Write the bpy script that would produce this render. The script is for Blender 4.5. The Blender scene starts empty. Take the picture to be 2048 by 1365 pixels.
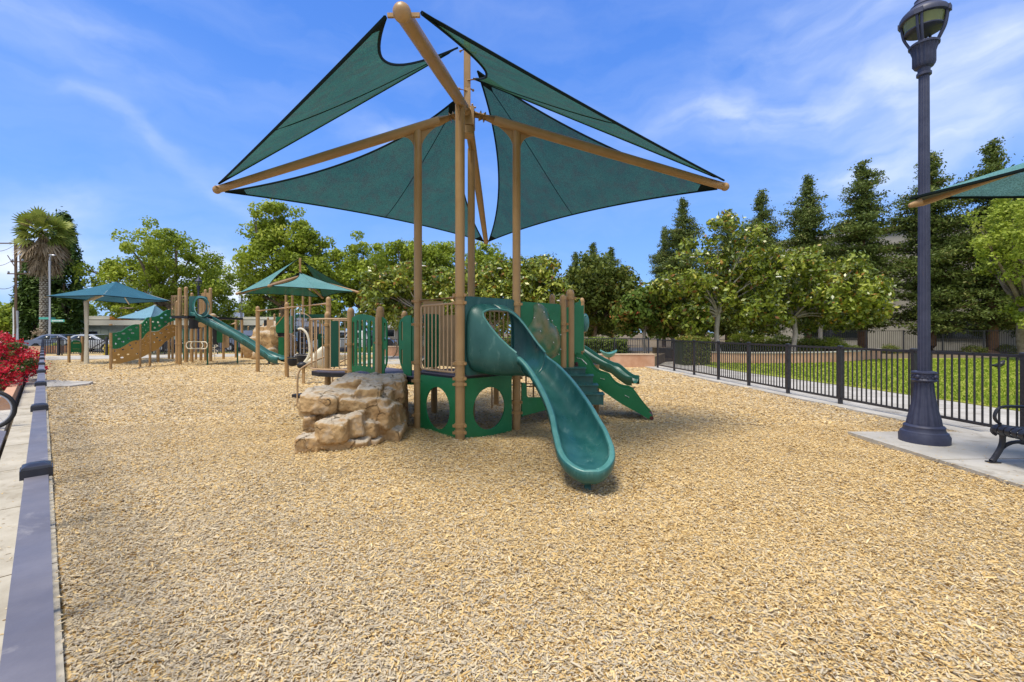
import bpy, math, random
import numpy as np
from mathutils import Vector, Matrix
from mathutils.geometry import tessellate_polygon
R = math.radians
PI = math.pi
random.seed(7)
rng = np.random.default_rng(11)
S = bpy.context.scene
C = S.collection

# ------------------------------------------------------------------ camera, sky, sun, exposure
EYE = 1.6
FPX = 878.0          # focal length in photograph pixels (2048 wide)
HOR = 664.0          # horizon row
cam_d = bpy.data.cameras.new('camera')
cam_d.sensor_width = 36
cam_d.lens = FPX/2048*36
cam_d.shift_y = -(682.5-HOR)/2048
cam_d.clip_start = 0.05
cam_d.clip_end = 1500
cam = bpy.data.objects.new('camera', cam_d)
C.objects.link(cam)
cam.location = (0, 0, EYE)
cam.rotation_euler = (R(90), 0, 0)
S.camera = cam

SUN_EL, SUN_AZ = 70.0, 222.0     # azimuth clockwise from +Y
sun_dir = Vector((math.sin(R(SUN_AZ))*math.cos(R(SUN_EL)), math.cos(R(SUN_AZ))*math.cos(R(SUN_EL)), math.sin(R(SUN_EL))))
sl = bpy.data.lights.new('sun', 'SUN')
sl.energy = 3.7
sl.angle = R(20)
sl.color = (1.0, 0.93, 0.80)
so = bpy.data.objects.new('sun', sl)
C.objects.link(so)
so.rotation_euler = sun_dir.to_track_quat('Z', 'Y').to_euler()

W = bpy.data.worlds.new('World')
S.world = W
W.use_nodes = True
def build_world():
    nt = W.node_tree
    nt.nodes.clear()
    N = nt.nodes.new
    L = nt.links.new
    out = N('ShaderNodeOutputWorld')
    bg = N('ShaderNodeBackground')
    L(bg.outputs[0], out.inputs[0])
    sky = N('ShaderNodeTexSky')
    sky.sky_type = 'NISHITA'
    sky.sun_disc = False
    sky.sun_elevation = R(SUN_EL)
    sky.sun_rotation = R(SUN_AZ)
    sky.altitude = 50
    sky.air_density = 1.0
    sky.dust_density = 0.6
    sky.ozone_density = 2.5
    bg.inputs[1].default_value = 0.15
    tc = N('ShaderNodeTexCoord')
    sep = N('ShaderNodeSeparateXYZ')
    L(tc.outputs['Generated'], sep.inputs[0])
    def M(op, a, b=None, c=None, clamp=False):
        n = N('ShaderNodeMath'); n.operation = op; n.use_clamp = clamp
        for i, v in enumerate((a, b, c)):
            if v is None: continue
            if isinstance(v, (int, float)): n.inputs[i].default_value = v
            else: L(v, n.inputs[i])
        return n.outputs[0]
    x, y, z = sep.outputs[0], sep.outputs[1], sep.outputs[2]
    az = M('ARCTAN2', x, y)                       # azimuth, 0 along +Y, + to the right
    el = M('ARCSINE', z)
    # warp
    comb = N('ShaderNodeCombineXYZ')
    L(az, comb.inputs[0]); L(el, comb.inputs[1])
    nz = N('ShaderNodeTexNoise'); nz.inputs['Scale'].default_value = 3.2; nz.inputs['Detail'].default_value = 6
    L(comb.outputs[0], nz.inputs['Vector'])
    sepn = N('ShaderNodeSeparateColor'); L(nz.outputs['Color'], sepn.inputs[0])
    waz = M('ADD', az, M('MULTIPLY', M('SUBTRACT', sepn.outputs[0], 0.5), 0.42))
    wel = M('ADD', el, M('MULTIPLY', M('SUBTRACT', sepn.outputs[1], 0.5), 0.20))
    # streak noise: stretched along azimuth
    mp = N('ShaderNodeMapping')
    mp.inputs['Scale'].default_value = (2.2, 7.0, 1.0)
    mp.inputs['Rotation'].default_value = (0, 0, R(-10))
    comb2 = N('ShaderNodeCombineXYZ'); L(waz, comb2.inputs[0]); L(wel, comb2.inputs[1])
    L(comb2.outputs[0], mp.inputs['Vector'])
    n2 = N('ShaderNodeTexNoise'); n2.inputs['Scale'].default_value = 1.3; n2.inputs['Detail'].default_value = 7; n2.inputs['Roughness'].default_value = 0.56
    L(mp.outputs[0], n2.inputs['Vector'])
    streak = N('ShaderNodeMapRange'); streak.inputs[1].default_value = 0.42; streak.inputs[2].default_value = 0.80
    L(n2.outputs['Fac'], streak.inputs[0])
    def blob(a0, e0, ra, re, rot, amp):
        # a soft elongated cloud at a sky direction
        da = M('SUBTRACT', waz, R(a0)); de = M('SUBTRACT', wel, R(e0))
        c, s = math.cos(R(rot)), math.sin(R(rot))
        u = M('ADD', M('MULTIPLY', da, c/R(ra)), M('MULTIPLY', de, s/R(ra)))
        v = M('ADD', M('MULTIPLY', da, -s/R(re)), M('MULTIPLY', de, c/R(re)))
        d = M('ADD', M('MULTIPLY', u, u), M('MULTIPLY', v, v))
        return M('MULTIPLY', M('EXPONENT', M('MULTIPLY', d, -1.0)), amp)
    blobs = [(26, 23.5, 9, 1.7, -4, .85), (35, 22.5, 9, 1.5, 6, .6), (47, 22.5, 9, 3.4, 8, 1.15), (43, 29, 12, 3.6, 25, .55), (42, 16.5, 9, 2.3, 4, 1.3), (30, 27, 14, 4, 10, .25),
             (-44, 19.5, 8, .8, -16, .40), (-33, 14.5, 9, 1.1, -22, .28), (-45, 25, 10, 2.4, -4, .45), (-18, 22.5, 6, 1.5, 4, .45),
             (-48, 8, 7, 3.0, 0, 1.5), (-31, 5, 6, 3.0, 0, 2.6), (-48, 12, 6, 2.0, 0, .6), (5, 27, 9, 1.0, -8, .15), (43, 38, 14, 4, 25, .4)]
    tot = None
    for b in blobs:
        o = blob(*b)
        tot = o if tot is None else M('ADD', tot, o)
    fine = N('ShaderNodeTexNoise'); fine.inputs['Scale'].default_value = 2.6; fine.inputs['Detail'].default_value = 8; fine.inputs['Roughness'].default_value = 0.5
    L(mp.outputs[0], fine.inputs['Vector'])
    mod = N('ShaderNodeMapRange'); mod.inputs[1].default_value = .30; mod.inputs[2].default_value = .72; mod.inputs[3].default_value = .25; mod.inputs[4].default_value = 1.1
    L(fine.outputs['Fac'], mod.inputs[0])
    back = N('ShaderNodeMapRange'); back.inputs[1].default_value = .15; back.inputs[2].default_value = -.35; back.inputs[3].default_value = 0; back.inputs[4].default_value = .85
    L(y, back.inputs[0])      # added unseen cloud behind the camera that brightens and whitens the fill light
    fac = M('ADD', M('ADD', M('MULTIPLY', M('MULTIPLY', tot, mod.outputs[0]), .60), M('MULTIPLY', streak.outputs[0], 0.15)), back.outputs[0], clamp=True)
    # general whitening towards the horizon is the sky's own haze
    up = M('MAXIMUM', z, 0.0)
    hz = M('POWER', M('SUBTRACT', 1.0, up), 7.0)
    tint = N('ShaderNodeMix'); tint.data_type = 'RGBA'; tint.blend_type = 'MULTIPLY'; tint.inputs[0].default_value = 1.0
    L(sky.outputs[0], tint.inputs[6]); tint.inputs[7].default_value = SKY_TINT
    m0 = N('ShaderNodeMix'); m0.data_type = 'RGBA'
    ramp = N('ShaderNodeValToRGB')
    st = [(0.0, (.300, .50, .90)), (.09, (.265, .48, .93)), (.25, (.19, .40, .93)), (.45, (.115, .30, .87)), (.62, (.085, .245, .80)), (1.0, (.07, .18, .62))]
    ramp.color_ramp.elements.remove(ramp.color_ramp.elements[0])
    ramp.color_ramp.elements[0].position = 0; ramp.color_ramp.elements[0].color = (*st[0][1], 1)
    for p_, c_ in st[1:]:
        e_ = ramp.color_ramp.elements.new(p_); e_.color = (*c_, 1)
    L(up, ramp.inputs[0])
    sc_ = N('ShaderNodeVectorMath'); sc_.operation = 'SCALE'; sc_.inputs['Scale'].default_value = 5.7
    L(ramp.outputs[0], sc_.inputs[0])
    m0.inputs[0].default_value = .8
    L(tint.outputs[2], m0.inputs[6]); L(sc_.outputs[0], m0.inputs[7])
    m1 = N('ShaderNodeMix'); m1.data_type = 'RGBA'
    L(fac, m1.inputs[0]); L(m0.outputs[2], m1.inputs[6]); m1.inputs[7].default_value = SKY_CLOUD
    L(m1.outputs[2], bg.inputs[0])
SKY_TINT = (0.62, 1.0, 1.5, 1)
SKY_HOR = (3.4, 4.7, 6.4, 1)
SKY_CLOUD = (4.9, 5.4, 6.3, 1)
build_world()
S.view_settings.view_transform = 'Standard'
S.view_settings.look = 'None'
S.view_settings.exposure = 0.33
S.view_settings.gamma = 1
S.view_settings.use_curve_mapping = False
S.cycles.max_bounces = 8
S.cycles.transparent_max_bounces = 12

# ------------------------------------------------------------------ helpers
def at(px, py, Y):
    return Vector(((px-1024)/FPX*Y, Y, EYE+(HOR-py)/FPX*Y))
def gd(px, py, z=0.0):
    return at(px, py, (EYE-z)*FPX/(py-HOR))

def tag(o, label=None, cat=None, group=None, kind=None):
    if label: o['label'] = label
    if cat: o['category'] = cat
    if group: o['group'] = group
    if kind: o['kind'] = kind
    return o
def thing(name, label, cat, loc=(0, 0, 0), rz=0, group=None):
    o = bpy.data.objects.new(name, None)
    C.objects.link(o)
    o.location = loc
    o.rotation_euler = (0, 0, rz)
    o.empty_display_size = .1
    return tag(o, label, cat, group)
def root_loc(o):
    v = Vector((0, 0, 0))
    while o is not None:
        v += o.location
        o = o.parent
    return v
def copy_tree(o, parent=None):
    c = o.copy(); C.objects.link(c)
    if parent: c.parent = parent
    for ch in [x for x in bpy.data.objects if x.parent == o]:
        copy_tree(ch, c)
    return c
def dup(o, loc, rz=0, sc=(1, 1, 1), label=None):
    c = copy_tree(o)
    c.location = loc; c.rotation_euler = (0, 0, rz); c.scale = sc
    if label: c['label'] = label
    return c

def frame(d, up=Vector((0, 0, 1))):
    d = d.normalized()
    if abs(d.dot(up)) > .999: up = Vector((0, 1, 0))
    a = d.cross(up).normalized()
    b = a.cross(d).normalized()
    return a, b

class MB:
    def __init__(s):
        s.v = []; s.f = []; s.m = []
    def add(s, vs, fs, m=0):
        o = len(s.v)
        s.v += [tuple(p) for p in vs]
        s.f += [tuple(i+o for i in f) for f in fs]
        s.m += [m]*len(fs)
        return s
    def box(s, c, d, rz=0, m=0, tilt=None):
        c = Vector(c); hx, hy, hz = d[0]/2, d[1]/2, d[2]/2
        mt = Matrix.Rotation(rz, 3, 'Z')
        if tilt is not None: mt = mt @ tilt
        vs = [c + mt @ Vector((x*hx, y*hy, z*hz)) for z in (-1, 1) for y in (-1, 1) for x in (-1, 1)]
        return s.add(vs, [(0, 2, 3, 1), (4, 5, 7, 6), (0, 1, 5, 4), (2, 6, 7, 3), (0, 4, 6, 2), (1, 3, 7, 5)], m)
    def bar(s, a, b, w, h, m=0):
        a = Vector(a); b = Vector(b)
        p, q = frame(b-a)
        vs = [e + p*x*w/2 + q*y*h/2 for e in (a, b) for (x, y) in ((-1, -1), (1, -1), (1, 1), (-1, 1))]
        return s.add(vs, [(3, 2, 1, 0), (4, 5, 6, 7), (0, 1, 5, 4), (1, 2, 6, 5), (2, 3, 7, 6), (3, 0, 4, 7)], m)
    def tube(s, pts, r, n=10, m=0, cap=True, closed=False):
        pts = [Vector(p) for p in pts]
        k = len(pts)
        rs = r if isinstance(r, (list, tuple)) else [r]*k
        vs = []; fs = []
        pa = None
        for i, p in enumerate(pts):
            if closed: d = pts[(i+1) % k]-pts[i-1]
            else: d = pts[min(i+1, k-1)]-pts[max(i-1, 0)]
            if d.length < 1e-6: d = Vector((0, 0, 1))
            d.normalize()
            if pa is None: a, b = frame(d)
            else:
                a = (pa - d*pa.dot(d))
                a = a.normalized() if a.length > 1e-5 else frame(d)[0]
                b = d.cross(a)
            pa = a
            for j in range(n):
                t = 2*PI*j/n
                vs.append(p + (a*math.cos(t)+b*math.sin(t))*rs[i])
        for i in range(k if closed else k-1):
            i2 = (i+1) % k
            for j in range(n):
                fs.append((i*n+j, i*n+(j+1) % n, i2*n+(j+1) % n, i2*n+j))
        if cap and not closed:
            fs.append(tuple(range(n))[::-1]); fs.append(tuple((k-1)*n+j for j in range(n)))
        return s.add(vs, fs, m)
    def lathe(s, prof, c=(0, 0, 0), n=20, m=0, flute=0.0, nf=16):
        c = Vector(c); vs = []; fs = []
        for (r, z) in prof:
            for j in range(n):
                t = 2*PI*j/n
                rr = r*(1-flute*(0.5+0.5*math.cos(t*nf))) if flute else r
                vs.append(c+Vector((rr*math.cos(t), rr*math.sin(t), z)))
        k = len(prof)
        for i in range(k-1):
            for j in range(n):
                fs.append((i*n+j, i*n+(j+1) % n, (i+1)*n+(j+1) % n, (i+1)*n+j))
        fs.append(tuple(range(n))[::-1]); fs.append(tuple((k-1)*n+j for j in range(n)))
        return s.add(vs, fs, m)
    def ball(s, c, r, n=10, k=7, sc=(1, 1, 1), m=0):
        c = Vector(c); vs = []; fs = []
        for i in range(k+1):
            ph = PI*i/k
            for j in range(n):
                t = 2*PI*j/n
                vs.append(c+Vector((math.sin(ph)*math.cos(t)*r*sc[0], math.sin(ph)*math.sin(t)*r*sc[1], math.cos(ph)*r*sc[2])))
        for i in range(k):
            for j in range(n):
                fs.append((i*n+j, (i+1)*n+j, (i+1)*n+(j+1) % n, i*n+(j+1) % n))
        return s.add(vs, fs, m)
    def prism(s, outer, holes, O, U, V, th, m=0):
        O = Vector(O); U = Vector(U).normalized(); V = Vector(V).normalized(); Nn = U.cross(V).normalized()
        loops = [outer]+list(holes)
        def area(l): return sum(l[i][0]*l[(i+1) % len(l)][1]-l[(i+1) % len(l)][0]*l[i][1] for i in range(len(l)))
        loops = [l if (area(l) > 0) == (i == 0) else l[::-1] for i, l in enumerate(loops)]
        tris = tessellate_polygon([[Vector((p[0], p[1], 0)) for p in l] for l in loops])
        flat = [p for l in loops for p in l]
        n = len(flat)
        vs = [O+U*p[0]+V*p[1]+Nn*th/2 for p in flat]+[O+U*p[0]+V*p[1]-Nn*th/2 for p in flat]
        fs = []
        for t in tris:
            a, b, c = t
            A, B, D = flat[a], flat[b], flat[c]
            ccw = (B[0]-A[0])*(D[1]-A[1])-(B[1]-A[1])*(D[0]-A[0]) > 0
            if not ccw: a, b, c = c, b, a
            fs.append((a, b, c)); fs.append((c+n, b+n, a+n))
        k = 0
        for l in loops:
            L_ = len(l)
            for i in range(L_):
                i2 = (i+1) % L_
                fs.append((k+i, k+i+n, k+i2+n, k+i2))
            k += L_
        return s.add(vs, fs, m)
    def slab(s, poly, z0, z1, m=0):
        return s.prism([(p[0], p[1]) for p in poly], [], (0, 0, (z0+z1)/2), (1, 0, 0), (0, 1, 0), abs(z1-z0), m)
    def build(s, name, mat, parent=None, smooth=True, ang=35, local=False):
        me = bpy.data.meshes.new(name)
        off = Vector((0, 0, 0)) if (parent is None or local) else root_loc(parent)
        if off.length > 0:
            vs = [(p[0]-off.x, p[1]-off.y, p[2]-off.z) for p in s.v]
        else: vs = s.v
        me.from_pydata(vs, [], s.f)
        mats = mat if isinstance(mat, (list, tuple)) else [mat]
        for mm in mats: me.materials.append(mm)
        if len(mats) > 1: me.polygons.foreach_set('material_index', s.m)
        if smooth:
            me.polygons.foreach_set('use_smooth', [True]*len(me.polygons))
            me.set_sharp_from_angle(angle=R(ang))
        me.update()
        o = bpy.data.objects.new(name, me)
        C.objects.link(o)
        if parent is not None: o.parent = parent
        return o
def circle(cx, cy, rx, ry=None, n=28):
    ry = ry or rx
    return [(cx+rx*math.cos(2*PI*i/n), cy+ry*math.sin(2*PI*i/n)) for i in range(n)]
def rrect(x0, y0, x1, y1, r, n=4):
    o = []
    for (cx, cy, a) in ((x1-r, y1-r, 0), (x0+r, y1-r, 90), (x0+r, y0+r, 180), (x1-r, y0+r, 270)):
        for i in range(n+1):
            t = R(a+90*i/n); o.append((cx+r*math.cos(t), cy+r*math.sin(t)))
    return o
def bez(pts, n=8):
    """Catmull-Rom through points"""
    P = [Vector(p) for p in pts]; out = []
    for i in range(len(P)-1):
        p0 = P[max(i-1, 0)]; p1 = P[i]; p2 = P[i+1]; p3 = P[min(i+2, len(P)-1)]
        for k in range(n):
            t = k/n
            out.append(0.5*((2*p1)+(-p0+p2)*t+(2*p0-5*p1+4*p2-p3)*t*t+(-p0+3*p1-3*p2+p3)*t**3))
    out.append(P[-1]); return out
class Plane:
    """vertical plane through two ground points; reads photo pixels as (u, z) on it"""
    def __init__(s, A, B):
        s.A = Vector((A[0], A[1], 0)); d = Vector((B[0]-A[0], B[1]-A[1], 0)); s.L = d.length; s.U = d.normalized()
    def uv(s, px, py):
        dx = (px-1024)/FPX
        # A + u U = t (dx,1)
        a, b, c, d = s.U.x, -dx, s.U.y, -1.0
        det = a*d-b*c
        u = (-s.A.x*d + b*s.A.y)/det
        t = (a*(-s.A.y) + s.A.x*c)/det
        return (u, EYE+(HOR-py)/FPX*t)
    def poly(s, pts): return [s.uv(*p) for p in pts]
    def P(s, u, z, n=0.0):
        Nn = s.U.cross(Vector((0, 0, 1)))
        return s.A+s.U*u+Vector((0, 0, z))+Nn*n
def smooth_poly(pts, n=5):
    P = pts; k = len(P); out = []
    for i in range(k):
        p0, p1, p2, p3 = [Vector((q[0], q[1])) for q in (P[i-1], P[i], P[(i+1) % k], P[(i+2) % k])]
        for j in range(n):
            t = j/n
            q = 0.5*((2*p1)+(-p0+p2)*t+(2*p0-5*p1+4*p2-p3)*t*t+(-p0+3*p1-3*p2+p3)*t**3)
            out.append((q.x, q.y))
    return out

# ------------------------------------------------------------------ materials
def mat(name, col, rough=.6, spec=.3, noise=None, bump=None, col2=None, nscale=8, transl=0, metal=0, ramp=None, attr=None, coord='Object', detail=5, nvec=None, rvar=0, porous=0, wear=None):
    m = bpy.data.materials.new(name); m.use_nodes = True
    nt = m.node_tree; N = nt.nodes.new; L = nt.links.new
    b = nt.nodes['Principled BSDF']; out = nt.nodes['Material Output']
    b.inputs['Roughness'].default_value = rough
    b.inputs['Specular IOR Level'].default_value = spec
    b.inputs['Metallic'].default_value = metal
    b.inputs['Base Color'].default_value = (*col, 1)
    tc = N('ShaderNodeTexCoord')
    vec = tc.outputs[coord]
    if nvec:
        mp = N('ShaderNodeMapping'); mp.inputs['Scale'].default_value = nvec
        L(vec, mp.inputs[0]); vec = mp.outputs[0]
    colout = None
    if attr:
        at_ = N('ShaderNodeAttribute'); at_.attribute_name = attr
        rp = N('ShaderNodeValToRGB'); rp.color_ramp.elements.remove(rp.color_ramp.elements[0])
        st = ramp
        rp.color_ramp.elements[0].position = st[0][0]; rp.color_ramp.elements[0].color = (*st[0][1], 1)
        for p, c in st[1:]:
            e = rp.color_ramp.elements.new(p); e.color = (*c, 1)
        L(at_.outputs['Fac'], rp.inputs[0]); colout = rp.outputs[0]
    elif col2 is not None:
        nz = N('ShaderNodeTexNoise'); nz.inputs['Scale'].default_value = nscale; nz.inputs['Detail'].default_value = detail; nz.inputs['Roughness'].default_value = .62
        L(vec, nz.inputs['Vector'])
        rp = N('ShaderNodeValToRGB')
        rp.color_ramp.elements[0].position = .36; rp.color_ramp.elements[0].color = (*col, 1)
        rp.color_ramp.elements[1].position = .66; rp.color_ramp.elements[1].color = (*col2, 1)
        L(nz.outputs['Fac'], rp.inputs[0]); colout = rp.outputs[0]
    if wear:
        wc, wlo, whi, wsc, wv = wear
        mw = N('ShaderNodeMapping'); mw.inputs['Scale'].default_value = wv; mw.inputs['Rotation'].default_value = (.3, .2, .5); L(tc.outputs[coord], mw.inputs[0])
        nw = N('ShaderNodeTexNoise'); nw.inputs['Scale'].default_value = wsc; nw.inputs['Detail'].default_value = 10; nw.inputs['Roughness'].default_value = .72; nw.inputs['Distortion'].default_value = .6
        L(mw.outputs[0], nw.inputs['Vector'])
        rw_ = N('ShaderNodeMapRange'); rw_.inputs[1].default_value = wlo; rw_.inputs[2].default_value = whi; rw_.inputs[4].default_value = .75; L(nw.outputs['Fac'], rw_.inputs[0])
        xw = N('ShaderNodeMix'); xw.data_type = 'RGBA'; L(rw_.outputs[0], xw.inputs[0]); xw.inputs[7].default_value = (*wc, 1)
        if colout: L(colout, xw.inputs[6])
        else: xw.inputs[6].default_value = (*col, 1)
        colout = xw.outputs[2]
    if colout: L(colout, b.inputs['Base Color'])
    if rvar:
        nr = N('ShaderNodeTexNoise'); nr.inputs['Scale'].default_value = 6; nr.inputs['Detail'].default_value = 6
        L(vec, nr.inputs['Vector'])
        mr = N('ShaderNodeMapRange'); mr.inputs[1].default_value = .3; mr.inputs[2].default_value = .7
        mr.inputs[3].default_value = max(rough-rvar, .05); mr.inputs[4].default_value = rough+rvar
        L(nr.outputs['Fac'], mr.inputs[0]); L(mr.outputs[0], b.inputs['Roughness'])
    if bump:
        sc, st, ds = bump
        nb = N('ShaderNodeTexNoise'); nb.inputs['Scale'].default_value = sc; nb.inputs['Detail'].default_value = 6
        L(vec, nb.inputs['Vector'])
        bp = N('ShaderNodeBump'); bp.inputs['Strength'].default_value = st; bp.inputs['Distance'].default_value = ds
        L(nb.outputs['Fac'], bp.inputs['Height']); L(bp.outputs[0], b.inputs['Normal'])
    last = b.outputs[0]
    if transl:
        t = N('ShaderNodeBsdfTranslucent'); mx = N('ShaderNodeMixShader'); mx.inputs[0].default_value = transl
        if colout: L(colout, t.inputs[0])
        else: t.inputs[0].default_value = (*col, 1)
        L(last, mx.inputs[1]); L(t.outputs[0], mx.inputs[2]); last = mx.outputs[0]
    if porous:
        tr = N('ShaderNodeBsdfTransparent'); mx = N('ShaderNodeMixShader'); mx.inputs[0].default_value = porous
        L(last, mx.inputs[1]); L(tr.outputs[0], mx.inputs[2]); last = mx.outputs[0]
    L(last, out.inputs[0])
    return m
M = {}
M['tan'] = mat('tan_paint', (.33, .195, .076), .42, .4, col2=(.38, .235, .10), nscale=3, bump=(260, .12, .002), rvar=.08, wear=((.27, .19, .12), .58, .72, 5, (1, 1, .35)))
M['tan2'] = mat('tan_paint_pale', (.42, .275, .145), .45, .4, col2=(.47, .32, .18), nscale=5)
M['green'] = mat('green_plastic', (.010, .145, .048), .42, .4, col2=(.016, .18, .064), nscale=2.5, bump=(180, .06, .002), rvar=.1, wear=((.10, .27, .16), .60, .74, 6, (.5, 1, 1.6)))
M['green_d'] = mat('dark_green_plastic', (.008, .09, .05), .4, .4)
M['teal'] = mat('teal_plastic', (.012, .082, .074), .34, .45, col2=(.032, .125, .112), nscale=4.2, bump=(60, .05, .003), rvar=.09, nvec=(1, 1, .35), wear=((.13, .24, .21), .56, .74, 7, (1.3, .6, .4)))
M['teal_rim'] = mat('teal_plastic_rim', (.055, .19, .17), .35, .5, col2=(.09, .25, .225), nscale=6)
M['teal_d'] = mat('teal_plastic_dark', (.006, .062, .045), .4, .35, col2=(.010, .08, .058), nscale=3)
M['deck'] = mat('deck_vinyl', (.085, .075, .10), .55, .3, col2=(.12, .105, .13), nscale=8)
M['black'] = mat('black_plastic', (.012, .012, .013), .5, .4)
M['fence'] = mat('fence_paint', (.016, .016, .022), .38, .5, col2=(.03, .03, .038), nscale=20, bump=(220, .1, .002), wear=((.10, .095, .09), .66, .74, 9, (1, 1, 1)))
M['rail'] = mat('rail_paint', (.115, .110, .132), .5, .4, col2=(.17, .16, .18), nscale=5, bump=(160, .15, .002), rvar=.1, wear=((.30, .28, .27), .58, .74, 6, (1, 1, 1)))
M['lamp'] = mat('lamp_paint', (.032, .036, .070), .5, .4, col2=(.05, .055, .095), nscale=9, bump=(90, .1, .002), wear=((.12, .09, .07), .64, .74, 7, (1, 1, .4)))
M['lamp_glass'] = mat('lamp_glass', (.42, .46, .20), .2, .5, transl=.6)
M['wood_post'] = M['tan']
M['conc'] = mat('concrete', (.36, .335, .29), .85, .2, col2=(.50, .47, .42), nscale=1.3, detail=9, bump=(60, .25, .004), wear=((.22, .19, .15), .54, .72, 2.3, (1, 1, 1)))
M['conc_old'] = mat('concrete_old', (.36, .32, .25), .88, .2, col2=(.50, .455, .37), nscale=2.2, detail=9, bump=(70, .3, .004), wear=((.24, .20, .14), .54, .70, 3.1, (1, 1, 1)))
M['terra'] = mat('planter_stucco', (.46, .25, .15), .85, .2, col2=(.60, .38, .26), nscale=1.6, bump=(40, .2, .004), detail=9)
M['terra_top'] = mat('planter_cap', (.52, .38, .25), .85, .2, col2=(.6, .46, .33), nscale=5)
M['asphalt'] = mat('asphalt', (.05, .05, .052), .9, .2, col2=(.075, .075, .078), nscale=3, bump=(120, .4, .006))
M['dirt'] = mat('dirt', (.13, .095, .06), .95, .1, col2=(.2, .16, .10), nscale=2, bump=(25, .5, .02))
M['lawn'] = mat('lawn', (.20, .27, .028), .9, .1, col2=(.33, .33, .06), nscale=.55, bump=(90, .8, .02), detail=10)
M['rock'] = mat('rock', (.40, .245, .10), .85, .2)
M['glass'] = mat('window_glass', (.015, .02, .022), .08, .6)
M['bark'] = mat('bark', (.16, .12, .085), .9, .1, col2=(.26, .21, .16), nscale=7, bump=(25, .6, .02))
M['bark_pale'] = mat('bark_pale', (.34, .30, .25), .9, .1, col2=(.48, .44, .38), nscale=4, bump=(25, .4, .02))
M['bark_red'] = mat('bark_red', (.17, .095, .055), .95, .1, col2=(.24, .14, .085), nscale=5, bump=(18, .8, .03))
M['bird'] = mat('feather', (.01, .01, .012), .5, .4)
M['white'] = mat('white_paint', (.75, .74, .70), .5, .3)
M['cream'] = mat('cream_paint', (.62, .56, .42), .5, .3, col2=(.70, .64, .50), nscale=4)
M['steel'] = mat('galvanised_steel', (.42, .43, .47), .4, .5, metal=.5)
M['pole_wood'] = mat('pole_wood', (.10, .065, .045), .9, .1, col2=(.17, .115, .08), nscale=6, nvec=(4, 4, .5))
def sail_mat(name, c1, c2, stain, tl=.45, por=.10):
    m = mat(name, c1, .8, .15, col2=c2, nscale=1.4, transl=tl, porous=por, detail=8)
    nt = m.node_tree; N = nt.nodes.new; L = nt.links.new
    # dirt streaks and specks of the cloth itself
    tc = N('ShaderNodeTexCoord'); mp = N('ShaderNodeMapping'); mp.inputs['Scale'].default_value = (5.0, 5.0, .5); mp.inputs['Rotation'].default_value = (R(20), R(35), 0)
    L(tc.outputs['Object'], mp.inputs[0])
    n = N('ShaderNodeTexNoise'); n.inputs['Scale'].default_value = 1.1; n.inputs['Detail'].default_value = 9; n.inputs['Roughness'].default_value = .7
    L(mp.outputs[0], n.inputs['Vector'])
    r = N('ShaderNodeMapRange'); r.inputs[1].default_value = .46; r.inputs[2].default_value = .64; L(n.outputs['Fac'], r.inputs[0])
    n3 = N('ShaderNodeTexNoise'); n3.inputs['Scale'].default_value = 14; n3.inputs['Detail'].default_value = 5; L(mp.outputs[0], n3.inputs['Vector'])
    r3 = N('ShaderNodeMapRange'); r3.inputs[1].default_value = .56; r3.inputs[2].default_value = .66; L(n3.outputs['Fac'], r3.inputs[0])
    mm = N('ShaderNodeMath'); mm.operation = 'MULTIPLY_ADD'; mm.use_clamp = True; L(r.outputs[0], mm.inputs[0]); mm.inputs[1].default_value = .5
    m4 = N('ShaderNodeMath'); m4.operation = 'MULTIPLY'; L(r3.outputs[0], m4.inputs[0]); m4.inputs[1].default_value = .45; L(m4.outputs[0], mm.inputs[2])
    mx = N('ShaderNodeMix'); mx.data_type = 'RGBA'; L(mm.outputs[0], mx.inputs[0])
    b = nt.nodes['Principled BSDF']
    src = b.inputs['Base Color'].links[0].from_socket
    L(src, mx.inputs[6]); mx.inputs[7].default_value = (*stain, 1)
    n5 = N('ShaderNodeTexNoise'); n5.inputs['Scale'].default_value = 70; n5.inputs['Detail'].default_value = 2; L(tc.outputs['Object'], n5.inputs['Vector'])
    r5 = N('ShaderNodeMapRange'); r5.inputs[1].default_value = .35; r5.inputs[2].default_value = .65; r5.inputs[3].default_value = .62; r5.inputs[4].default_value = 1.35; L(n5.outputs['Fac'], r5.inputs[0])
    sv = N('ShaderNodeVectorMath'); sv.operation = 'SCALE'; L(mx.outputs[2], sv.inputs[0]); L(r5.outputs[0], sv.inputs['Scale'])
    for nd in nt.nodes:
        if nd.type == 'BSDF_TRANSLUCENT': L(sv.outputs[0], nd.inputs[0])
    L(sv.outputs[0], b.inputs['Base Color'])
    w = N('ShaderNodeTexWave'); w.inputs['Scale'].default_value = 26; w.inputs['Distortion'].default_value = 1.5; L(mp.outputs[0], w.inputs['Vector'])
    bp = N('ShaderNodeBump'); bp.inputs['Strength'].default_value = .25; bp.inputs['Distance'].default_value = .004; L(w.outputs['Fac'], bp.inputs['Height']); L(bp.outputs[0], b.inputs['Normal'])
    return m
M['sail'] = sail_mat('shade_cloth', (.024, .096, .056), (.036, .128, .077), (.058, .053, .027), .44, .06)
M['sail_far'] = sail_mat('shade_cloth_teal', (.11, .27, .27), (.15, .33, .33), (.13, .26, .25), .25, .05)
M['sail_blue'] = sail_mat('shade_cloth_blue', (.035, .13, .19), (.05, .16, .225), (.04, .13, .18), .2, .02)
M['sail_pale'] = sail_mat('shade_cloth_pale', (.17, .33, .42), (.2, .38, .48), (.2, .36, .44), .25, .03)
M['hem'] = mat('hem_webbing', (.008, .016, .016), .8, .1)
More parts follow.
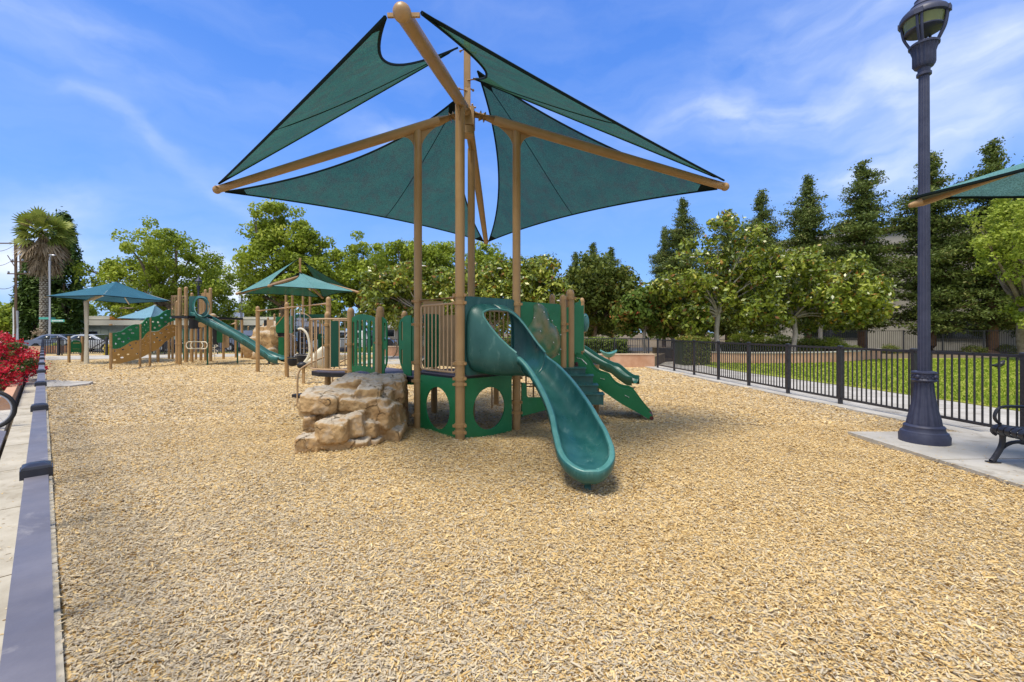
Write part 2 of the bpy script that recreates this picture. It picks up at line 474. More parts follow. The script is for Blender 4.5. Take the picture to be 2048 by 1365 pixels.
# ------------------------------------------------------------------ ground
def hfun(x, y):
    h = 0.018*np.sin(x*1.7+.6)*np.cos(y*1.3+.4)+0.012*np.sin(x*3.9+y*2.7)+0.010*np.cos(x*2.1-y*4.3+1.0)
    h = h + 0.05*np.exp(-(((x+.2)/1.6)**2+((y-5.9)/.55)**2))          # chips heaped in front of the tower
    h = h - 0.05*np.exp(-(((x-1.0)/.5)**2+((y-4.5)/.5)**2))           # scuffed hollow under the slide
    h = h + 0.04*np.exp(-(((x+2.4)/.9)**2+((y-5.9)/.5)**2))
    return h
LFD = Vector((-.73, .6835, 0)).normalized()        # left fence direction
LFN = Vector((.6835, .73, 0)).normalized()         # its normal, into the playground
LF0 = LFN*(-.0135)
def lf(t, n=0.0): return LF0+LFD*t+LFN*n
def rfx(y): return 7.92-.0806*y                    # right fence line
def in_play(x, y):
    n = (x*LFN.x+y*LFN.y)
    back = np.where(x > -2, 19.75, np.where(x > -6.5, 19.75+(-2-x)*1.94, 31.5+(x+6.5)*.22))
    return (n > .085) & (x < 7.62-.0806*y) & (y < back) & ~((x > 5.1+(y*0)) & (y < 6.8+.02) & (x > 5.08+.02*y))

MB().slab([(-400, -60), (400, -60), (400, 600), (-400, 600)], -.16, -.10).build('ground', M['dirt'], smooth=False)['kind'] = 'structure'
# wood chip surface as a sheet with gentle bumps
def chip_mat(name, use_attr):
    st = [(0.0, (.13, .065, .018)), (.10, (.27, .155, .05)), (.28, (.50, .32, .115)), (.50, (.64, .45, .20)), (.68, (.70, .525, .265)),
          (.80, (.69, .56, .335)), (.90, (.53, .44, .31)), (1.0, (.36, .305, .225))]
    if use_attr:
        m = mat(name, (.4, .3, .15), .9, .08, attr='tint', ramp=st)
        return m
    m = bpy.data.materials.new(name); m.use_nodes = True
    nt = m.node_tree; N = nt.nodes.new; L = nt.links.new
    b = nt.nodes['Principled BSDF']; b.inputs['Roughness'].default_value = .95; b.inputs['Specular IOR Level'].default_value = .08
    tc = N('ShaderNodeTexCoord')
    cols = []; 
    rp = N('ShaderNodeValToRGB')
    rp.color_ramp.elements.remove(rp.color_ramp.elements[0])
    rp.color_ramp.elements[0].position = st[0][0]; rp.color_ramp.elements[0].color = (*st[0][1], 1)
    for p, c in st[1:]:
        e = rp.color_ramp.elements.new(p); e.color = (*c, 1)
    nz = N('ShaderNodeTexNoise'); nz.inputs['Scale'].default_value = 5; nz.inputs['Detail'].default_value = 3
    L(tc.outputs['Object'], nz.inputs['Vector'])
    mp = N('ShaderNodeMapping'); mp.inputs['Scale'].default_value = (1, 1, .1)
    vadd = N('ShaderNodeVectorMath'); vadd.operation = 'MULTIPLY_ADD'
    L(nz.outputs['Color'], vadd.inputs[0]); vadd.inputs[1].default_value = (.25, .25, .25); L(tc.outputs['Object'], vadd.inputs[2])
    L(vadd.outputs[0], mp.inputs[0])
    v1 = N('ShaderNodeTexVoronoi'); v1.inputs['Scale'].default_value = 34; L(mp.outputs[0], v1.inputs['Vector'])
    sc = N('ShaderNodeSeparateColor'); L(v1.outputs['Color'], sc.inputs[0])
    L(sc.outputs[0], rp.inputs[0])
    big = N('ShaderNodeTexNoise'); big.inputs['Scale'].default_value = .5; big.inputs['Detail'].default_value = 6; L(tc.outputs['Object'], big.inputs['Vector'])
    mr = N('ShaderNodeMapRange'); mr.inputs[1].default_value = .4; mr.inputs[2].default_value = .62; L(big.outputs['Fac'], mr.inputs[0])
    mx = N('ShaderNodeMix'); mx.data_type = 'RGBA'; mx.blend_type = 'MIX'
    mm = N('ShaderNodeMath'); mm.operation = 'MULTIPLY'; L(mr.outputs[0], mm.inputs[0]); mm.inputs[1].default_value = .45
    L(mm.outputs[0], mx.inputs[0]); L(rp.outputs[0], mx.inputs[6]); mx.inputs[7].default_value = (.42, .33, .21, 1)
    L(mx.outputs[2], b.inputs['Base Color'])
    bp = N('ShaderNodeBump'); bp.inputs['Strength'].default_value = .9; bp.inputs['Distance'].default_value = .02
    L(v1.outputs['Distance'], bp.inputs['Height']); L(bp.outputs[0], b.inputs['Normal'])
    return m
def chip_sheet():
    nx, ny = 220, 260
    xs = np.linspace(-34, 9.5, nx); ys = np.linspace(-3, 34, ny)
    X, Y = np.meshgrid(xs, ys)
    Z = hfun(X, Y)
    vs = np.stack([X.ravel(), Y.ravel(), Z.ravel()], 1)
    fs = []
    for j in range(ny-1):
        for i in range(nx-1):
            cx, cy = (xs[i]+xs[i+1])/2, (ys[j]+ys[j+1])/2
            n = cx*LFN.x+cy*LFN.y
            if n < -.12 or cx > 7.9-.0806*cy: continue
            a = j*nx+i
            fs.append((a, a+1, a+nx+1, a+nx))
    mb = MB(); mb.v = [tuple(p) for p in vs]; mb.f = fs; mb.m = [0]*len(fs)
    o = mb.build('wood_chip_ground', chip_mat('chip_bed', False)); o['kind'] = 'structure'
chip_sheet()
def chips():
    def scatter(y0, y1, dens, wmul, xmax=None):
        A_ = 2*1.42*(y1*y1-y0*y0)/2
        n = int(A_*dens)
        y = np.sqrt(rng.random(n)*(y1*y1-y0*y0)+y0*y0)
        x = (rng.random(n)*2-1)*1.42*y
        k = in_play(x, y)
        return x[k], y[k]
    sets = []
    for (y0, y1, dens, lmin, lmax, wmin, wmax) in ((1.1, 3.8, 9600, .011, .044, .0035, .009), (3.8, 7.5, 4800, .015, .044, .0045, .011), (7.5, 13, 900, .028, .068, .009, .021), (13, 24, 110, .05, .11, .018, .04)):
        x, y = scatter(y0, y1, dens, 1)
        n = len(x)
        sets.append((x, y, lmin+(lmax-lmin)*rng.random(n)**1.7, wmin+(wmax-wmin)*rng.random(n)))
    # strays kicked onto the concrete
    m = 900; tt = rng.random(m)*16-1; nn = .08-rng.random(m)**2.2*.42
    sx = -.73*tt+.6835*nn-.009; sy = .6835*tt+.73*nn-.009
    m2 = 500; px2 = 5.1+rng.random(m2)**1.6*2.3; py2 = 3.0+rng.random(m2)*3.8
    xs_ = np.concatenate([sx, px2]); ys_ = np.concatenate([sy, py2]); k_ = len(xs_)
    zs_ = np.concatenate([np.full(m, .037), np.full(m2, .057)])
    n_main = sum(len(s[0]) for s in sets)
    sets.append((xs_, ys_, .012+.03*rng.random(k_), .004+.008*rng.random(k_)))
    x = np.concatenate([s[0] for s in sets]); y = np.concatenate([s[1] for s in sets])
    l = np.concatenate([s[2] for s in sets])/2; w = np.concatenate([s[3] for s in sets])/2
    n = len(x)
    bigc = rng.random(n) < .025; l = np.where(bigc, l*1.7, l); w = np.where(bigc, w*1.6, w)
    z = hfun(x, y)+rng.random(n)*.016+.002
    z[n_main:] = zs_
    ya = rng.random(n)*2*PI
    pit = rng.normal(0, .17, n); rol = rng.normal(0, .27, n)
    pit[n_main:] *= .15; rol[n_main:] *= .15
    d = np.stack([np.cos(ya)*np.cos(pit), np.sin(ya)*np.cos(pit), np.sin(pit)], 1)
    s0 = np.stack([-np.sin(ya), np.cos(ya), np.zeros(n)], 1)
    up = np.cross(d, s0)
    s = s0*np.cos(rol)[:, None]+up*np.sin(rol)[:, None]
    nn = np.cross(d, s)
    c = np.stack([x, y, z], 1)
    c[:, 2] += np.abs(np.sin(pit))*l+np.abs(np.sin(rol))*w*.7
    tw = .45+.55*rng.random(n)
    bend = (rng.random(n)-.3)*.22*l
    V = np.empty((n, 6, 3))
    V[:, 0] = c-d*l[:, None]-s*(w*tw)[:, None]
    V[:, 1] = c-d*l[:, None]*.9+s*(w*tw*.8)[:, None]
    V[:, 2] = c-s*w[:, None]+nn*bend[:, None]
    V[:, 3] = c+s*w[:, None]*1.05+nn*bend[:, None]
    V[:, 4] = c+d*l[:, None]-s*(w*tw*.5)[:, None]
    V[:, 5] = c+d*l[:, None]*.85+s*(w*.7)[:, None]
    me = bpy.data.meshes.new('wood_chips')
    me.vertices.add(n*6); me.vertices.foreach_set('co', V.reshape(-1))
    base = (np.arange(n)*6)[:, None]
    q = np.concatenate([base+np.array([[0, 2, 3, 1]]), base+np.array([[2, 4, 5, 3]])], 1).reshape(-1)
    me.loops.add(n*8); me.loops.foreach_set('vertex_index', q.astype(np.int32))
    me.polygons.add(n*2); me.polygons.foreach_set('loop_start', (np.arange(n*2)*4).astype(np.int32))
    try: me.polygons.foreach_set('loop_total', np.full(n*2, 4, np.int32))
    except Exception: pass
    # colour of each chip: old grey chips gather beside the fences and in patches
    patch = .5+.5*np.sin(x*.9+1.3*np.sin(y*.7))*np.cos(y*.8+.8*np.sin(x*.6))
    nf = x*LFN.x+y*LFN.y
    grey = np.clip(.14+.34*patch*np.exp(-((y-1.5)/2.2)**2)+.72*np.exp(-(nf/2.0)**2)+.5*np.exp(-((rfx(y)-x)/1.2)**2)+.2*(y > 8)*(x < -2), 0, .85)
    t = np.clip(rng.normal(.52, .165, n), .02, .84)
    dark_zone = np.exp(-(((x-.78)/.55)**2+((y-4.35)/.55)**2))+.8*np.exp(-(((x+.2)/1.3)**2+((y-7.6)/1.0)**2))  # chips darker and greyer around the slide end and below the tower
    grey = np.clip(grey+.25*dark_zone, 0, .9); t = t-.16*dark_zone*rng.random(n)
    isg = rng.random(n) < grey
    t = np.where(isg, .84+.16*rng.random(n), t)
    t = np.where(rng.random(n) < .035, rng.random(n)*.14, t)
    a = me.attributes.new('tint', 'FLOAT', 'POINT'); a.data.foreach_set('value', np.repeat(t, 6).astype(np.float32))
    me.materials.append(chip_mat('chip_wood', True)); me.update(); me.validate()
    o = bpy.data.objects.new('wood_chips', me); C.objects.link(o)
    tag(o, 'loose tan and grey wood chips covering the playground', 'wood chips', kind='stuff')
    print('chips', n)
chips()

def ks(o): o['kind'] = 'structure'; return o
def sheet(name, poly, z, m, th=.12):
    return ks(MB().slab(poly, z-th, z).build(name, m, smooth=False))
P2 = lambda v: (v.x, v.y)
# left curb strip under the fence
sheet('curb', [P2(lf(-6, -.345)), P2(lf(-6, .08)), P2(lf(38.5, .08)), P2(lf(38.5, -.345))], .035, M['conc_old'])
jm = MB()
for k in range(-2, 22):
    a, b = lf(1.05+k*1.62, -.344), lf(1.05+k*1.62, .079)
    jm.bar(a+Vector((0, 0, .0355)), b+Vector((0, 0, .0355)), .008, .003)
for k in range(5):
    jm.bar((4.96, 5.3-k*1.5, .0555), (7.9, 5.42-k*1.5, .0555), .008, .003)
for k in range(12):
    y_ = 4+k*1.7; jm.bar((8.1-.0806*y_, y_, .0005), (10.7-.0806*y_, y_+.1, .0005), .012, .003)
ks(jm.build('concrete_joints', M['dirt'], smooth=False))
# plaza on the far side of the left fence
sheet('plaza', [P2(lf(-6, -.42)), P2(lf(26, -.42)), P2(lf(26, -1.2)), P2(lf(13.6, -1.2)), P2(lf(13.6, -.75)), P2(lf(13.6, -14)), P2(lf(-6, -14))], .0, M['conc'])
sheet('street_pavement', [P2(lf(26, -.42)), P2(lf(60, -.42)), P2(lf(60, -3.2)), P2(lf(26, -3.2))], -.01, M['conc'])
# concrete tongue in the chips beside the left fence
sheet('concrete_ramp', [P2(gd(92, 777)), P2(gd(140, 775)), P2(gd(178, 770)), P2(gd(186, 766)), P2(gd(120, 764)), P2(gd(92, 763))], .045, M['conc'])
# right side: curb below the fence, pad for lamp and bench, path, lawn
sheet('curb_right', [(7.60-.0806*6.82, 6.82), (8.06-.0806*6.82, 6.82), (8.06-.0806*19.9, 19.9), (7.60-.0806*19.9, 19.9)], .03, M['conc'])
sheet('concrete_pad', [(4.95, -4), (8.4, -4), (8.06-.0806*6.8, 6.8), (5.20, 6.8)], .055, M['conc'])
sheet('path', [(8.064, -6), (8.07-.0806*6.8, 6.84), (8.07-.0806*22, 22), (9.3, 24), (9.0, 19.5), (9.15, 17), (10.93-.0806*12, 12), (10.93+.4, -6)], .0, M['conc'])
sheet('lawn', [(11.34, -6), (10.94-.0806*12, 12), (9.16, 17), (9.01, 19.5), (9.31, 24.01), (30, 27), (90, 27), (90, -6)], .02, M['lawn'])
def grass():
    n = 26000
    y = 5+rng.random(n)**.8*20; x = 9.2+rng.random(n)*(y*1.25-8.6)
    k = (x > 10.96-.0806*y) & (x > 9.2)
    x, y = x[k], y[k]; n = len(x)
    h = .035+.035*rng.random(n); w = .006+.0016*y
    a = rng.random(n)*PI
    lean = rng.normal(0, .4, (n, 2))
    V = np.empty((n, 3, 3))
    V[:, 0] = np.stack([x-np.cos(a)*w, y-np.sin(a)*w, np.full(n, .015)], 1)
    V[:, 1] = np.stack([x+np.cos(a)*w, y+np.sin(a)*w, np.full(n, .015)], 1)
    V[:, 2] = np.stack([x+lean[:, 0]*h, y+lean[:, 1]*h, .02+h], 1)
    me = bpy.data.meshes.new('grass'); me.from_pydata(V.reshape(-1, 3).tolist(), [], (np.arange(n*3).reshape(-1, 3)).tolist())
    at_ = me.attributes.new('tint', 'FLOAT', 'POINT'); at_.data.foreach_set('value', np.repeat(rng.random(n), 3).astype(np.float32))
    me.materials.append(mat('grass_blade', (.1, .2, .02), .8, .1, attr='tint', ramp=[(0, (.19, .28, .022)), (.6, (.26, .34, .035)), (1, (.40, .41, .09))], transl=.3))
    o = bpy.data.objects.new('grass', me); C.objects.link(o)
    tag(o, 'short mown green grass behind the right fence', 'grass', kind='stuff')
grass()
# far left: path, verge, road
sheet('far_path', [P2(lf(36.0, .08)), P2(lf(41.5, .08)), (-17, 31.6), (-5.2, 34), (-5.2, 32.4), (-15, 29.0)], .03, M['conc'])
sheet('verge', [(-60, 30.4), (-31, 30.4), (-5, 34.1), (-5, 36), (-60, 33.5)], -.02, M['lawn'])
sheet('road', [(-160, 34.5), (60, 38.5), (60, 47), (-160, 43)], -.05, M['asphalt'])
sheet('mid_path', [(-7.6, 21.5), (-5.0, 21.5), (-4.6, 28.4), (-8.4, 28.4)], .04, M['conc'])

# ------------------------------------------------------------------ fences
def fence(name, label, A, B, z0, ztop, spacing, nbar, pw=.055, rail=(.045, .04), bw=.016, gap=.06, mt='fence', railmat=None, first=0.0, cat='fence', cap=True, group=None):
    A = Vector((A[0], A[1], 0)); B = Vector((B[0], B[1], 0)); d = (B-A); Ltot = d.length; d.normalize()
    t = thing(name, label, cat, A, group=group)
    rz = math.atan2(d.y, d.x)
    rm = M[railmat or mt]
    pos = []
    x = first
    while x <= Ltot+.01: pos.append(x); x += spacing
    for x in pos:
        p = A+d*x; mb = MB()
        mb.box((p.x, p.y, (z0-.05+ztop+.0)/2), (pw, pw, ztop-z0+.05), rz)
        if cap:
            mb.box((p.x, p.y, ztop-.001), (pw+.016, pw+.016, .026), rz)
            rm_ = Matrix.Rotation(rz, 3, 'Z'); h1, h2 = (pw+.012)/2, (pw-.022)/2; c_ = Vector((p.x, p.y, ztop+.0125))
            vs = [c_+rm_@Vector((sx*h, sy*h, z)) for (h, z) in ((h1, 0), (h1*.93, .007), (h2, .014)) for (sx, sy) in ((-1, -1), (1, -1), (1, 1), (-1, 1))]
            mb.add(vs, [(a, (a+1) % 4, 4+(a+1) % 4, 4+a) for a in range(4)]+[(4+a, 4+(a+1) % 4, 8+(a+1) % 4, 8+a) for a in range(4)]+[(8, 9, 10, 11)])
        mb.build('post', M[mt], t)
    for a, b in zip(pos[:-1], pos[1:]):
        pa = A+d*(a+pw/2+.001); pb = A+d*(b-pw/2-.001)
        mb = MB(); up = Vector((0, 0, 1))
        mb.bar(pa+up*(ztop-rail[1]/2-.008), pb+up*(ztop-rail[1]/2-.008), rail[0], rail[1])
        mb.build('top_rail', rm, t)
        mb = MB()
        mb.bar(pa+up*(z0+gap+rail[1]/2), pb+up*(z0+gap+rail[1]/2), rail[0]*.8, rail[1])
        for k in range(nbar):
            q = pa.lerp(pb, (k+.5)/nbar)
            mb.box((q.x, q.y, (z0+gap+rail[1]+.001+ztop-rail[1]-.009)/2), (bw, bw, ztop-rail[1]-.009-(z0+gap+rail[1]+.001)), rz)
        mb.build('picket_panel', M[mt], t, smooth=False)
    return t
# left fence: camera stands over it and looks along its flat top rail
fence('metal_fence', 'long slate blue metal fence whose flat top rail runs away from the foreground at left', lf(-3.0), lf(41), .035, 1.18, 1.60, 12, pw=.052, rail=(.049, .03), railmat='rail', first=3.0+1.95-1.6*3)
# right fence
yb, yf = -3.2, 19.8
fence('metal_fence', 'black picket fence along the right side of the wood chips beside the path', (rfx(9.53+1.6*8), 9.53+1.6*8) if False else (rfx(19.2), 19.2), (rfx(-2.8), -2.8), .03, 1.275, 1.612, 14, pw=.065, rail=(.05, .045), bw=.02, gap=.10)
# back fence over the low wall
fence('metal_fence', 'black fence standing behind the low stucco wall at the back right', (6.5, 20.9), (-2.2, 21.2), .45, 1.30, 1.6, 14, pw=.06, bw=.018, rail=(.045, .04))
# far street fence with gate
fence('metal_fence', 'black fence between the far path and the street at far left', (-31.9, 29.9), (-29.45, 30.0), .03, 1.05, 1.2, 7, bw=.035, cap=False)
fence('metal_fence', 'black street fence running behind the far climbing tower', (-27.55, 30.1), (-5.2, 33.2), .03, 1.07, 1.7, 10, bw=.035, cap=False)
def gate():
    A = Vector((-29.3, 30.0, 0)); B = Vector((-27.75, 30.05, 0)); d = (B-A).normalized(); up = Vector((0, 0, 1))
    t = thing('metal_gate', 'black gate with a diagonal brace in front of the silver car', 'gate', A)
    for p in (A, B):
        MB().box((p.x, p.y, .6), (.11, .11, 1.2)).lathe([(.06, 0), (.05, .03), (.01, .045)], (p.x, p.y, 1.205), 8).build('post', M['fence'], t)
    a, b = A+d*.09, B-d*.09
    MB().bar(a+up*1.05, b+up*1.05, .05, .05).bar(a+up*.14, b+up*.14, .05, .05).bar(a+up*.18, b+up*1.0, .05, .05).build('gate_frame', M['fence'], t)
    mb = MB()
    for k in range(9):
        q = a.lerp(b, (k+.5)/9); mb.box((q.x, q.y, .595), (.032, .032, .85))
    mb.build('picket_panel', M['fence'], t)
gate()
def curved_rail():
    p = gd(117, 711)
    t = thing('gate_post', 'thick black gate post with a curved rail end left of the green sign', 'gate post', (p.x, p.y, 0))
    MB().box((p.x, p.y, .6), (.13, .13, 1.2)).lathe([(.07, 0), (.06, .04), (.02, .06)], (p.x, p.y, 1.203), 8).build('post', M['fence'], t)
    q = Vector((p.x, p.y-.08, 1.15))
    MB().tube(bez([q, q+Vector((.25, 0, .07)), q+Vector((.55, 0, -.05)), q+Vector((.9, 0, -.38)), q+Vector((1.1, 0, -.6))], 5), .035, 8).build('brace', M['fence'], t)
curved_rail()

# ------------------------------------------------------------------ low walls
def low_wall(label, poly, z0, z1, cap=.0, cat='planter wall'):
    t = thing('planter_wall', label, cat, (poly[0][0], poly[0][1], 0))
    MB().slab(poly, z0, z1).build('wall', M['terra'], t, smooth=False)
    if cap:
        cx = sum(p[0] for p in poly)/len(poly); cy = sum(p[1] for p in poly)/len(poly)
        MB().slab([(cx+(p[0]-cx)*1.0+(.02 if p[0] > cx else -.02), p[1]+(.02 if p[1] > cy else -.02)) for p in poly], z1+.001, z1+cap).build('cap', M['terra_top'], t, smooth=False)
    return t
low_wall('long pinkish stucco retaining wall at the back right corner of the playground', [(6.45, 19.85), (6.45, 20.25), (-2.0, 20.35), (-2.0, 19.95)], -.05, .55, .04)
low_wall('short orange stucco wall seen through the gap between the green entry panels', [(-4.2, 28.5), (-4.2, 29), (-8.6, 29), (-8.6, 28.5)], -.05, .62, .04)
sheet('planter_soil', [(-3, 20.3), (6.6, 20.26), (8.2, 23.5), (-3, 24.5)], .45, M['dirt'], .5)
# round planter with magnolias
def arc_planter():
    pts = []
    for px, py in ((1416, 726), (1480, 728), (1560, 728), (1640, 727), (1700, 724), (1745, 720), (1763, 716)):
        pts.append(gd(px, py))
    P_ = bez(pts, 4)
    outer = [(p.x, p.y) for p in P_]
    inner = [(p.x+(.35*(1 if i > len(P_)*.7 else .2))*0, p.y+.32) for i, p in enumerate(P_)]
    t = thing('planter_wall', 'curved pinkish planter wall around the magnolias across the lawn', 'planter wall', (outer[0][0], outer[0][1], 0))
    MB().slab(outer+inner[::-1], -.05, .52).build('wall', M['terra'], t, smooth=False)
    MB().slab([(x, y-.03) for x, y in outer]+[(x, y+.03) for x, y in inner[::-1]], .521, .57).build('cap', M['conc'], t, smooth=False)
    so_ = [(x, y+.31) for x, y in outer]
    sheet('planter_soil', so_+[(outer[-1][0]+.2, outer[-1][1]+6), (outer[0][0], outer[0][1]+9)], .48, M['dirt'], .5)
arc_planter()

# ------------------------------------------------------------------ lamp posts
def lamp_post(label):
    t = thing('lamp_post', label, 'lamp post', (0, 0, 0), group='park lamp posts')
    base = [(.275, 0), (.278, .10), (.262, .13), (.258, .15), (.235, .165), (.222, .20), (.228, .225), (.21, .245), (.20, .25)]
    MB().lathe(base, n=40).build('base', M['lamp'], t)
    fl = [(.196, .251), (.185, .33), (.163, .42), (.138, .55), (.118, .68), (.108, .80), (.105, .845)]
    MB().lathe(fl, n=64, flute=.10, nf=16).build('fluted_foot', M['lamp'], t, ang=60)
    col = MB().lathe([(.115, .846), (.138, .86), (.142, .875), (.130, .89), (.130, .955), (.142, .97), (.138, .99), (.10, 1.0)], n=40)
    for k in range(4):
        a = k*PI/2+.3
        c = Vector((math.cos(a)*.131, math.sin(a)*.131, .922))
        col.ball(c, .03, 10, 6, (1, 1, 1))
    for k in range(28):
        a = 2*PI*k/28
        col.ball((math.cos(a)*.131, math.sin(a)*.131, .922+.012*(-1)**k), .013, 6, 4)
    col.build('collar', M['lamp'], t)
    MB().lathe([(.072, 1.0), (.071, 1.1), (.060, 5.14)], n=64, flute=.10, nf=16).build('shaft', M['lamp'], t, ang=60)
    MB().lathe([(.06, 5.141), (.083, 5.155), (.083, 5.19), (.068, 5.20), (.07, 5.25), (.105, 5.27)], n=32).build('neck', M['lamp'], t)
    MB().lathe([(.105, 5.271), (.128, 5.31), (.128, 5.46), (.148, 5.53), (.162, 5.56)], n=64, flute=.10, nf=18).build('urn', M['lamp'], t, ang=60)
    MB().lathe([(.168, 5.561), (.170, 5.585), (.155, 5.60), (.05, 5.612)], n=32).build('urn_rim', M['lamp'], t)
    for k in range(4):
        a = k*PI/2+.62
        for da in (-.10, .10):
            c, s = math.cos(a+da), math.sin(a+da)
            pts = [(.14, 5.585), (.175, 5.66), (.215, 5.76), (.235, 5.88), (.238, 5.96)]
            MB().tube(bez([(c*r, s*r, z) for r, z in pts], 4), .017, 7).build('strut', M['lamp'], t)
        c, s = math.cos(a), math.sin(a)
        MB().box((c*.252, s*.252, 5.965), (.05, .09, .07), a).build('bracket', M['lamp'], t)
    MB().lathe([(.205, 5.80), (.21, 5.85), (.225, 5.935)], n=32).build('glass', M['lamp_glass'], t)
    MB().lathe([(.200, 5.775), (.215, 5.785), (.215, 5.799), (.12, 5.799)], n=32).build('glass_rim', M['lamp'], t)
    MB().lathe([(.236, 5.936), (.262, 5.945), (.266, 5.99), (.245, 6.03), (.20, 6.075), (.15, 6.11), (.155, 6.125), (.12, 6.16), (.10, 6.20), (.105, 6.215), (.06, 6.26), (.035, 6.30)], n=40).build('hood', M['lamp'], t)
    MB().lathe([(.034, 6.301), (.05, 6.32), (.05, 6.35), (.03, 6.37), (.045, 6.43), (.03, 6.50), (.006, 6.56)], n=20).build('finial', M['lamp'], t)
    return t
L0 = lamp_post('tall slate blue lamp post with fluted base on the concrete pad at right')
lampY = 6.18
L0.location = (at(1848, 887, lampY).x, lampY, .05)
L0.scale = (1, 1, 1)
dup(L0, (at(397, 600, 38).x, 38, 0), label='distant dark lamp post rising behind the slide tower at left')
dup(L0, (at(1553, 600, 29.5).x, 29.5, 0), label='dark lamp post among the magnolias beyond the path')
dup(L0, (at(-22, 490, 24.0).x, 24.0, .1), .7, label='lamp post cut by the left picture edge beside the utility poles')

# ------------------------------------------------------------------ benches
def bench(label, group='black strap benches'):
    """bench facing -X, length along Y from 0 (far end) to -L"""
    t = thing('park_bench', label, 'bench', (0, 0, 0), group=group)
    Ln = 1.85
    # strap profile: x across (0 = front edge), z
    prof = [(.02, .335), (-.015, .36), (-.028, .395), (-.012, .43), (.03, .45), (.10, .445), (.20, .43), (.32, .42), (.42, .425), (.47, .46), (.50, .53), (.53, .64), (.56, .76), (.585, .84), (.62, .87), (.66, .86)]
    ns = 26
    prof = [tuple(p) for p in [(q.x, q.z) for q in bez([(a, 0, b) for a, b in prof], 3)]]
    seat = MB()
    for k in range(ns):
        y = -.03-(Ln-.06)*k/(ns-1)
        for (a, b) in zip(prof[:-1], prof[1:]):
            seat.bar((a[0], y, a[1]), (b[0], y, b[1]), .056, .009)
    seat.build('strap_seat', M['fence'], t)
    fr = MB()
    for y in (-.0, -Ln):
        fr.tube([(a, y, b-.012) for a, b in prof], .014, 8)
    fr.tube([(.0, 0, .39), (.0, -Ln, .39)], .02, 8)
    fr.build('seat_frame', M['fence'], t)
    for y in (-.02, -Ln+.02):
        lg = MB()
        lg.tube(bez([(.05, y, .40), (.075, y, .30), (.055, y, .18), (-.02, y, .045), (-.05, y, .015)], 4), [.028]*17, 8)
        lg.tube(bez([(-.01, y, .08), (.06, y, .17), (.16, y, .235), (.28, y, .25), (.40, y, .22), (.5, y, .12), (.56, y, .02)], 4), .022, 8)
        lg.tube(bez([(.44, y, .42), (.48, y, .3), (.5, y, .18), (.52, y, .10)], 4), .022, 8)
        lg.box((-.03, y, .008), (.12, .07, .016)); lg.box((.56, y, .008), (.12, .07, .016))
        lg.ball((.31, y, .25), .045, 8, 6, (1.6, .5, .8))
        lg.build('leg', M['fence'], t)
        ar = MB()
        ar.tube(bez([(.05, y, .46), (.00, y, .50), (-.012, y, .56), (.02, y, .63), (.08, y, .66), (.2, y, .665), (.36, y, .66), (.53, y, .655)], 5), .017, 8)
        ar.build('armrest', M['fence'], t)
    return t
B0 = bench('black metal strap bench on the concrete pad under the right shade')
B0.location = (5.71, 5.20, .055); B0.rotation_euler = (0, 0, R(-4))
def bicycle():
    c = Vector((at(-19, 0, 7.17).x, 7.17, 0)); r = .325
    t = thing('bicycle', 'parked bicycle at the left edge with only its black front tyre in view', 'bicycle', c)
    d = Vector((-.93, -.37, 0)).normalized()
    def wheel(p):
        ring = lambda rr: [p+d*rr*math.cos(a)+Vector((0, 0, r+rr*math.sin(a))) for a in [2*PI*i/32 for i in range(32)]]
        o = MB().tube(ring(r-.025), .026, 10, closed=True).build('wheel', M['black'], t)
        mb = MB().tube(ring(r-.065), .015, 8, closed=True)
        for k in range(14):
            a = 2*PI*k/14; mb.tube([p+Vector((0, 0, r)), p+d*(r-.06)*math.cos(a)+Vector((0, 0, r+(r-.06)*math.sin(a)))], .0018, 4)
        mb.build('rim', M['steel'], o)
    f = c; b = c+d*1.03; wheel(f); wheel(b)
    z = Vector((0, 0, 1)); hd = f+d*.22+z*.78; st = b-d*.30+z*.82; bb = b-d*.42+z*.29
    MB().tube([hd, st-z*.06], .016, 8).tube([hd-z*.1, bb], .018, 8).tube([st, bb], .016, 8).tube([bb, b+z*r], .011, 6).tube([st-z*.08, b+z*r], .010, 6).build('frame', c_bike, t)
    MB().tube([hd, f+z*r], .014, 8).build('fork', M['black'], t)
    n_ = Vector((-d.y, d.x, 0))
    MB().tube([hd, hd+z*.14, hd+z*.16-n_*.27], .012, 6).tube([hd+z*.15, hd+z*.16+n_*.27], .012, 6).build('handlebar', M['black'], t)
    MB().ball(st+z*.08, .13, 10, 6, (1, .6, .3)).build('saddle', M['black'], t)
    MB().tube([bb-n_*.08, bb+n_*.08], .07, 12).build('crank', M['steel'], t)
c_bike = mat('bike_paint', (.05, .05, .06), .3, .5)
bicycle()
# grey slab beside the curb
t = thing('step_slab', 'flat grey slab lying beside the left curb', 'slab', lf(7.3, -.7))
MB().slab([P2(lf(4.5, -.38)), P2(lf(10.45, -.38)), P2(lf(10.75, -.52)), P2(lf(10.75, -1.3)), P2(lf(4.5, -1.3))], .0, .05).build('slab', M['rail'], t)
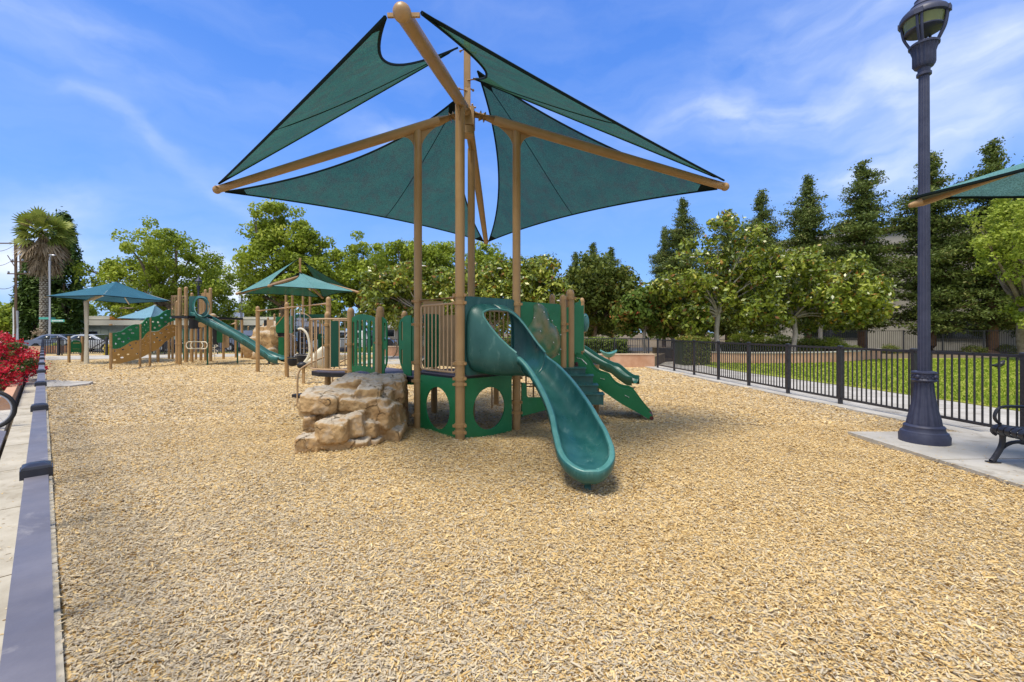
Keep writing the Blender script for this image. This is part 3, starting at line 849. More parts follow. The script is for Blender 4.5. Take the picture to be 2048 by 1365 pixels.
# roses' planter boxes
def rose_planter(label, t0, t1, n1=-.42, h=.27, w=.16, depth=2.2):
    a, b = lf(t0, n1), lf(t1, n1)
    t = thing('planter_box', label, 'planter', a, group='rose planters')
    MB().slab([P2(lf(t0, n1)), P2(lf(t1, n1)), P2(lf(t1, n1-w)), P2(lf(t0, n1-w))], -.02, h).build('side_wall', M['terra'], t, smooth=False)
    MB().slab([P2(lf(t0, n1-w-.001)), P2(lf(t0+w, n1-w-.001)), P2(lf(t0+w, n1-depth)), P2(lf(t0, n1-depth))], -.02, h-.002).build('front_wall', M['terra'], t, smooth=False)
    MB().slab([P2(lf(t0+w, n1-w)), P2(lf(t1, n1-w)), P2(lf(t1, n1-depth)), P2(lf(t0+w, n1-depth))], -.02, h-.08).build('soil', M['dirt'], t, smooth=False)
rose_planter('near stucco planter with red roses at the left edge', 13.7, 19.6, depth=5)
rose_planter('second stucco planter with red roses farther along the left fence', 20.6, 34, depth=6)
# ------------------------------------------------------------------ shade structures (four arms, four sails)
def sail(parent, A, B, Cc, kab, kbc, kca, matl, n=18, sag=.0, corner=.10, seam=True, hem_r=.016):
    """triangular cloth A (tip), B (tip), Cc (mast); k* pull each edge inwards"""
    A, B, Cc = Vector(A), Vector(B), Vector(Cc)
    G = (A+B+Cc)/3
    def P(a, b, c):
        p = A*a+B*b+Cc*c
        for (x, y, z, k, E) in ((a, b, c, kab, (A+B)/2), (b, c, a, kbc, (B+Cc)/2), (c, a, b, kca, (Cc+A)/2)):
            p = p+(G-E)*(4*x*y*k)*(1-z)**1.5
        p.z -= sag*27*a*b*c
        return p
    mb = MB(); idx = {}
    for i in range(n+1):
        for j in range(n+1-i):
            idx[(i, j)] = len(mb.v); a = i/n; b = j/n
            mb.v.append(tuple(P(a, b, 1-a-b)))
    for i in range(n):
        for j in range(n-i):
            def mt(x):
                return 1 if max((i+.33)/n, (j+.33)/n, 1-(i+j+.66)/n) > 1-corner else 0
            mb.f.append((idx[(i, j)], idx[(i+1, j)], idx[(i, j+1)])); mb.m.append(mt(0))
            if i+j < n-1:
                mb.f.append((idx[(i+1, j)], idx[(i+1, j+1)], idx[(i, j+1)])); mb.m.append(mt(0))
    s = mb.build('shade_sail', [matl, M['hem']], parent, ang=80)
    h = MB(); N2 = 26
    for e in (lambda t: (1-t, t, 0), lambda t: (0, 1-t, t), lambda t: (t, 0, 1-t)):
        pts = [P(*e(i/N2)) for i in range(N2+1)]
        # flat webbing: a band lying in the cloth
        h.tube(pts, hem_r, 5)
    if seam:
        h.tube([P(.5*(1-t), .5*(1-t), t)+Vector((0, 0, -.004)) for t in [i/12*.93 for i in range(13)]], hem_r*.45, 4)
    o = h.build('hem', M['hem'], None)
    o.parent = s
    for v in o.data.vertices: v.co -= root_loc(parent)
    return s
def post(parent, x, y, ztop, r=.065, z0=-.1, rings=(), cap=True, mt='tan', bolts=True, name='post', n=16):
    mb = MB()
    prof = [(r, z0), (r, ztop)]
    mb.lathe(prof, (x, y, 0), n)
    if cap:
        mb.lathe([(r*1.03, ztop+.001), (r*1.04, ztop+.02), (r*.98, ztop+.045), (r*.78, ztop+.08), (r*.45, ztop+.10), (r*.1, ztop+.107)], (x, y, 0), n)
    for z in rings:
        mb.lathe([(r*1.02, z-.03), (r*1.17, z-.026), (r*1.17, z+.026), (r*1.02, z+.03)], (x, y, 0), n)
        if bolts:
            for a in (-2.6, -.55, 1.2):
                mb.box((x+math.cos(a)*r*1.3, y+math.sin(a)*r*1.3, z), (.045, .028, .04), a)
                mb.ball((x+math.cos(a)*r*1.55, y+math.sin(a)*r*1.55, z), .012, 6, 4)
    return mb.build(name, M[mt], parent)
def arm(parent, H, T, r0=.074, r1=.058, ball=.066, mt='tan'):
    H, T = Vector(H), Vector(T)
    d = (T-H).normalized()
    mb = MB()
    k = 9
    mb.tube([H.lerp(T, i/k) for i in range(k+1)], [r0+(r1-r0)*max(0, (i/k-.55)/.45) for i in range(k+1)], 18)
    mb.ball(T, ball, 16, 12)
    mb.tube([H+d*.22, H+d*.30], r0*1.12, 18)
    for s in (-1, 1):     # eyes where the cloth hooks on
        q = T-d*.05; side = d.cross(Vector((0, 0, 1))).normalized()*s
        mb.bar(q+side*.05, q+side*.12, .02, .03)
    return mb.build('arm', M[mt], parent)

# ================================================================== main play structure
PC = Vector((-.735, 7.2, 0))
NP = (-.757, 6.39); LP = (-1.542, 7.2); RP = (.074, 7.2); FP = (-.742, 8.0)
main = thing('play_structure', 'large green and tan play tower with teal slide under four green shade sails', 'playground structure', (PC.x, PC.y, 0))
HUB = Vector((PC.x, PC.y, 5.20))
def tipat(px, py, zt=3.91): return at(px, py, (zt-EYE)*FPX/(HOR-py))
T_near, T_left, T_right, T_far = tipat(804, 26, 3.93), tipat(434, 380), tipat(1450, 374), tipat(972, 484)
arm(main, HUB, T_near, .075, .060, .068); arm(main, HUB, T_left); arm(main, HUB, T_right); arm(main, HUB, T_far)
zlist = (.30, .62, .96, 1.02)
post(main, NP[0], NP[1], 4.93, .070, rings=(.14, .24, .84, .92, 1.14, 2.02, 2.13), cap=False, n=20)
post(main, LP[0], LP[1], 4.93, .066, rings=(.24, .80, 1.10, 1.72, 2.10), cap=False, n=20)
post(main, RP[0], RP[1], 4.93, .066, rings=(.28, .45, .85, 1.10, 2.05), cap=False, n=20)
post(main, FP[0], FP[1], 4.93, .066, rings=(.85, 1.10, 2.05), cap=False, n=20)
# gussets where posts meet arms
def gusset(p, tip):
    d = Vector((tip.x-PC.x, tip.y-PC.y, 0)).normalized()
    slope = (tip.z-HUB.z)/Vector((tip.x-PC.x, tip.y-PC.y, 0)).length
    O = Vector((p[0], p[1], 0))
    r0 = (O-Vector((PC.x, PC.y, 0))).length
    def za(u): return HUB.z+slope*(r0+u)-.05
    mb = MB()
    for s in (1, -1):
        pts = []
        w, h = .34, .30
        for i in range(9):
            t = i/8*PI/2
            pts.append((s*(.06+w*(1-math.cos(t))), za(s*.06)-h*(1-math.sin(t))+(za(s*(.06+w*(1-math.cos(t))))-za(s*.06))*math.sin(t)**2))
        pts.append((s*.06, za(s*.06)+.02))
        mb.prism(pts, [], O, d, (0, 0, 1), .016)
    mb.build('gusset', M['tan'], main)
for p, tp in ((NP, T_near), (LP, T_left), (RP, T_right), (FP, T_far)): gusset(p, tp)
# central mast and hub
mb = MB().tube([(PC.x, PC.y, 4.86), (PC.x, PC.y, 6.36)], .056, 18).ball((PC.x, PC.y, 6.36), .056, 14, 8)
for z, a in ((6.25, 2.6), (6.2, .3), (5.72, -.3), (5.55, 3.6), (5.62, .9)):
    mb.tube([(PC.x, PC.y, z), (PC.x+math.cos(a)*.13, PC.y+math.sin(a)*.13, z)], .012, 6)
    mb.ball((PC.x+math.cos(a)*.14, PC.y+math.sin(a)*.14, z), .022, 8, 6)
mb.build('mast', M['tan'], main)
mb = MB().box((PC.x, PC.y, 5.10), (.24, .24, .30)).lathe([(.10, 4.80), (.12, 4.82), (.12, 4.94)], (PC.x, PC.y, 0), 16)
for k in range(8):
    a = k*PI/4
    mb.ball((PC.x+.13*math.cos(a), PC.y+.13*math.sin(a), 5.28), .018, 6, 4)
mb.build('hub', M['tan'], main)
# sails
mA_hi = Vector((PC.x-.16, PC.y+.02, 6.27)); mA_lo = Vector((PC.x+.11, PC.y-.02, 5.74)); mA_fl = Vector((PC.x-.15, PC.y+.10, 5.50)); mA_fr = Vector((PC.x+.16, PC.y+.12, 5.95))
def toward(T, side, k=.10):
    return T
tn_l = T_near+Vector((-.13, .02, -.02)); tn_r = T_near+Vector((.14, .03, .02))
sail(main, T_left+Vector((.05, -.03, .09)), tn_l, mA_hi, .03, .42, -.05, M['sail'], sag=.03, corner=.085)
sail(main, tn_r, T_right+Vector((-.03, -.03, .09)), mA_lo, .13, .02, .24, M['sail'], sag=.02, corner=.06)
sail(main, T_left+Vector((.10, .05, -.02)), T_far+Vector((-.06, -.05, 0)), mA_fl, .14, .18, .26, M['sail'], sag=.05, corner=.09)
sail(main, T_far+Vector((.07, -.05, 0)), T_right+Vector((-.10, .05, -.02)), mA_fr, .16, .14, .24, M['sail'], sag=.05, corner=.09)

# ---- posts of the lower towers
Q = {'a': (-3.24, 8.82), 'b': (-2.40, 8.0), 'c': (-2.35, 9.6), 'd': (-3.16, 10.4), 'e': (-4.03, 9.6), 'g': (-1.56, 8.8),
     'r1': (.93, 8.0), 'r2': (.88, 9.6), 'r3': (1.66, 10.4), 'r4': (1.08, 8.14), 'r5': (.074, 8.8), 'r6': (1.70, 8.95)}
post(main, *Q['a'], 1.98, .068, rings=(.80, 1.35)); post(main, *Q['b'], 1.96, .070, rings=(.80, 1.40))
post(main, *Q['c'], 1.95, .064, rings=(.78, 1.3)); post(main, *Q['d'], 1.96, .064); post(main, *Q['e'], 1.94, .064, rings=(.78, 1.3, 1.75))
post(main, *Q['g'], 2.07, .064, rings=(.85, 1.30, 1.75))
post(main, *Q['r1'], 2.17, .062, rings=(.92, 1.62, 1.74)); post(main, *Q['r2'], 2.32, .062, rings=(.9, 2.2)); post(main, *Q['r3'], 2.30, .056, rings=(1.0, 1.6, 2.0))
post(main, *Q['r4'], 2.28, .075, rings=(.9, 2.22)); post(main, *Q['r5'], 2.22, .064, rings=(.85, 2.1)); 
# decks
def deck(pts, z, th=.06, lip=.10):
    cx = sum(p[0] for p in pts)/len(pts); cy = sum(p[1] for p in pts)/len(pts)
    mb = MB().slab(pts, z-.02, z)
    o = mb.build('deck', M['deck'], main, smooth=False)
    MB().slab([(cx+(p[0]-cx)*.985, cy+(p[1]-cy)*.985) for p in pts], z-lip, z-.021).build('deck_frame', M['black'], o, smooth=False)
    for ch in [o.children[0]]:
        for v in ch.data.vertices: v.co -= Vector((0, 0, 0))
    return o
# children of parts share the root frame: parent's own location is zero
deck([NP, RP, FP, LP], .96)
deck([LP, FP, Q['g'], Q['b']], .86)
deck([Q['b'], Q['g'], Q['c'], Q['a']], .78)
deck([Q['a'], Q['c'], Q['d'], Q['e'], (-4.25, 9.28), (-3.98, 9.02), (-3.62, 8.88)], .78)
deck([RP, Q['r1'], Q['r5'], FP], .96)
deck([Q['r1'], Q['r6'], Q['r2'], Q['r5']], .96)
# panels with port holes
def panel(A, B, outer, holes, th=.02, m='green', name='panel', n=0.0, bolts=None, parent=None):
    pl = Plane(A, B)
    mb = MB().prism(outer, holes, pl.P(0, 0, n), pl.U, (0, 0, 1), th)
    for (u, z) in (bolts or []):
        for s in (1, -1):
            mb.ball(pl.P(u, z, n+s*th*.55), .011, 6, 4)
    return mb.build(name, M[m], parent or main, ang=25)
L1 = Plane(LP, NP).L
for (A, B) in ((LP, NP), (NP, RP)):
    panel(A, B, rrect(.085, -.08, L1-.085, .905, .035), [circle(L1/2, .42, .325, .325, 36)], bolts=[(.11, .1), (.11, .8), (L1-.11, .1), (L1-.11, .8)], name='port_hole_panel')
# railing over the left face
def railing(A, B, z0, z1, nb, top=True, r=.0125, u0=.1, frame_r=.016, m='tan2'):
    pl = Plane(A, B); L_ = pl.L
    mb = MB()
    corners = [(p[0], p[1]) for p in rrect(u0, z0, L_-u0, z1, .05, 4)]
    mb.tube([pl.P(u, z) for u, z in corners], frame_r, 8, closed=True)
    for k in range(1, nb+1):
        u = u0+(L_-2*u0)*k/(nb+1)
        mb.tube([pl.P(u, z0), pl.P(u, z1)], r, 7)
    if top: mb.tube([pl.P(.04, z1+.085), pl.P(L_-.1, z1+.085)], .024, 10)
    return mb.build('railing', M[m], main)
railing(LP, NP, 1.0, 2.02, 8)
railing(FP, Q['r5'], 1.0, 2.0, 7); railing(Q['r3'], Q['r2'], 1.0, 2.0, 7)
# bubble panel
BP = Plane(RP, Q['r1'])
panel(RP, Q['r1'], rrect(.09, .93, BP.L-.075, 2.10, .05), [], name='bubble_panel', bolts=[])
BX = mat('bubble_plastic', (.21, .185, .085), .28, .5, col2=(.015, .13, .05), nscale=4.5, detail=1, rvar=.1)
def bubble():
    out = BP.poly([(1066, 610), (1072, 606), (1082, 608), (1090, 615), (1098, 630), (1103, 643), (1112, 655), (1119, 670), (1121, 690), (1119, 705), (1108, 716), (1090, 722), (1070, 716), (1056, 700), (1050, 680), (1055, 655), (1064, 640), (1066, 625)])
    out = smooth_poly(out, 4); n = len(out)
    cx = sum(p[0] for p in out)/n; cy = sum(p[1] for p in out)/n
    mb = MB(); rings = 9
    uu_ = lambda u, t: cx+(u-cx)*(1-t)
    zz_ = lambda z, t: cz_+(z-cz_)*(1-t)
    cz_ = sum(p[1] for p in out)/n
    for i in range(rings+1):
        t = i/rings
        for (u, z) in out:
            h = .012+.07*math.sqrt(max(0, 1-(1-t)**2))*(1+.22*math.sin(uu_(u, t)*11+1)*math.sin(zz_(z, t)*7+.5))
            uu, zz = cx+(u-cx)*(1-t)*.98, cy+(z-cy)*(1-t)*.98
            mb.v.append(tuple(BP.P(uu, zz, h)))
    for i in range(rings):
        for j in range(n):
            mb.f.append((i*n+j, i*n+(j+1) % n, (i+1)*n+(j+1) % n, (i+1)*n+j)); mb.m.append(0)
    mb.build('moulded_relief', BX, main, ang=80)
    b = MB()
    for px, py in ((1075, 610), (1089, 619), (1069, 626), (1066, 636), (1088, 640), (1102, 642), (1109, 654), (1119, 670), (1119, 699), (1115, 709), (1073, 663), (1099, 685), (1080, 625)):
        u, z = BP.uv(px, py); b.ball(BP.P(u, z, .03 if px not in (1073, 1099, 1088, 1080) else .095), .011, 8, 5)
    b.build('bolts', M['white'], main)
bubble()
# lower green cut-out panel between the same posts
LPn = Plane(RP, Q['r1'])
panel(RP, Q['r1'], [tuple(p) for p in LPn.poly([(1043, 833), (1043, 770), (1045, 766), (1049, 766), (1052, 770), (1053, 792), (1056, 795), (1078, 795), (1100, 792), (1118, 790), (1118, 812), (1100, 818), (1070, 826)])], [], name='seat_panel', bolts=[(.12, .2), (.12, .75)])
# slotted arch panel a-b
AB = Plane(Q['a'], Q['b'])
sl_ = []
for (x0, x1, y0, y1) in ((705.2, 709.6, 643, 734), (714, 718, 641, 732), (722, 727, 640, 733), (731, 736, 640.5, 734), (741, 746, 641.5, 738)):
    a = AB.uv(x0, y1); b = AB.uv(x1, y0)
    sl_.append(rrect(a[0], a[1], b[0], b[1], (b[0]-a[0])*.46, 4))
panel(Q['a'], Q['b'], AB.poly([(701.5, 745), (701.5, 641), (706, 635), (715, 630), (726, 628.5), (738, 631), (746, 634), (753, 638), (753.5, 749), (745, 748), (736, 744), (722, 742)]), sl_, name='slotted_panel', bolts=[(.12, .95), (.95, .93)])
# entry panels between b and the main left post
BL = Plane(Q['b'], LP)
def slot(pl, x0, x1, y0, y1, r=.46):
    a = pl.uv(x0, y1); b = pl.uv(x1, y0); return rrect(a[0], a[1], b[0], b[1], (b[0]-a[0])*r, 4)
MB().tube([(Q['b'][0]-.03, Q['b'][1]-.13, .75), (Q['b'][0]-.03, Q['b'][1]-.13, 1.86)], .026, 10).build('handle_bar', M['tan2'], main)
panel(Q['b'], LP, BL.poly([(757, 749), (757, 636), (760, 633), (766, 635), (772, 641), (774.5, 650), (775, 722), (773, 732), (769, 740), (769, 751)]), [slot(BL, 768.5, 772, 646, 684), slot(BL, 768.5, 772, 698, 730)], name='entry_panel', bolts=[(.1, 1.3)])
panel(Q['b'], LP, BL.poly([(795, 652), (798, 641), (805, 634), (812, 631), (820, 631), (820, 762), (817, 766), (807, 764), (805, 745), (799, 730), (796, 715)]), [slot(BL, 800, 803, 643, 682), slot(BL, 800, 803, 699, 729)], name='entry_panel', n=-.03, bolts=[(.72, .8), (.80, .8)])
MB().box((-2.0, 7.72, .74), (.9, .06, .07), math.atan2(LP[1]-Q['b'][1], LP[0]-Q['b'][0])).build('step_board', M['green'], main)
# grab ring behind the gap
pr = at(777, 697, 8.6)
MB().tube([pr+Vector((.155*math.cos(a), .05, .20*math.sin(a))) for a in [R(-80+20*i) for i in range(9)]], .011, 7).build('grab_ring', M['tan2'], main)
# brown activity panel with vines and rock knobs
GP = Plane(Q['g'], FP)
M['act'] = mat('activity_panel', (.30, .19, .085), .6, .3, col2=(.37, .24, .11), nscale=4)
pnl = panel(Q['g'], FP, rrect(.08, .93, GP.L-.08, 1.92, .03), [], m='act', name='activity_panel')
vm = MB()
for pts in ([(885, 645), (882, 660), (884, 672), (892, 675), (896, 662)], [(884, 700), (890, 690), (900, 688), (908, 695)], [(905, 650), (912, 643), (920, 645)], [(899, 668), (908, 672), (915, 680)], [(898, 715), (912, 718), (925, 712)]):
    pp = [GP.P(*GP.uv(*q), -.016) for q in pts]; vm.tube(bez([tuple(q) for q in pp], 5), .014, 6)
vm.build('vine_relief', M['green_d'], main)
kn = MB()
for px, py, r in ((904, 656, .06), (891, 692, .045), (911, 692, .045), (926, 688, .04), (925, 655, .03)):
    c = GP.P(*GP.uv(px, py), -.04); kn.ball(c, r, 10, 7, (1, .8, 1.2))
kn.build('knob', M['tan2'], main)
MB().slab([(p[0], p[1]) for p in [(0, 0)]*0+[(-1.75, 8.62), (-1.35, 8.62), (-1.35, 8.66), (-1.75, 8.66)]], 1.85, 2.2).build('crest_panel', M['tan'], main)
panel(LP, FP, rrect(.1, 1.0, .42, 1.9, .05), [slot(Plane(LP, FP), 846, 849, 650, 720)], m='green', name='slotted_panel')
panel(Q['c'], Q['g'], rrect(.1, .9, .5, 1.9, .15), [], m='green', name='entry_panel')
# bay railing at far left
bay = [Q['a'], (-3.62, 8.88), (-3.98, 9.02), (-4.25, 9.28), (-4.22, 9.5)]
mb = MB()
bp_ = bez([(p[0], p[1], 0) for p in bay], 6)
for z, r in ((.83, .018), (1.86, .018)): mb.tube([p+Vector((0, 0, z)) for p in bp_], r, 8)
Lb = 0
for i, p in enumerate(bp_):
    if i % 3 == 1: mb.tube([p+Vector((0, 0, .83)), p+Vector((0, 0, 1.86))], .013, 7)
mb.build('railing', M['tan2'], main)
railing(Q['e'], Q['d'], .85, 1.85, 6, top=False)
MB().slab([(-3.86, 9.3), (-3.70, 9.36), (-3.70, 9.40), (-3.86, 9.34)], .85, 1.83).build('panel', M['green_d'], main)
# bent hand rails and steps at the left end
for dx, dy in ((0, 0), (.35, .95)):
    MB().tube(bez([(-4.52+dx, 9.25+dy, -.05), (-4.52+dx, 9.25+dy, .55), (-4.50+dx, 9.26+dy, .74), (-4.40+dx, 9.28+dy, .86), (-4.10+dx, 9.32+dy, 1.02), (-4.0+dx, 9.35+dy, 1.06)], 5), .02, 8).build('hand_rail', M['tan2'], main)
for k in range(1):
    MB().slab([(-4.72+.2*k, 9.4), (-4.30+.2*k, 9.1+.1*k), (-4.0+.2*k, 9.75), (-4.45+.2*k, 10.0)], .2+.24*k, .26+.24*k).build('step', M['black'], main)
# ladder/vertical loops below the decks
for (x, y, z) in ((.28, 8.75, .9), (.42, 8.62, .9), (-.42, 9.2, .9)):
    MB().tube([(x, y, -.05), (x, y, z)], .017, 7).build('pole', M['tan2'], main)
MB().tube([(.28+.28*math.cos(a), 8.9+.22*math.sin(a), .52) for a in [2*PI*i/20 for i in range(20)]], .015, 7, closed=True).build('ring', M['tan2'], main)
for (x, y) in ((-1.0, 9.3), (-.35, 9.7), (1.69, 8.8)):
    post(main, x, y, .94, .06, cap=False)

# ---- the slide
def slide_sheet(path, hw, wh, lip=.05, skirt=.07, nphi=14, end_round=False):
    path = [Vector(p) for p in path]; k = len(path); rows = []
    for i in range(k):
        d = path[min(i+1, k-1)]-path[max(i-1, 0)]; d.z = 0; d.normalize()
        lat = Vector((-d.y, d.x, 0)) * -1     # to the right of travel, seen going down
        row = []
        w, h = hw[i], wh[i]
        def pt(x, z): row.append(path[i]+lat*x+Vector((0, 0, z)))
        pt(-(w+lip), h-skirt); pt(-(w+lip), h-.008); pt(-(w+lip*.8), h+.004); pt(-(w+lip*.15), h+.003)
        for j in range(nphi+1):
            ph = -PI/2+PI*j/nphi
            pt(w*math.sin(ph), h*(1-math.cos(ph)**.75 if math.cos(ph) > 0 else 1))
        pt(w+lip*.15, h+.003); pt(w+lip*.8, h+.004); pt(w+lip, h-.008); pt(w+lip, h-skirt)
        rows.append(row)
    return rows
def rows_mesh(rows, mats, name, parent, lipcols=True, thick=.012, ang=50):
    mb = MB(); n = len(rows[0])
    for r in rows: mb.v += [tuple(p) for p in r]
    for i in range(len(rows)-1):
        for j in range(n-1):
            mb.f.append((i*n+j, i*n+j+1, (i+1)*n+j+1, (i+1)*n+j))
            mb.m.append(1 if (lipcols and (1 <= j <= 2 or n-4 <= j <= n-3)) else 0)
    o = mb.build(name, mats, parent, ang=ang)
    if thick:
        s = o.modifiers.new('thick', 'SOLIDIFY'); s.thickness = thick; s.offset = 0
    return o
sp = bez([(.30, 6.36, .97), (.43, 6.17, .86), (.555, 5.90, .71), (.665, 5.52, .54), (.725, 5.15, .41), (.765, 4.80, .30), (.775, 4.60, .25), (.775, 4.48, .232), (.775, 4.40, .228), (.775, 4.34, .226)], 6)
def interp(xs, ys, x): return float(np.interp(x, xs, ys))
arc_ = [0]
for a, b in zip(sp[:-1], sp[1:]): arc_.append(arc_[-1]+(b-a).length)
Ls = arc_[-1]
hws = []; whs = []
for s_ in arc_:
    t = s_/Ls
    w = interp([0, .25, .50, .64, .76, .84], [.225, .222, .225, .232, .255, .252], t)
    if t > .84: w = .252*math.sqrt(max(0, 1-((t-.84)/.163)**2))
    hws.append(max(w, .05)); whs.append(interp([0, .3, .6, .75, .88, .96, 1], [.27, .26, .23, .18, .115, .05, .012], t))
slide = rows_mesh(slide_sheet(sp, hws, whs, .055, .07), [M['teal'], M['teal_rim']], 'slide', main)
# nose: rim rolling over the front end
nose = MB()
e = slide_sheet(sp, hws, whs, .055, .07)
cen = [(-1.0, .0), (-.6, .02), (0, .03)]
half = [r for r in e[-9:]]
loopL = [r[3] for r in e[-20:]]; loopR = [r[-4] for r in e[-20:]][::-1]
rim = loopL+loopR
cc = Vector((.775, 4.66, 0))
rows = []
for (off, dz) in ((0, 0), (.03, .004), (.05, -.010), (.056, -.04), (.052, -.09), (.03, -.13), (-.02, -.155), (-.10, -.16)):
    row = []
    for p in rim:
        d = Vector((p.x-cc.x, p.y-cc.y, 0)).normalized()
        base = p.z
        row.append(p+d*off+Vector((0, 0, dz)))
    rows.append(row)
n_ = len(rim)
for r in rows: nose.v += [tuple(p) for p in r]
for i in range(len(rows)-1):
    for j in range(n_-1):
        nose.f.append((i*n_+j, i*n_+j+1, (i+1)*n_+j+1, (i+1)*n_+j)); nose.m.append(1 if i < 2 else 0)
o = nose.build('slide_nose', [M['teal'], M['teal_rim']], main, ang=70)
o.modifiers.new('thick', 'SOLIDIFY').thickness = .01
MB().tube([(.775, 4.47, -.1), (.775, 4.52, .12)], .035, 10).build('slide_foot', M['teal'], main)
# seams: flanges under the joints
fl = slide_sheet(sp, [h+.006 for h in hws], [h+.002 for h in whs], .058, .085)
for idx_ in (0, 11, 26):
    a, b = fl[idx_], [p+(sp[min(idx_+1, len(sp)-1)]-sp[idx_]).normalized()*.022 for p in fl[idx_]]
    fm = MB(); n = len(a)
    down = Vector((0, 0, -.012))
    fm.v = [tuple(p+down) for p in a]+[tuple(p+down) for p in b]
    fm.f = [(j, j+1, n+j+1, n+j) for j in range(n-1)]; fm.m = [0]*(n-1)
    o = fm.build('joint_flange', M['teal'], main); o.modifiers.new('thick', 'SOLIDIFY').thickness = .02
    seam = MB().tube([p+Vector((0, 0, .002)) for p in e[idx_][3:-3]], .0035, 4); seam.build('seam', M['black'], main)
# hood
F0 = Vector((-.3415, 6.795, 0)); fdir = Vector((.70, -.714, 0)).normalized(); flat = Vector((.72, .694, 0)).normalized()   # flat: to the right along the face
h_end = sp[0]; eD = (sp[1]-sp[0]); eD.z = 0; eD.normalize(); eL = Vector((eD.y, -eD.x, 0))*-1
nph, nt_ = 40, 16
hood = MB(); grid = []
lat_end = (Vector((-eD.y, eD.x, 0)))*-1
if lat_end.dot(flat) < 0: lat_end = -lat_end
for i in range(nph+1):
    ph = -PI+2*PI*i/nph            # 0 bottom, +-pi top, negative = left
    ap = abs(ph)/PI
    if ap < .50: ext = 1.0
    elif ph > 0: ext = 1.0-.78*(1-math.cos((ap-.50)/.50*PI))/2
    else: ext = 1.0-.78*(1-math.cos(min(1, (ap-.50)/.30)*PI))/2
    row = []
    for j in range(nt_+1):
        t = ext*j/nt_
        s = t*t*(3-2*t)
        c = (F0+fdir*.012).lerp(Vector((h_end.x, h_end.y, 0)), t)
        lat = flat.lerp(lat_end, s).normalized()
        sr = s**1.9 if ph > 0 else s
        hw_ = .475*(1-sr)+.252*sr
        zc = 1.50*(1-s**.8)+1.245*s**.8
        hh = .52*(1-s)+.275*s
        sx, cz = math.sin(ph), -math.cos(ph)
        pw = .55*(1-s)+.92*s
        x = hw_*math.copysign(abs(sx)**pw, sx); z = hh*math.copysign(abs(cz)**pw, cz)
        row.append(c+lat*x+Vector((0, 0, zc+z)))
    grid.append(row)
for row in grid: hood.v += [tuple(p) for p in row]
n = nt_+1
for i in range(nph):
    for j in range(nt_):
        hood.f.append((i*n+j, i*n+j+1, (i+1)*n+j+1, (i+1)*n+j)); hood.m.append(0)
o = hood.build('slide_hood', M['teal'], main, ang=70)
o.modifiers.new('thick', 'SOLIDIFY').thickness = .012
edge = [row[-1] for row in grid]
q0, q1 = int(nph*.245), int(nph*.755)
topedge = edge[q1:]+edge[1:q0+1]
MB().tube(topedge, .017, 8).build('hood_rim', M['teal_rim'], main)
# flange plate round the hood
pl = Plane(NP, RP)
inner = []
for i in range(44):
    ph = 2*PI*i/44; sx, cz = math.sin(ph), -math.cos(ph)
    inner.append((pl.L/2+.47*math.copysign(abs(sx)**.55, sx), 1.50+.515*math.copysign(abs(cz)**.55, cz)))
MB().prism(rrect(.085, .955, pl.L-.06, 2.125, .05), [inner], pl.P(0, 0, .0), pl.U, (0, 0, 1), .03).build('slide_mounting_plate', M['teal'], main, ang=25)

# ---- right side: stepped climber and wavy ramp
WP = Plane((1.18, 8.30), (2.58, 7.93))
wav = WP.poly([(1139, 716), (1143, 710), (1151, 706), (1160, 707), (1168, 712), (1177, 722), (1186, 737), (1196, 745), (1206, 748), (1216, 752), (1224, 762), (1232, 770), (1244, 776), (1256, 778), (1266, 783), (1276, 796), (1288, 812), (1298, 824), (1305, 832), (1306, 838), (1301, 840), (1276, 826), (1240, 806), (1205, 782), (1170, 757), (1153, 740), (1143, 724)])
wvs = smooth_poly(wav, 3)
for nn_, in ((0.0,), (-.50,)):
    o = MB().prism(wvs, [], WP.P(0, 0, nn_), WP.U, (0, 0, 1), .022).build('ramp_side_panel', M['green'], main, ang=30)
gr = MB()
for pts in ([(1154, 716), (1164, 719), (1174, 729)], [(1201, 757), (1209, 759)], [(1250, 791), (1258, 795)]):
    gr.tube([WP.P(*WP.uv(*q), .012) for q in pts], .009, 6)
gr.build('cut_groove', M['white'], main)
# ramp surface between the side panels
a0 = WP.uv(1150, 722); a1 = WP.uv(1298, 832)
rb = MB()
for k in range(8):
    t0, t1 = k/8, (k+.92)/8
    f = lambda t, nn: WP.P(a0[0]+(a1[0]-a0[0])*t, a0[1]+(a1[1]-a0[1])*t+.03*math.sin(t*14), nn)
    o0 = len(rb.v)
    rb.v += [tuple(f(t0, -.012)), tuple(f(t1, -.012)), tuple(f(t1, -.488)), tuple(f(t0, -.488))]; rb.f.append((o0, o0+1, o0+2, o0+3)); rb.m.append(0)
o = rb.build('ramp', M['teal'], main); o.modifiers.new('thick', 'SOLIDIFY').thickness = .03
MB().tube([WP.P(*WP.uv(1303, 836), .03), WP.P(*WP.uv(1303, 836), -.53)], .035, 10).build('ramp_foot', mat('rust_cap', (.10, .02, .015), .5, .4), main)
# steps (teal), going down to the right in front
for k, (px, py, Y) in enumerate(((1172, 737, 7.95), (1187, 752, 7.75), (1196, 771, 7.6), (1208, 789, 7.5))):
    p = at(px, py, Y); w = .50
    mb = MB().box((p.x-w/2, p.y+.12, p.z-.085), (w, .32, .17), -.12)
    mb.box((p.x-w/2, p.y-.02+.12, p.z+.004), (w+.03, .34, .015), -.12)
    mb.build('step', M['teal'], main)
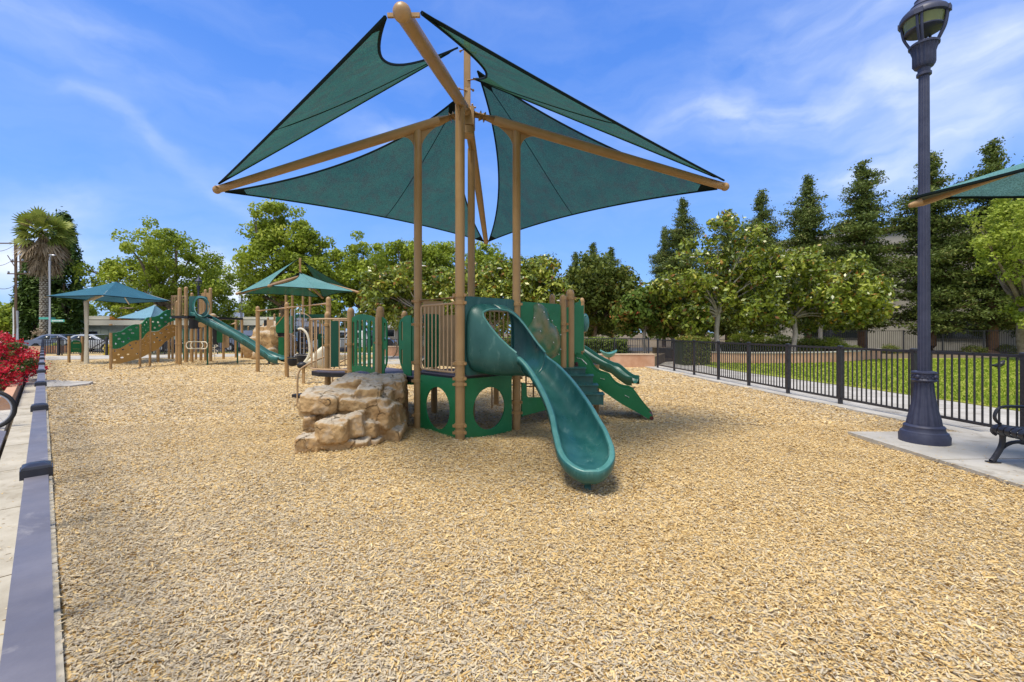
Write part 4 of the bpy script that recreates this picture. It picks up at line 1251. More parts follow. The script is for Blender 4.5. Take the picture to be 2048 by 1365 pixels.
# entry panels by the ramp
panel((1.16, 8.25), (1.50, 8.52), smooth_poly([(0, 1.22), (0, 2.06), (.06, 2.14), (.13, 2.16), (.19, 2.16), (.19, 1.2), (.10, 1.18)], 2), [], name='entry_panel', n=0)
EP = Plane((1.34, 8.42), (1.66, 8.66))
panel((1.34, 8.42), (1.66, 8.66), EP.poly([(1156, 660), (1155, 625), (1157, 616), (1161, 612), (1167, 611), (1167, 702), (1156, 703), (1154, 698), (1157, 690), (1154, 680)]), [], name='entry_panel', bolts=[(.1, 1.3), (.1, 1.9)])
panel((.98, 8.06), (1.12, 8.12), rrect(0, .92, .11, 2.05, .03), [], name='filler_panel')
MB().tube([at(1160, 703, 8.6), at(1160, 740, 8.6)], .06, 10).build('ramp_bracket', M['tan'], main)
mb = MB(); c = at(1153, 728, 8.25); mb.ball(c, .035, 8, 6); mb.box(c+Vector((0, 0, -.06)), (.06, .06, .08)); mb.build('clamp', mat('clamp_dark', (.06, .02, .02), .5, .4), main)
MB().ball(at(1170, 646, 9.6), .17, 12, 8, (.55, .6, 1.2)).build('bubble_window', M['teal_rim'], main)
# far wavy slide on the right
ws = bez([(1.90, 13.5, .98), (2.1, 13.35, .97), (2.45, 13.08, .72), (2.8, 12.8, .52), (2.98, 12.65, .46), (3.15, 12.5, .30), (3.33, 12.35, .17), (3.45, 12.25, .16)], 4)
rows_mesh(slide_sheet(ws, [.22]*len(ws), [.2]*len(ws), .03, .24, nphi=8), [M['teal_d'], M['teal_d']], 'wave_slide', main, ang=22)
MB().slab([(1.5, 13.2), (1.95, 13.8), (1.2, 14.4), (.7, 13.8)], .86, .96).build('deck', M['deck'], main, smooth=False)
for x, y in ((1.52, 13.2), (1.97, 13.8), (.72, 13.8)): post(main, x, y, 2.1, .06)
railing((1.52, 13.2), (1.97, 13.8), 1.0, 1.9, 3)
# ------------------------------------------------------------------ climbing rock in front
def rock(name, label, blocks, vox, disp, cat='climbing rock', smooth_it=2):
    """blocks: (center, size, rz, tilt)"""
    c0 = blocks[0][0]
    t = tag(None_obj := bpy.data.objects.new(name, bpy.data.meshes.new(name)), label, cat)
    mb = MB()
    rr = random.Random(3)
    for (c, d, rz_) in blocks:
        c = Vector(c)
        mt = Matrix.Rotation(rz_, 3, 'Z') @ Matrix.Rotation(rr.uniform(-.16, .16), 3, 'X') @ Matrix.Rotation(rr.uniform(-.16, .16), 3, 'Y')
        # super-ellipsoid block with jittered corners
        n, k = 18, 12; vs = []; fs = []
        ph1, ph2 = rr.uniform(0, 6), rr.uniform(0, 6)
        for i in range(k+1):
            v = -PI/2+PI*i/k
            for j in range(n):
                u = 2*PI*j/n
                f = lambda x, e: math.copysign(abs(x)**e, x)
                e = .30
                p = Vector((f(math.cos(v), e)*f(math.cos(u), e)*d[0]/2, f(math.cos(v), e)*f(math.sin(u), e)*d[1]/2, f(math.sin(v), e)*d[2]/2))
                w = 1+.10*math.sin(3*u+ph1)*math.cos(2*v+ph2)
                vs.append(c+mt@(p*w))
        for i in range(k):
            for j in range(n):
                fs.append((i*n+j, i*n+(j+1) % n, (i+1)*n+(j+1) % n, (i+1)*n+j))
        mb.add(vs, fs)
    me = None_obj.data
    me.from_pydata([tuple(Vector(p)-Vector((c0[0], c0[1], 0))) for p in mb.v], [], mb.f)
    me.polygons.foreach_set('use_smooth', [True]*len(me.polygons))
    None_obj.location = (c0[0], c0[1], 0)
    C.objects.link(None_obj)
    m = None_obj.modifiers.new('remesh', 'REMESH'); m.mode = 'VOXEL'; m.voxel_size = vox; m.use_smooth_shade = True
    sm = None_obj.modifiers.new('smooth', 'SMOOTH'); sm.iterations = smooth_it; sm.factor = .6
    for sc, st, ty in disp:
        tx = bpy.data.textures.new('rock_tex', ty); tx.noise_scale = sc
        if ty == 'CLOUDS': tx.noise_depth = 3
        dm = None_obj.modifiers.new('disp', 'DISPLACE'); dm.texture = tx; dm.strength = st; dm.mid_level = .5
    me.materials.append(ROCKM)
    return None_obj
def rock_mat():
    m = mat('rock_cast', (.30, .165, .055), .85, .18)
    nt = m.node_tree; N = nt.nodes.new; L = nt.links.new; b = nt.nodes['Principled BSDF']
    tc = N('ShaderNodeTexCoord')
    def noise(s, d=6, ro=.6):
        n = N('ShaderNodeTexNoise'); n.inputs['Scale'].default_value = s; n.inputs['Detail'].default_value = d; n.inputs['Roughness'].default_value = ro
        L(tc.outputs['Object'], n.inputs['Vector']); return n.outputs['Fac']
    def rng_(s, a, c):
        r = N('ShaderNodeMapRange'); r.inputs[1].default_value = a; r.inputs[2].default_value = c; L(s, r.inputs[0]); return r.outputs[0]
    def mix(f, a, c):
        x = N('ShaderNodeMix'); x.data_type = 'RGBA'; L(f, x.inputs[0])
        for i, v in ((6, a), (7, c)):
            if isinstance(v, tuple): x.inputs[i].default_value = (*v, 1)
            else: L(v, x.inputs[i])
        return x.outputs[2]
    c1 = mix(rng_(noise(3.5), .35, .65), (.33, .195, .085), (.47, .32, .16))
    c2 = mix(rng_(noise(5, 8, .7), .53, .70), c1, (.40, .32, .23))
    # upward-facing ledges paler and greyer, broken up by noise
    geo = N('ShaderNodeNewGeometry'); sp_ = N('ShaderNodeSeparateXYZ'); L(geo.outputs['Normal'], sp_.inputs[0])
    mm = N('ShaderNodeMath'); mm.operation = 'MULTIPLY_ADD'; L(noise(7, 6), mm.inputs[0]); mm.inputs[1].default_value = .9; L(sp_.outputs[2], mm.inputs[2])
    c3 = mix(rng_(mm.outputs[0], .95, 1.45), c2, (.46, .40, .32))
    c4 = mix(rng_(noise(11, 8, .75), .60, .74), c3, (.15, .10, .055))
    wv = N('ShaderNodeTexNoise'); wv.inputs['Scale'].default_value = 4; wv.inputs['Detail'].default_value = 4; L(tc.outputs['Object'], wv.inputs['Vector'])
    wa = N('ShaderNodeVectorMath'); wa.operation = 'MULTIPLY_ADD'; L(wv.outputs['Color'], wa.inputs[0]); wa.inputs[1].default_value = (.35, .35, .35); L(tc.outputs['Object'], wa.inputs[2])
    vo = N('ShaderNodeTexVoronoi'); vo.feature = 'DISTANCE_TO_EDGE'; vo.inputs['Scale'].default_value = 2.6; L(wa.outputs[0], vo.inputs['Vector'])
    ck0 = rng_(vo.outputs['Distance'], .0, .035)
    om = N('ShaderNodeMath'); om.operation = 'MAXIMUM'; L(ck0, om.inputs[0]); L(rng_(noise(2.6, 3), .42, .56), om.inputs[1]); ck = om.outputs[0]
    c5 = mix(ck, (.20, .135, .07), c4)
    h_ = N('ShaderNodeMix'); h_.data_type = 'RGBA'; h_.inputs[0].default_value = .6; L(c4, h_.inputs[6]); L(c5, h_.inputs[7]); c4 = h_.outputs[2]
    L(c4, b.inputs['Base Color'])
    bc = N('ShaderNodeBump'); bc.inputs['Strength'].default_value = 1; bc.inputs['Distance'].default_value = .03; L(ck, bc.inputs['Height'])
    bp = N('ShaderNodeBump'); bp.inputs['Strength'].default_value = .8; bp.inputs['Distance'].default_value = .02
    L(noise(19, 10, .75), bp.inputs['Height']); L(bc.outputs[0], bp.inputs['Normal']); L(bp.outputs[0], b.inputs['Normal'])
    return m
ROCKM = rock_mat()
def blk(px0, px1, py0, py1, Y, depth, rz_=0.0):
    """block whose front face fills the given photo rectangle at distance Y"""
    a = at(px0, py1, Y); b = at(px1, py0, Y)
    return ((((a.x+b.x)/2), Y+depth/2, (a.z+b.z)/2), (abs(b.x-a.x), depth, abs(b.z-a.z)), rz_)
blocks = [
    blk(625, 785, 785, 884, 6.48, 1.1), blk(607, 705, 797, 884, 6.28, 1.0), blk(640, 770, 805, 886, 6.2, .9),
    blk(656, 800, 757, 812, 6.95, .75, .05), blk(700, 798, 758, 800, 6.8, .7), blk(655, 725, 760, 800, 6.7, .7), blk(735, 799, 775, 822, 6.75, .6, .1),
    blk(586, 662, 789, 826, 6.05, .9, .1), blk(625, 700, 786, 815, 6.2, .8), blk(590, 625, 800, 832, 6.1, .5),
    blk(599, 632, 826, 882, 6.1, .6, .1), blk(621, 694, 844, 886, 5.72, .5, .03), blk(636, 686, 846, 888, 5.68, .4),
    blk(671, 726, 797, 822, 6.15, .6, .2), blk(704, 752, 774, 796, 6.3, .6, .15), blk(727, 761, 797, 819, 6.25, .6),
    blk(682, 721, 832, 880, 5.9, .5, .15), blk(718, 750, 849, 880, 6.0, .5), blk(755, 784, 815, 864, 6.2, .6, -.1), blk(728, 762, 818, 850, 6.35, .5),
    blk(740, 799, 856, 882, 6.25, .6), blk(770, 800, 828, 876, 6.5, .5),
    blk(577, 622, 880, 914, 5.68, .55, .3), blk(606, 700, 884, 906, 5.75, .5), blk(675, 735, 880, 902, 5.85, .5, .1), blk(726, 757, 880, 895, 6.0, .4)]
rk = rock('climbing_rock', 'stepped tan artificial boulder for climbing beside the main tower', blocks, .014, ((.45, .06, 'CLOUDS'), (.16, .055, 'CLOUDS'), (.055, .026, 'CLOUDS')), smooth_it=0)
blk2 = [blk(498, 560, 664, 715, 26.2, 2.2), blk(476, 520, 676, 702, 26, 1.6), blk(505, 545, 652, 672, 26.5, 2), blk(484, 503, 690, 720, 26, 1.2), blk(520, 552, 645, 660, 27, 2), blk(500, 550, 700, 716, 25.7, 1.5), blk(540, 556, 652, 690, 26, 1.5)]
rock('climbing_rock', 'brown layered boulder wall behind the far spiral slide', blk2, .07, ((1.0, .35, 'CLOUDS'), (.3, .12, 'CLOUDS')))
# ================================================================== far slide tower (left)
tw = thing('play_structure', 'tall tan and green play tower with spiral teal slide and holed climbing walls at left', 'playground structure', (-15.6, 21.4, 0))
def gpost(parent, px, pyb, pyt, r=.062, cap=True, rings=(1.0, 1.9), mt='tan', z0=0.0):
    p = gd(px, pyb, z0)
    zt = EYE+(HOR-pyt)/FPX*p.y
    return post(parent, p.x, p.y, zt, r, rings=rings, cap=cap, mt=mt, bolts=False, n=12), p, zt
for px, pb, pt, r in ((354, 728, 606, .07), (359.5, 731, 580, .08), (372, 726, 578, .085), (411, 722, 583, .07), (421, 723, 580, .08), (345, 719, 620, .06), (338, 718, 622, .06), (402, 721, 600, .07), (447, 718, 650, .07), (392, 719, 640, .06), (316, 725, 700, .07), (384, 724, 590, .07)):
    gpost(tw, px, pb, pt, r)
for px, pb, pt in ((221.5, 740, 666), (280, 735, 649), (300, 733, 636)):
    gpost(tw, px, pb, pt, .05, cap=False)
# climbing walls
W1 = Plane((gd(221.5, 740).x, gd(221.5, 740).y), (gd(280, 735).x, gd(280, 735).y))
W2 = Plane((gd(280, 735).x, gd(280, 735).y), (gd(300, 733).x, gd(300, 733).y))
W3 = Plane((gd(300, 733).x, gd(300, 733).y), (gd(354, 728).x, gd(354, 728).y))
M['ochre'] = mat('ochre_plastic', (.40, .22, .055), .5, .3, col2=(.45, .26, .08), nscale=3)
def holes(pl, hs):
    out = []
    for (x, y, rx, ry) in hs:
        a = pl.uv(x-rx, y); b = pl.uv(x+rx, y); c = pl.uv(x, y-ry); d = pl.uv(x, y+ry)
        out.append(circle((a[0]+b[0])/2, (c[1]+d[1])/2, abs(b[0]-a[0])/2, abs(c[1]-d[1])/2, 12))
    return out
def tpanel(pl, poly, hs, m, name, n=0.0):
    MB().prism(pl.poly(poly), holes(pl, hs), pl.P(0, 0, n), pl.U, (0, 0, 1), .03).build(name, M[m], tw, ang=25)
tpanel(W1, [(223, 697), (223, 666), (233, 665.5), (243, 663), (253, 656), (262, 651), (271, 649), (279, 649), (279, 680), (270, 681), (260, 684), (250, 691), (240, 696), (230, 698)],
       [(232, 671, 3, 1.8), (247, 667.5, 4.5, 1.8), (260, 660, 4.5, 1.8), (273, 655.5, 3.5, 1.8), (238, 678, 3.5, 2), (265, 666.5, 4, 1.8), (257, 677.5, 3, 2), (246, 684, 3.4, 1.6), (231, 688, 3, 1.6)], 'green', 'climbing_panel')
tpanel(W1, [(223, 728), (223, 698.5), (232, 699), (242, 696.5), (252, 690.5), (262, 683.5), (271, 681), (279, 682), (279, 717), (265, 721), (250, 725), (238, 728)],
       [(230, 702.5, 2.5, 1.5), (246, 699.5, 3.5, 1.5), (260, 691, 3.2, 1.5), (264, 697.5, 3, 1.5), (237, 709.5, 3.2, 1.4), (256, 709, 3.2, 1.6), (244, 715.5, 4, 1.6), (229, 720.5, 3.6, 1.7), (274, 708, 3, 1.7), (272, 686.5, 2.5, 1.4)], 'ochre', 'climbing_panel')
tpanel(W2, [(281, 679), (281, 648), (285, 646), (289, 641), (293, 636), (299, 634.5), (299, 663), (295, 664), (290, 669), (286, 676)],
       [(285, 655, 1.3, 2), (289, 650, 1.3, 2), (293, 645, 1.4, 2.2), (296, 640, 1.2, 1.7), (286, 665, 1.3, 1.8), (291, 660, 1.4, 2), (296, 654, 1.3, 2)], 'green', 'climbing_panel')
tpanel(W2, [(281, 716), (281, 682), (286, 678), (291, 669), (295, 664.5), (299, 663.5), (299, 706), (290, 712)],
       [(285, 688, 1.2, 1.8), (289, 682, 1.2, 1.8), (295, 672, 1.4, 1.8), (291, 690, 1.3, 1.6), (296, 684, 1.2, 1.6), (286, 700, 1.3, 1.8)], 'ochre', 'climbing_panel')
tpanel(W3, [(301, 662), (301, 634.5), (309, 634), (318, 631), (327, 624), (335, 620), (342, 619), (350, 622), (350, 641), (344, 643), (336, 646), (327, 654), (318, 661), (310, 663)],
       [(306, 644, 3, 1.6), (316, 645, 2.6, 2), (323, 636, 3.4, 1.7), (331, 630, 2.6, 1.5), (309, 656, 3, 2), (319, 652, 3.4, 2), (331, 644, 3, 1.8), (341, 636, 3, 1.6), (346, 628, 2, 2)], 'green', 'climbing_panel')
tpanel(W3, [(301, 704), (301, 664), (309, 664.5), (318, 662.5), (327, 655), (336, 651), (344, 650), (350, 650), (350, 672), (342, 676), (330, 684), (322, 693), (310, 702)],
       [(308, 669, 2.6, 1.6), (322, 666.5, 3.8, 1.5), (333, 659, 3.4, 1.5), (345, 655, 2.8, 1.4), (314, 675.5, 3.2, 1.6), (337, 665.5, 2.6, 1.5), (320, 681, 3.4, 1.6), (331, 674.5, 2.8, 1.6), (308, 685, 2.6, 1.6), (346, 663, 2.4, 1.5)], 'ochre', 'climbing_panel')
# decks and railings
def tdeck(x0, x1, py, Y0, Y1, th=.2):
    a = at(x0, py, Y0); b = at(x1, py, Y0)
    MB().slab([(a.x, Y0), (b.x, Y0), (b.x+.3, Y1), (a.x+.3, Y1)], a.z-th, a.z).build('deck', M['black'], tw, smooth=False)
tdeck(343, 375, 632, 20.6, 22.0, .12); tdeck(374, 424, 634, 21.6, 23.6, .1)
def trail(x0, x1, y0, y1, Y, nb, r=.015):
    mb = MB(); pts = [at(x0, y1, Y), at(x1, y1, Y), at(x1, y0, Y), at(x0, y0, Y)]
    mb.tube(pts, r*1.5, 6, closed=True)
    for k in range(1, nb):
        x = x0+(x1-x0)*k/nb; mb.tube([at(x, y1, Y), at(x, y0, Y)], r, 5)
    mb.build('railing', M['tan2'], tw)
trail(343, 358, 592, 631, 20.7, 5); trail(346, 372, 593, 630, 22.3, 8); trail(398, 408, 592, 632, 24, 3)
# crawl panels under the deck
def tp(x0, x1, y0, y1, Y, m, name='panel', dY=.03):
    a = at(x0, y1, Y); b = at(x1, y0, Y)
    MB().prism(rrect(0, 0, b.x-a.x, b.z-a.z, min(.06, (b.x-a.x)/4)), [], (a.x, Y, a.z), (1, 0, 0), (0, 0, 1), dY).build(name, M[m], tw, ang=25)
tp(378, 401, 636, 658, 23.0, 'black'); tp(366, 377, 658, 720, 23.6, 'green_d'); tp(397, 410, 645, 655, 22.8, 'tan'); tp(434, 445, 652, 686, 22.2, 'green'); tp(447, 458, 664, 696, 22.4, 'tan2')
tp(380, 386, 662, 722, 24.2, 'tan'); tp(426, 436, 655, 690, 23.5, 'black'); tp(403, 418, 586, 630, 24.2, 'tan', 'back_panel')
# grab loops and corkscrew pole
mb = MB()
for dx in (0, 9):
    mb.tube([at(378+dx+(22 if math.cos(a) > 0 else 0)+5.5*math.cos(a), 691+7*math.sin(a), 20.9) for a in [2*PI*i/20 for i in range(20)]], .025, 6, closed=True)
mb.build('grab_loop', M['cream'], tw)
p0 = gd(429, 718)
mb = MB().tube([p0, p0+Vector((0, 0, 1.9))], .03, 7)
mb.tube([p0+Vector((.16*math.cos(t*2.1*PI), .16*math.sin(t*2.1*PI), .1+t*.33)) for t in [i/10 for i in range(42)]], .018, 5)
mb.build('corkscrew_pole', M['cream'], tw)
# spiral slide
sp2 = bez([(-15.35, 21.4, 2.30), (-15.05, 21.35, 2.22), (-14.5, 21.3, 1.95), (-13.9, 21.3, 1.62), (-13.3, 21.35, 1.28), (-12.75, 21.4, .92), (-12.25, 21.45, .58), (-11.85, 21.5, .34), (-11.5, 21.45, .25), (-11.15, 21.35, .25)], 4)
rows_mesh(slide_sheet(sp2, [.31]*(len(sp2)-3)+[.30, .28, .24], [.24]*(len(sp2)-8)+[.22, .2, .19, .17, .16, .15, .14, .12], .06, .30), [M['teal'], M['teal_rim']], 'slide', tw)
pa, pb = at(378, 634, 21.2), at(420, 594, 21.6)
inner = []
for i in range(40):
    ph = 2*PI*i/40; inner.append(((pb.x-pa.x)*.56+.27*math.cos(ph)*1.0, (pb.z-pa.z)*.5+.38*math.sin(ph)))
MB().prism(rrect(0, 0, pb.x-pa.x, pb.z-pa.z, .06), [inner], (pa.x, pa.y, pa.z), (pb.x-pa.x, pb.y-pa.y, 0), (0, 0, 1), .05).build('slide_mounting_plate', M['teal'], tw, ang=25)
hd = MB(); n1, n2 = 32, 8
for i in range(n1+1):
    ph = 2*PI*i/n1
    for j in range(n2+1):
        t = j/n2
        ext = .16+.55*max(0, .5-.5*math.sin(ph))**1.5
        w, h = .46*(1-t)+.33*t, .50*(1-t)+.42*t
        x = pa.x+(pb.x-pa.x)*(.5+.1*t)+w*math.copysign(abs(math.cos(ph))**.8, math.cos(ph))+ext*t*.75
        z = pa.z+(pb.z-pa.z)*.5+h*math.sin(ph)-.10*t*(ext)
        hd.v.append((x, pa.y+.2-ext*t*.9, z))
for i in range(n1):
    for j in range(n2):
        a = i*(n2+1)+j; hd.f.append((a, a+1, a+n2+2, a+n2+1)); hd.m.append(0)
o = hd.build('slide_hood', M['teal'], tw, ang=70); o.modifiers.new('thick', 'SOLIDIFY').thickness = .03
for px, pb_, pt in ((415, 730, 652), (475, 727, 684)):
    gpost(tw, px, pb_, pt, .035, cap=False, rings=(), mt='green_d')
p = gd(538, 728); MB().tube([p, p+Vector((0, 0, .3))], .05, 8).build('slide_foot', M['black'], tw)
# climbing net frame and beams right of the tower
for px, pb_, pt in ((484, 717, 640), (472, 716, 642), (497, 700, 655)):
    gpost(tw, px, pb_, pt, .07, rings=())
MB().tube([at(445, 654, 23), at(470, 647, 24)], .05, 8).build('beam', M['tan2'], tw)
MB().ball(at(426, 633, 23.4), .17, 10, 7, (1, 1, .9)).ball(at(436, 642, 23.4), .16, 10, 7, (1, 1, 1.4)).ball(at(431, 650, 23.4), .15, 10, 7).build('carved_rock_top', ROCKM, tw)

# ================================================================== third structure with teal shade
t3 = thing('play_structure', 'play tower under pale teal shade sails beyond the swing beam', 'playground structure', (-12.5, 26.2, 0))
def sh3():
    Cx, Cy = -12.65, 26.2
    H3 = Vector((Cx, Cy, 4.9))
    tips = [tipat(474, 588, 3.7), at(716, 585, 24.6), at(538, 572.5, 23.0), at(645, 596, 28.9)]
    for T in tips: arm(t3, H3, T, .08, .07, .08)
    MB().tube([(Cx, Cy, 4.6), (Cx, Cy, 6.0)], .07, 10).build('mast', M['tan'], t3)
    hi = Vector((Cx, Cy, 5.95)); lo = Vector((Cx, Cy-.12, 5.15))
    L_, R_, Nn, Ff = tips
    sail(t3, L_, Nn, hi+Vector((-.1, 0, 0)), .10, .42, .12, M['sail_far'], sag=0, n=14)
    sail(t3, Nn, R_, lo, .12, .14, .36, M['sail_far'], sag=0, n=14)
    sail(t3, L_, Ff, lo+Vector((-.1, .2, 0)), .16, .3, .25, M['sail'], sag=0, n=12)
    sail(t3, Ff, R_, hi+Vector((.1, .1, -.1)), .16, .2, .22, M['sail'], sag=0, n=12)
sh3()
def g3(px, pb, pt, r=.065, z0=0, **k):
    p = gd(px, pb, z0); return post(t3, p.x, p.y, EYE+(HOR-pt)/FPX*p.y, r, rings=(1.0, 1.7), bolts=False, n=10, **k)
for px, pb, pt in ((572, 714, 572), (585, 713, 572), (606, 710, 572), (620, 712, 572)): g3(px, pb, pt, .075, cap=False)
for px, pb, pt in ((549, 713, 631), (536, 711, 638), (560, 713, 630), (640, 711, 632), (630, 712, 640)): g3(px, pb, pt, .06)
def p3(x0, x1, y0, y1, Y, m, name='panel'):
    a = at(x0, y1, Y); b = at(x1, y0, Y)
    MB().prism(rrect(0, 0, b.x-a.x, b.z-a.z, min(.08, (b.x-a.x)/4)), [], (a.x, Y, a.z), (1, 0, 0), (0, 0, 1), .04).build(name, M[m], t3, ang=25)
p3(552, 571, 634, 666, 26.0, 'green'); p3(579, 585, 632, 667, 25.4, 'green'); p3(557, 568, 675, 712, 26.0, 'green'); p3(534, 547, 640, 678, 26.6, 'tan2'); p3(528, 534, 641, 668, 27, 'black')
p3(551, 572, 666, 673, 26.1, 'black', 'deck'); p3(586, 618, 659, 664, 25.5, 'black', 'deck'); p3(596, 612, 664, 708, 26.8, 'black', 'panel'); p3(588, 660, 629, 636, 27.3, 'green_d', 'roof_panel'); p3(636, 648, 668, 712, 28, 'green_d')
MB().tube([at(647+9*math.cos(a), 668+7*math.sin(a), 27) for a in [R(-100+20*i) for i in range(12)]], .05, 7).build('slide_bend', M['teal_rim'], t3)
rr = random.Random(5); nm = MB()
for k in range(7): nm.tube([at(596+3*k, 632+k*1.2, 25.2), at(600+4.5*k, 706, 25.2)], .012, 4)
for k in range(6): nm.tube([at(597+k, 642+11*k, 25.2), at(622+3*k, 648+10*k, 25.2)], .012, 4)
nm.tube(bez([tuple(at(*q, 25.2)) for q in ((594, 626), (606, 627), (617, 632), (624, 640))], 4), .03, 6)
nm.build('climbing_net', M['tan2'], t3)

# ================================================================== swing beam
sw = thing('swing_set', 'tan overhead beam on three posts with a bucket swing left of the main tower', 'swing frame', (-7.9, 15.4, 0))
sA, sB, sC = Vector((-10.02, 17.3, 0)), Vector((-7.9, 15.4, 0)), Vector((-5.58, 13.35, 0))
for p, z in ((sA, 2.50), (sB, 2.53), (sC, 2.56)): post(sw, p.x, p.y, z, .072, rings=(2.42,), bolts=False)
MB().tube([sA+Vector((0, 0, 2.42)), sB+Vector((0, 0, 2.44))], .036, 10).tube([sB+Vector((0, 0, 2.44)), sC+Vector((0, 0, 2.46))], .036, 10).build('beam', M['tan2'], sw)
MB().tube([sB+Vector((0, 0, 2.3)), sB+Vector((-.75, .7, 1.85))], .02, 6).build('brace', M['tan2'], sw)
def swing(label, f, zseat, bucket):
    c = sB.lerp(sC, f)
    t = thing('swing', label, 'swing', (c.x, c.y, 0), group='swings on the beam')
    d = (sC-sB).normalized()
    for s in (-1, 1):
        MB().tube([c+d*.16*s+Vector((0, 0, 2.38)), c+d*.14*s+Vector((0, 0, zseat+.3))], .011, 5).build('chain', M['steel'], t)
    mb = MB()
    if bucket:
        mb.lathe([(.06, 0), (.13, .03), (.16, .12), (.165, .24), (.15, .25), (.14, .13), (.05, .05)], (c.x, c.y, zseat), 12)
        mb.tube([c+Vector((.16*math.cos(a), .16*math.sin(a), zseat+.30)) for a in [2*PI*i/12 for i in range(12)]], .02, 6, closed=True)
    mb.build('seat', M['black'], t)
swing('black bucket swing hanging nearest the middle post', .16, .42, True)
swing('black bucket swing hanging second from the middle post', .40, .55, True)
def spinner():
    p = gd(628, 742)
    t = thing('spinning_seat', 'tan shell seat with a curved pole behind the bay railing', 'spinner', (p.x, p.y, 0))
    Y = 13.6
    a = [tuple(at(*q, Y)) for q in ((596, 659), (603, 658), (611, 664), (616, 674), (619, 690), (619, 706), (614, 718), (606, 728))]
    MB().tube(bez(a, 4), .035, 8).build('pole', M['cream'], t)
    mb = MB()
    ring = [at(*q, Y) for q in ((600, 726), (604, 735), (616, 739), (632, 738), (648, 737), (653, 722), (653, 700), (650, 690), (640, 694), (628, 706), (615, 722))]
    c = sum(ring, Vector())/len(ring)
    n = len(ring); rr_ = bez([tuple(p) for p in ring+[ring[0]]], 3)[:-1]; n = len(rr_)
    for k in range(7):
        s = k/6
        for p in rr_: mb.v.append(tuple(c+(p-c)*(1-s*.98)+Vector((0, -.28*math.sqrt(1-(1-s)**2)+.1, 0))))
    for k in range(6):
        for j in range(n): mb.f.append((k*n+j, k*n+(j+1) % n, (k+1)*n+(j+1) % n, (k+1)*n+j)); mb.m.append(0)
    o = mb.build('shell', M['cream'], t, ang=80); o.modifiers.new('thick', 'SOLIDIFY').thickness = .05
    MB().ball(at(604, 731, Y-.15), .13, 10, 7, (1.2, 1, .8)).build('bumper', M['black'], t)
    MB().tube([(p.x, Y+.1, 0), (p.x, Y+.1, .6)], .05, 8).build('stem', M['tan'], t)
spinner()

# ================================================================== cantilever umbrella, small pale umbrella, right umbrella
def hip_canopy(parent, corners, peak, m, thick=.0, k=.06, name='canopy', n=8):
    mb = MB(); peak = Vector(peak); cs = [Vector(c) for c in corners]; G = sum(cs, Vector())/4
    for s in range(4):
        A, B = cs[s], cs[(s+1) % 4]
        base = len(mb.v)
        for i in range(n+1):
            for j in range(n+1):
                e = A.lerp(B, j/n); e = e+(G-(A+B)/2)*(4*(j/n)*(1-j/n)*k)
                p = e.lerp(peak, i/n); p.z -= .05*math.sin(PI*i/n)
                mb.v.append(tuple(p))
        for i in range(n):
            for j in range(n):
                a = base+i*(n+1)+j; mb.f.append((a, a+1, a+n+2, a+n+1)); mb.m.append(0)
    o = mb.build(name, m, parent, ang=12)
    hm = MB()
    for s in range(4):
        A, B = cs[s], cs[(s+1) % 4]
        hm.tube([A.lerp(B, j/10)+(G-(A+B)/2)*(4*(j/10)*(1-j/10)*k) for j in range(11)], .02, 5)
    hm.build('hem', M['hem'], o)
    return o
t = thing('cantilever_shade', 'wide dark teal cantilever shade on a cream post at left', 'shade canopy', (-21.6, 22.3, 0))
pk = at(232, 564, 22.6)
cs = [at(88, 593, 20.9), at(205, 591, 20.4), at(344, 603, 24.1), at(258, 607.5, 26.0)]
hip_canopy(t, cs, pk, M['sail_blue'], k=.05)
pp = gd(173, 727)
MB().tube([(pp.x, pp.y, -.1), (pp.x, pp.y, EYE+61/FPX*pp.y)], .11, 14).build('post', M['cream'], t)
MB().tube([(pp.x, pp.y, EYE+61/FPX*pp.y), (pp.x+.25, pp.y, EYE+65/FPX*pp.y), pk+Vector((-.45, 0, -.55)), pk+Vector((0, 0, -.15))], .09, 12).build('arm', M['cream'], t)
for c in cs: MB().tube([pk+Vector((0, 0, -.12)), c+Vector((0, 0, -.04))], .035, 6).build('rib', M['cream'], t)
t = thing('shade_canopy', 'small pale blue pointed shade behind the climbing walls', 'shade canopy', (at(300, 640, 32).x, 32, 0))
pk = at(310, 610, 33)
cs = [at(232, 637, 30), at(300, 638, 29.5), at(352, 640, 34), at(280, 641, 36)]
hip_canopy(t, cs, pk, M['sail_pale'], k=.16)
MB().tube([(pk.x, pk.y, 0), (pk.x, pk.y, pk.z)], .09, 10).build('post', M['cream'], t)
t = thing('shade_canopy', 'green shade over the bench, its corner and tan rafter reaching in at right', 'shade canopy', (8.1, 3.4, 0))
tipc = at(1822, 411, 5.35)
Pc = Vector((8.15, 3.35, 4.25))
cs = [tipc, Vector((11.9, 6.3, tipc.z)), Vector((12.3, .5, tipc.z)), Vector((5.0, -.6, tipc.z))]
up = Vector((0, 0, .085))
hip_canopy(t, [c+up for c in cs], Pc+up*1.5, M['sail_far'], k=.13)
for c in cs:
    d = (c-Pc).normalized()
    MB().tube([Pc, c-d*.1, c], [.06, .055, .03], 12).ball(c, .03, 10, 6).build('rafter', M['tan'], t)
MB().tube([(Pc.x+.0, Pc.y, -.1), (Pc.x, Pc.y, Pc.z)], .08, 14).build('post', M['tan'], t)

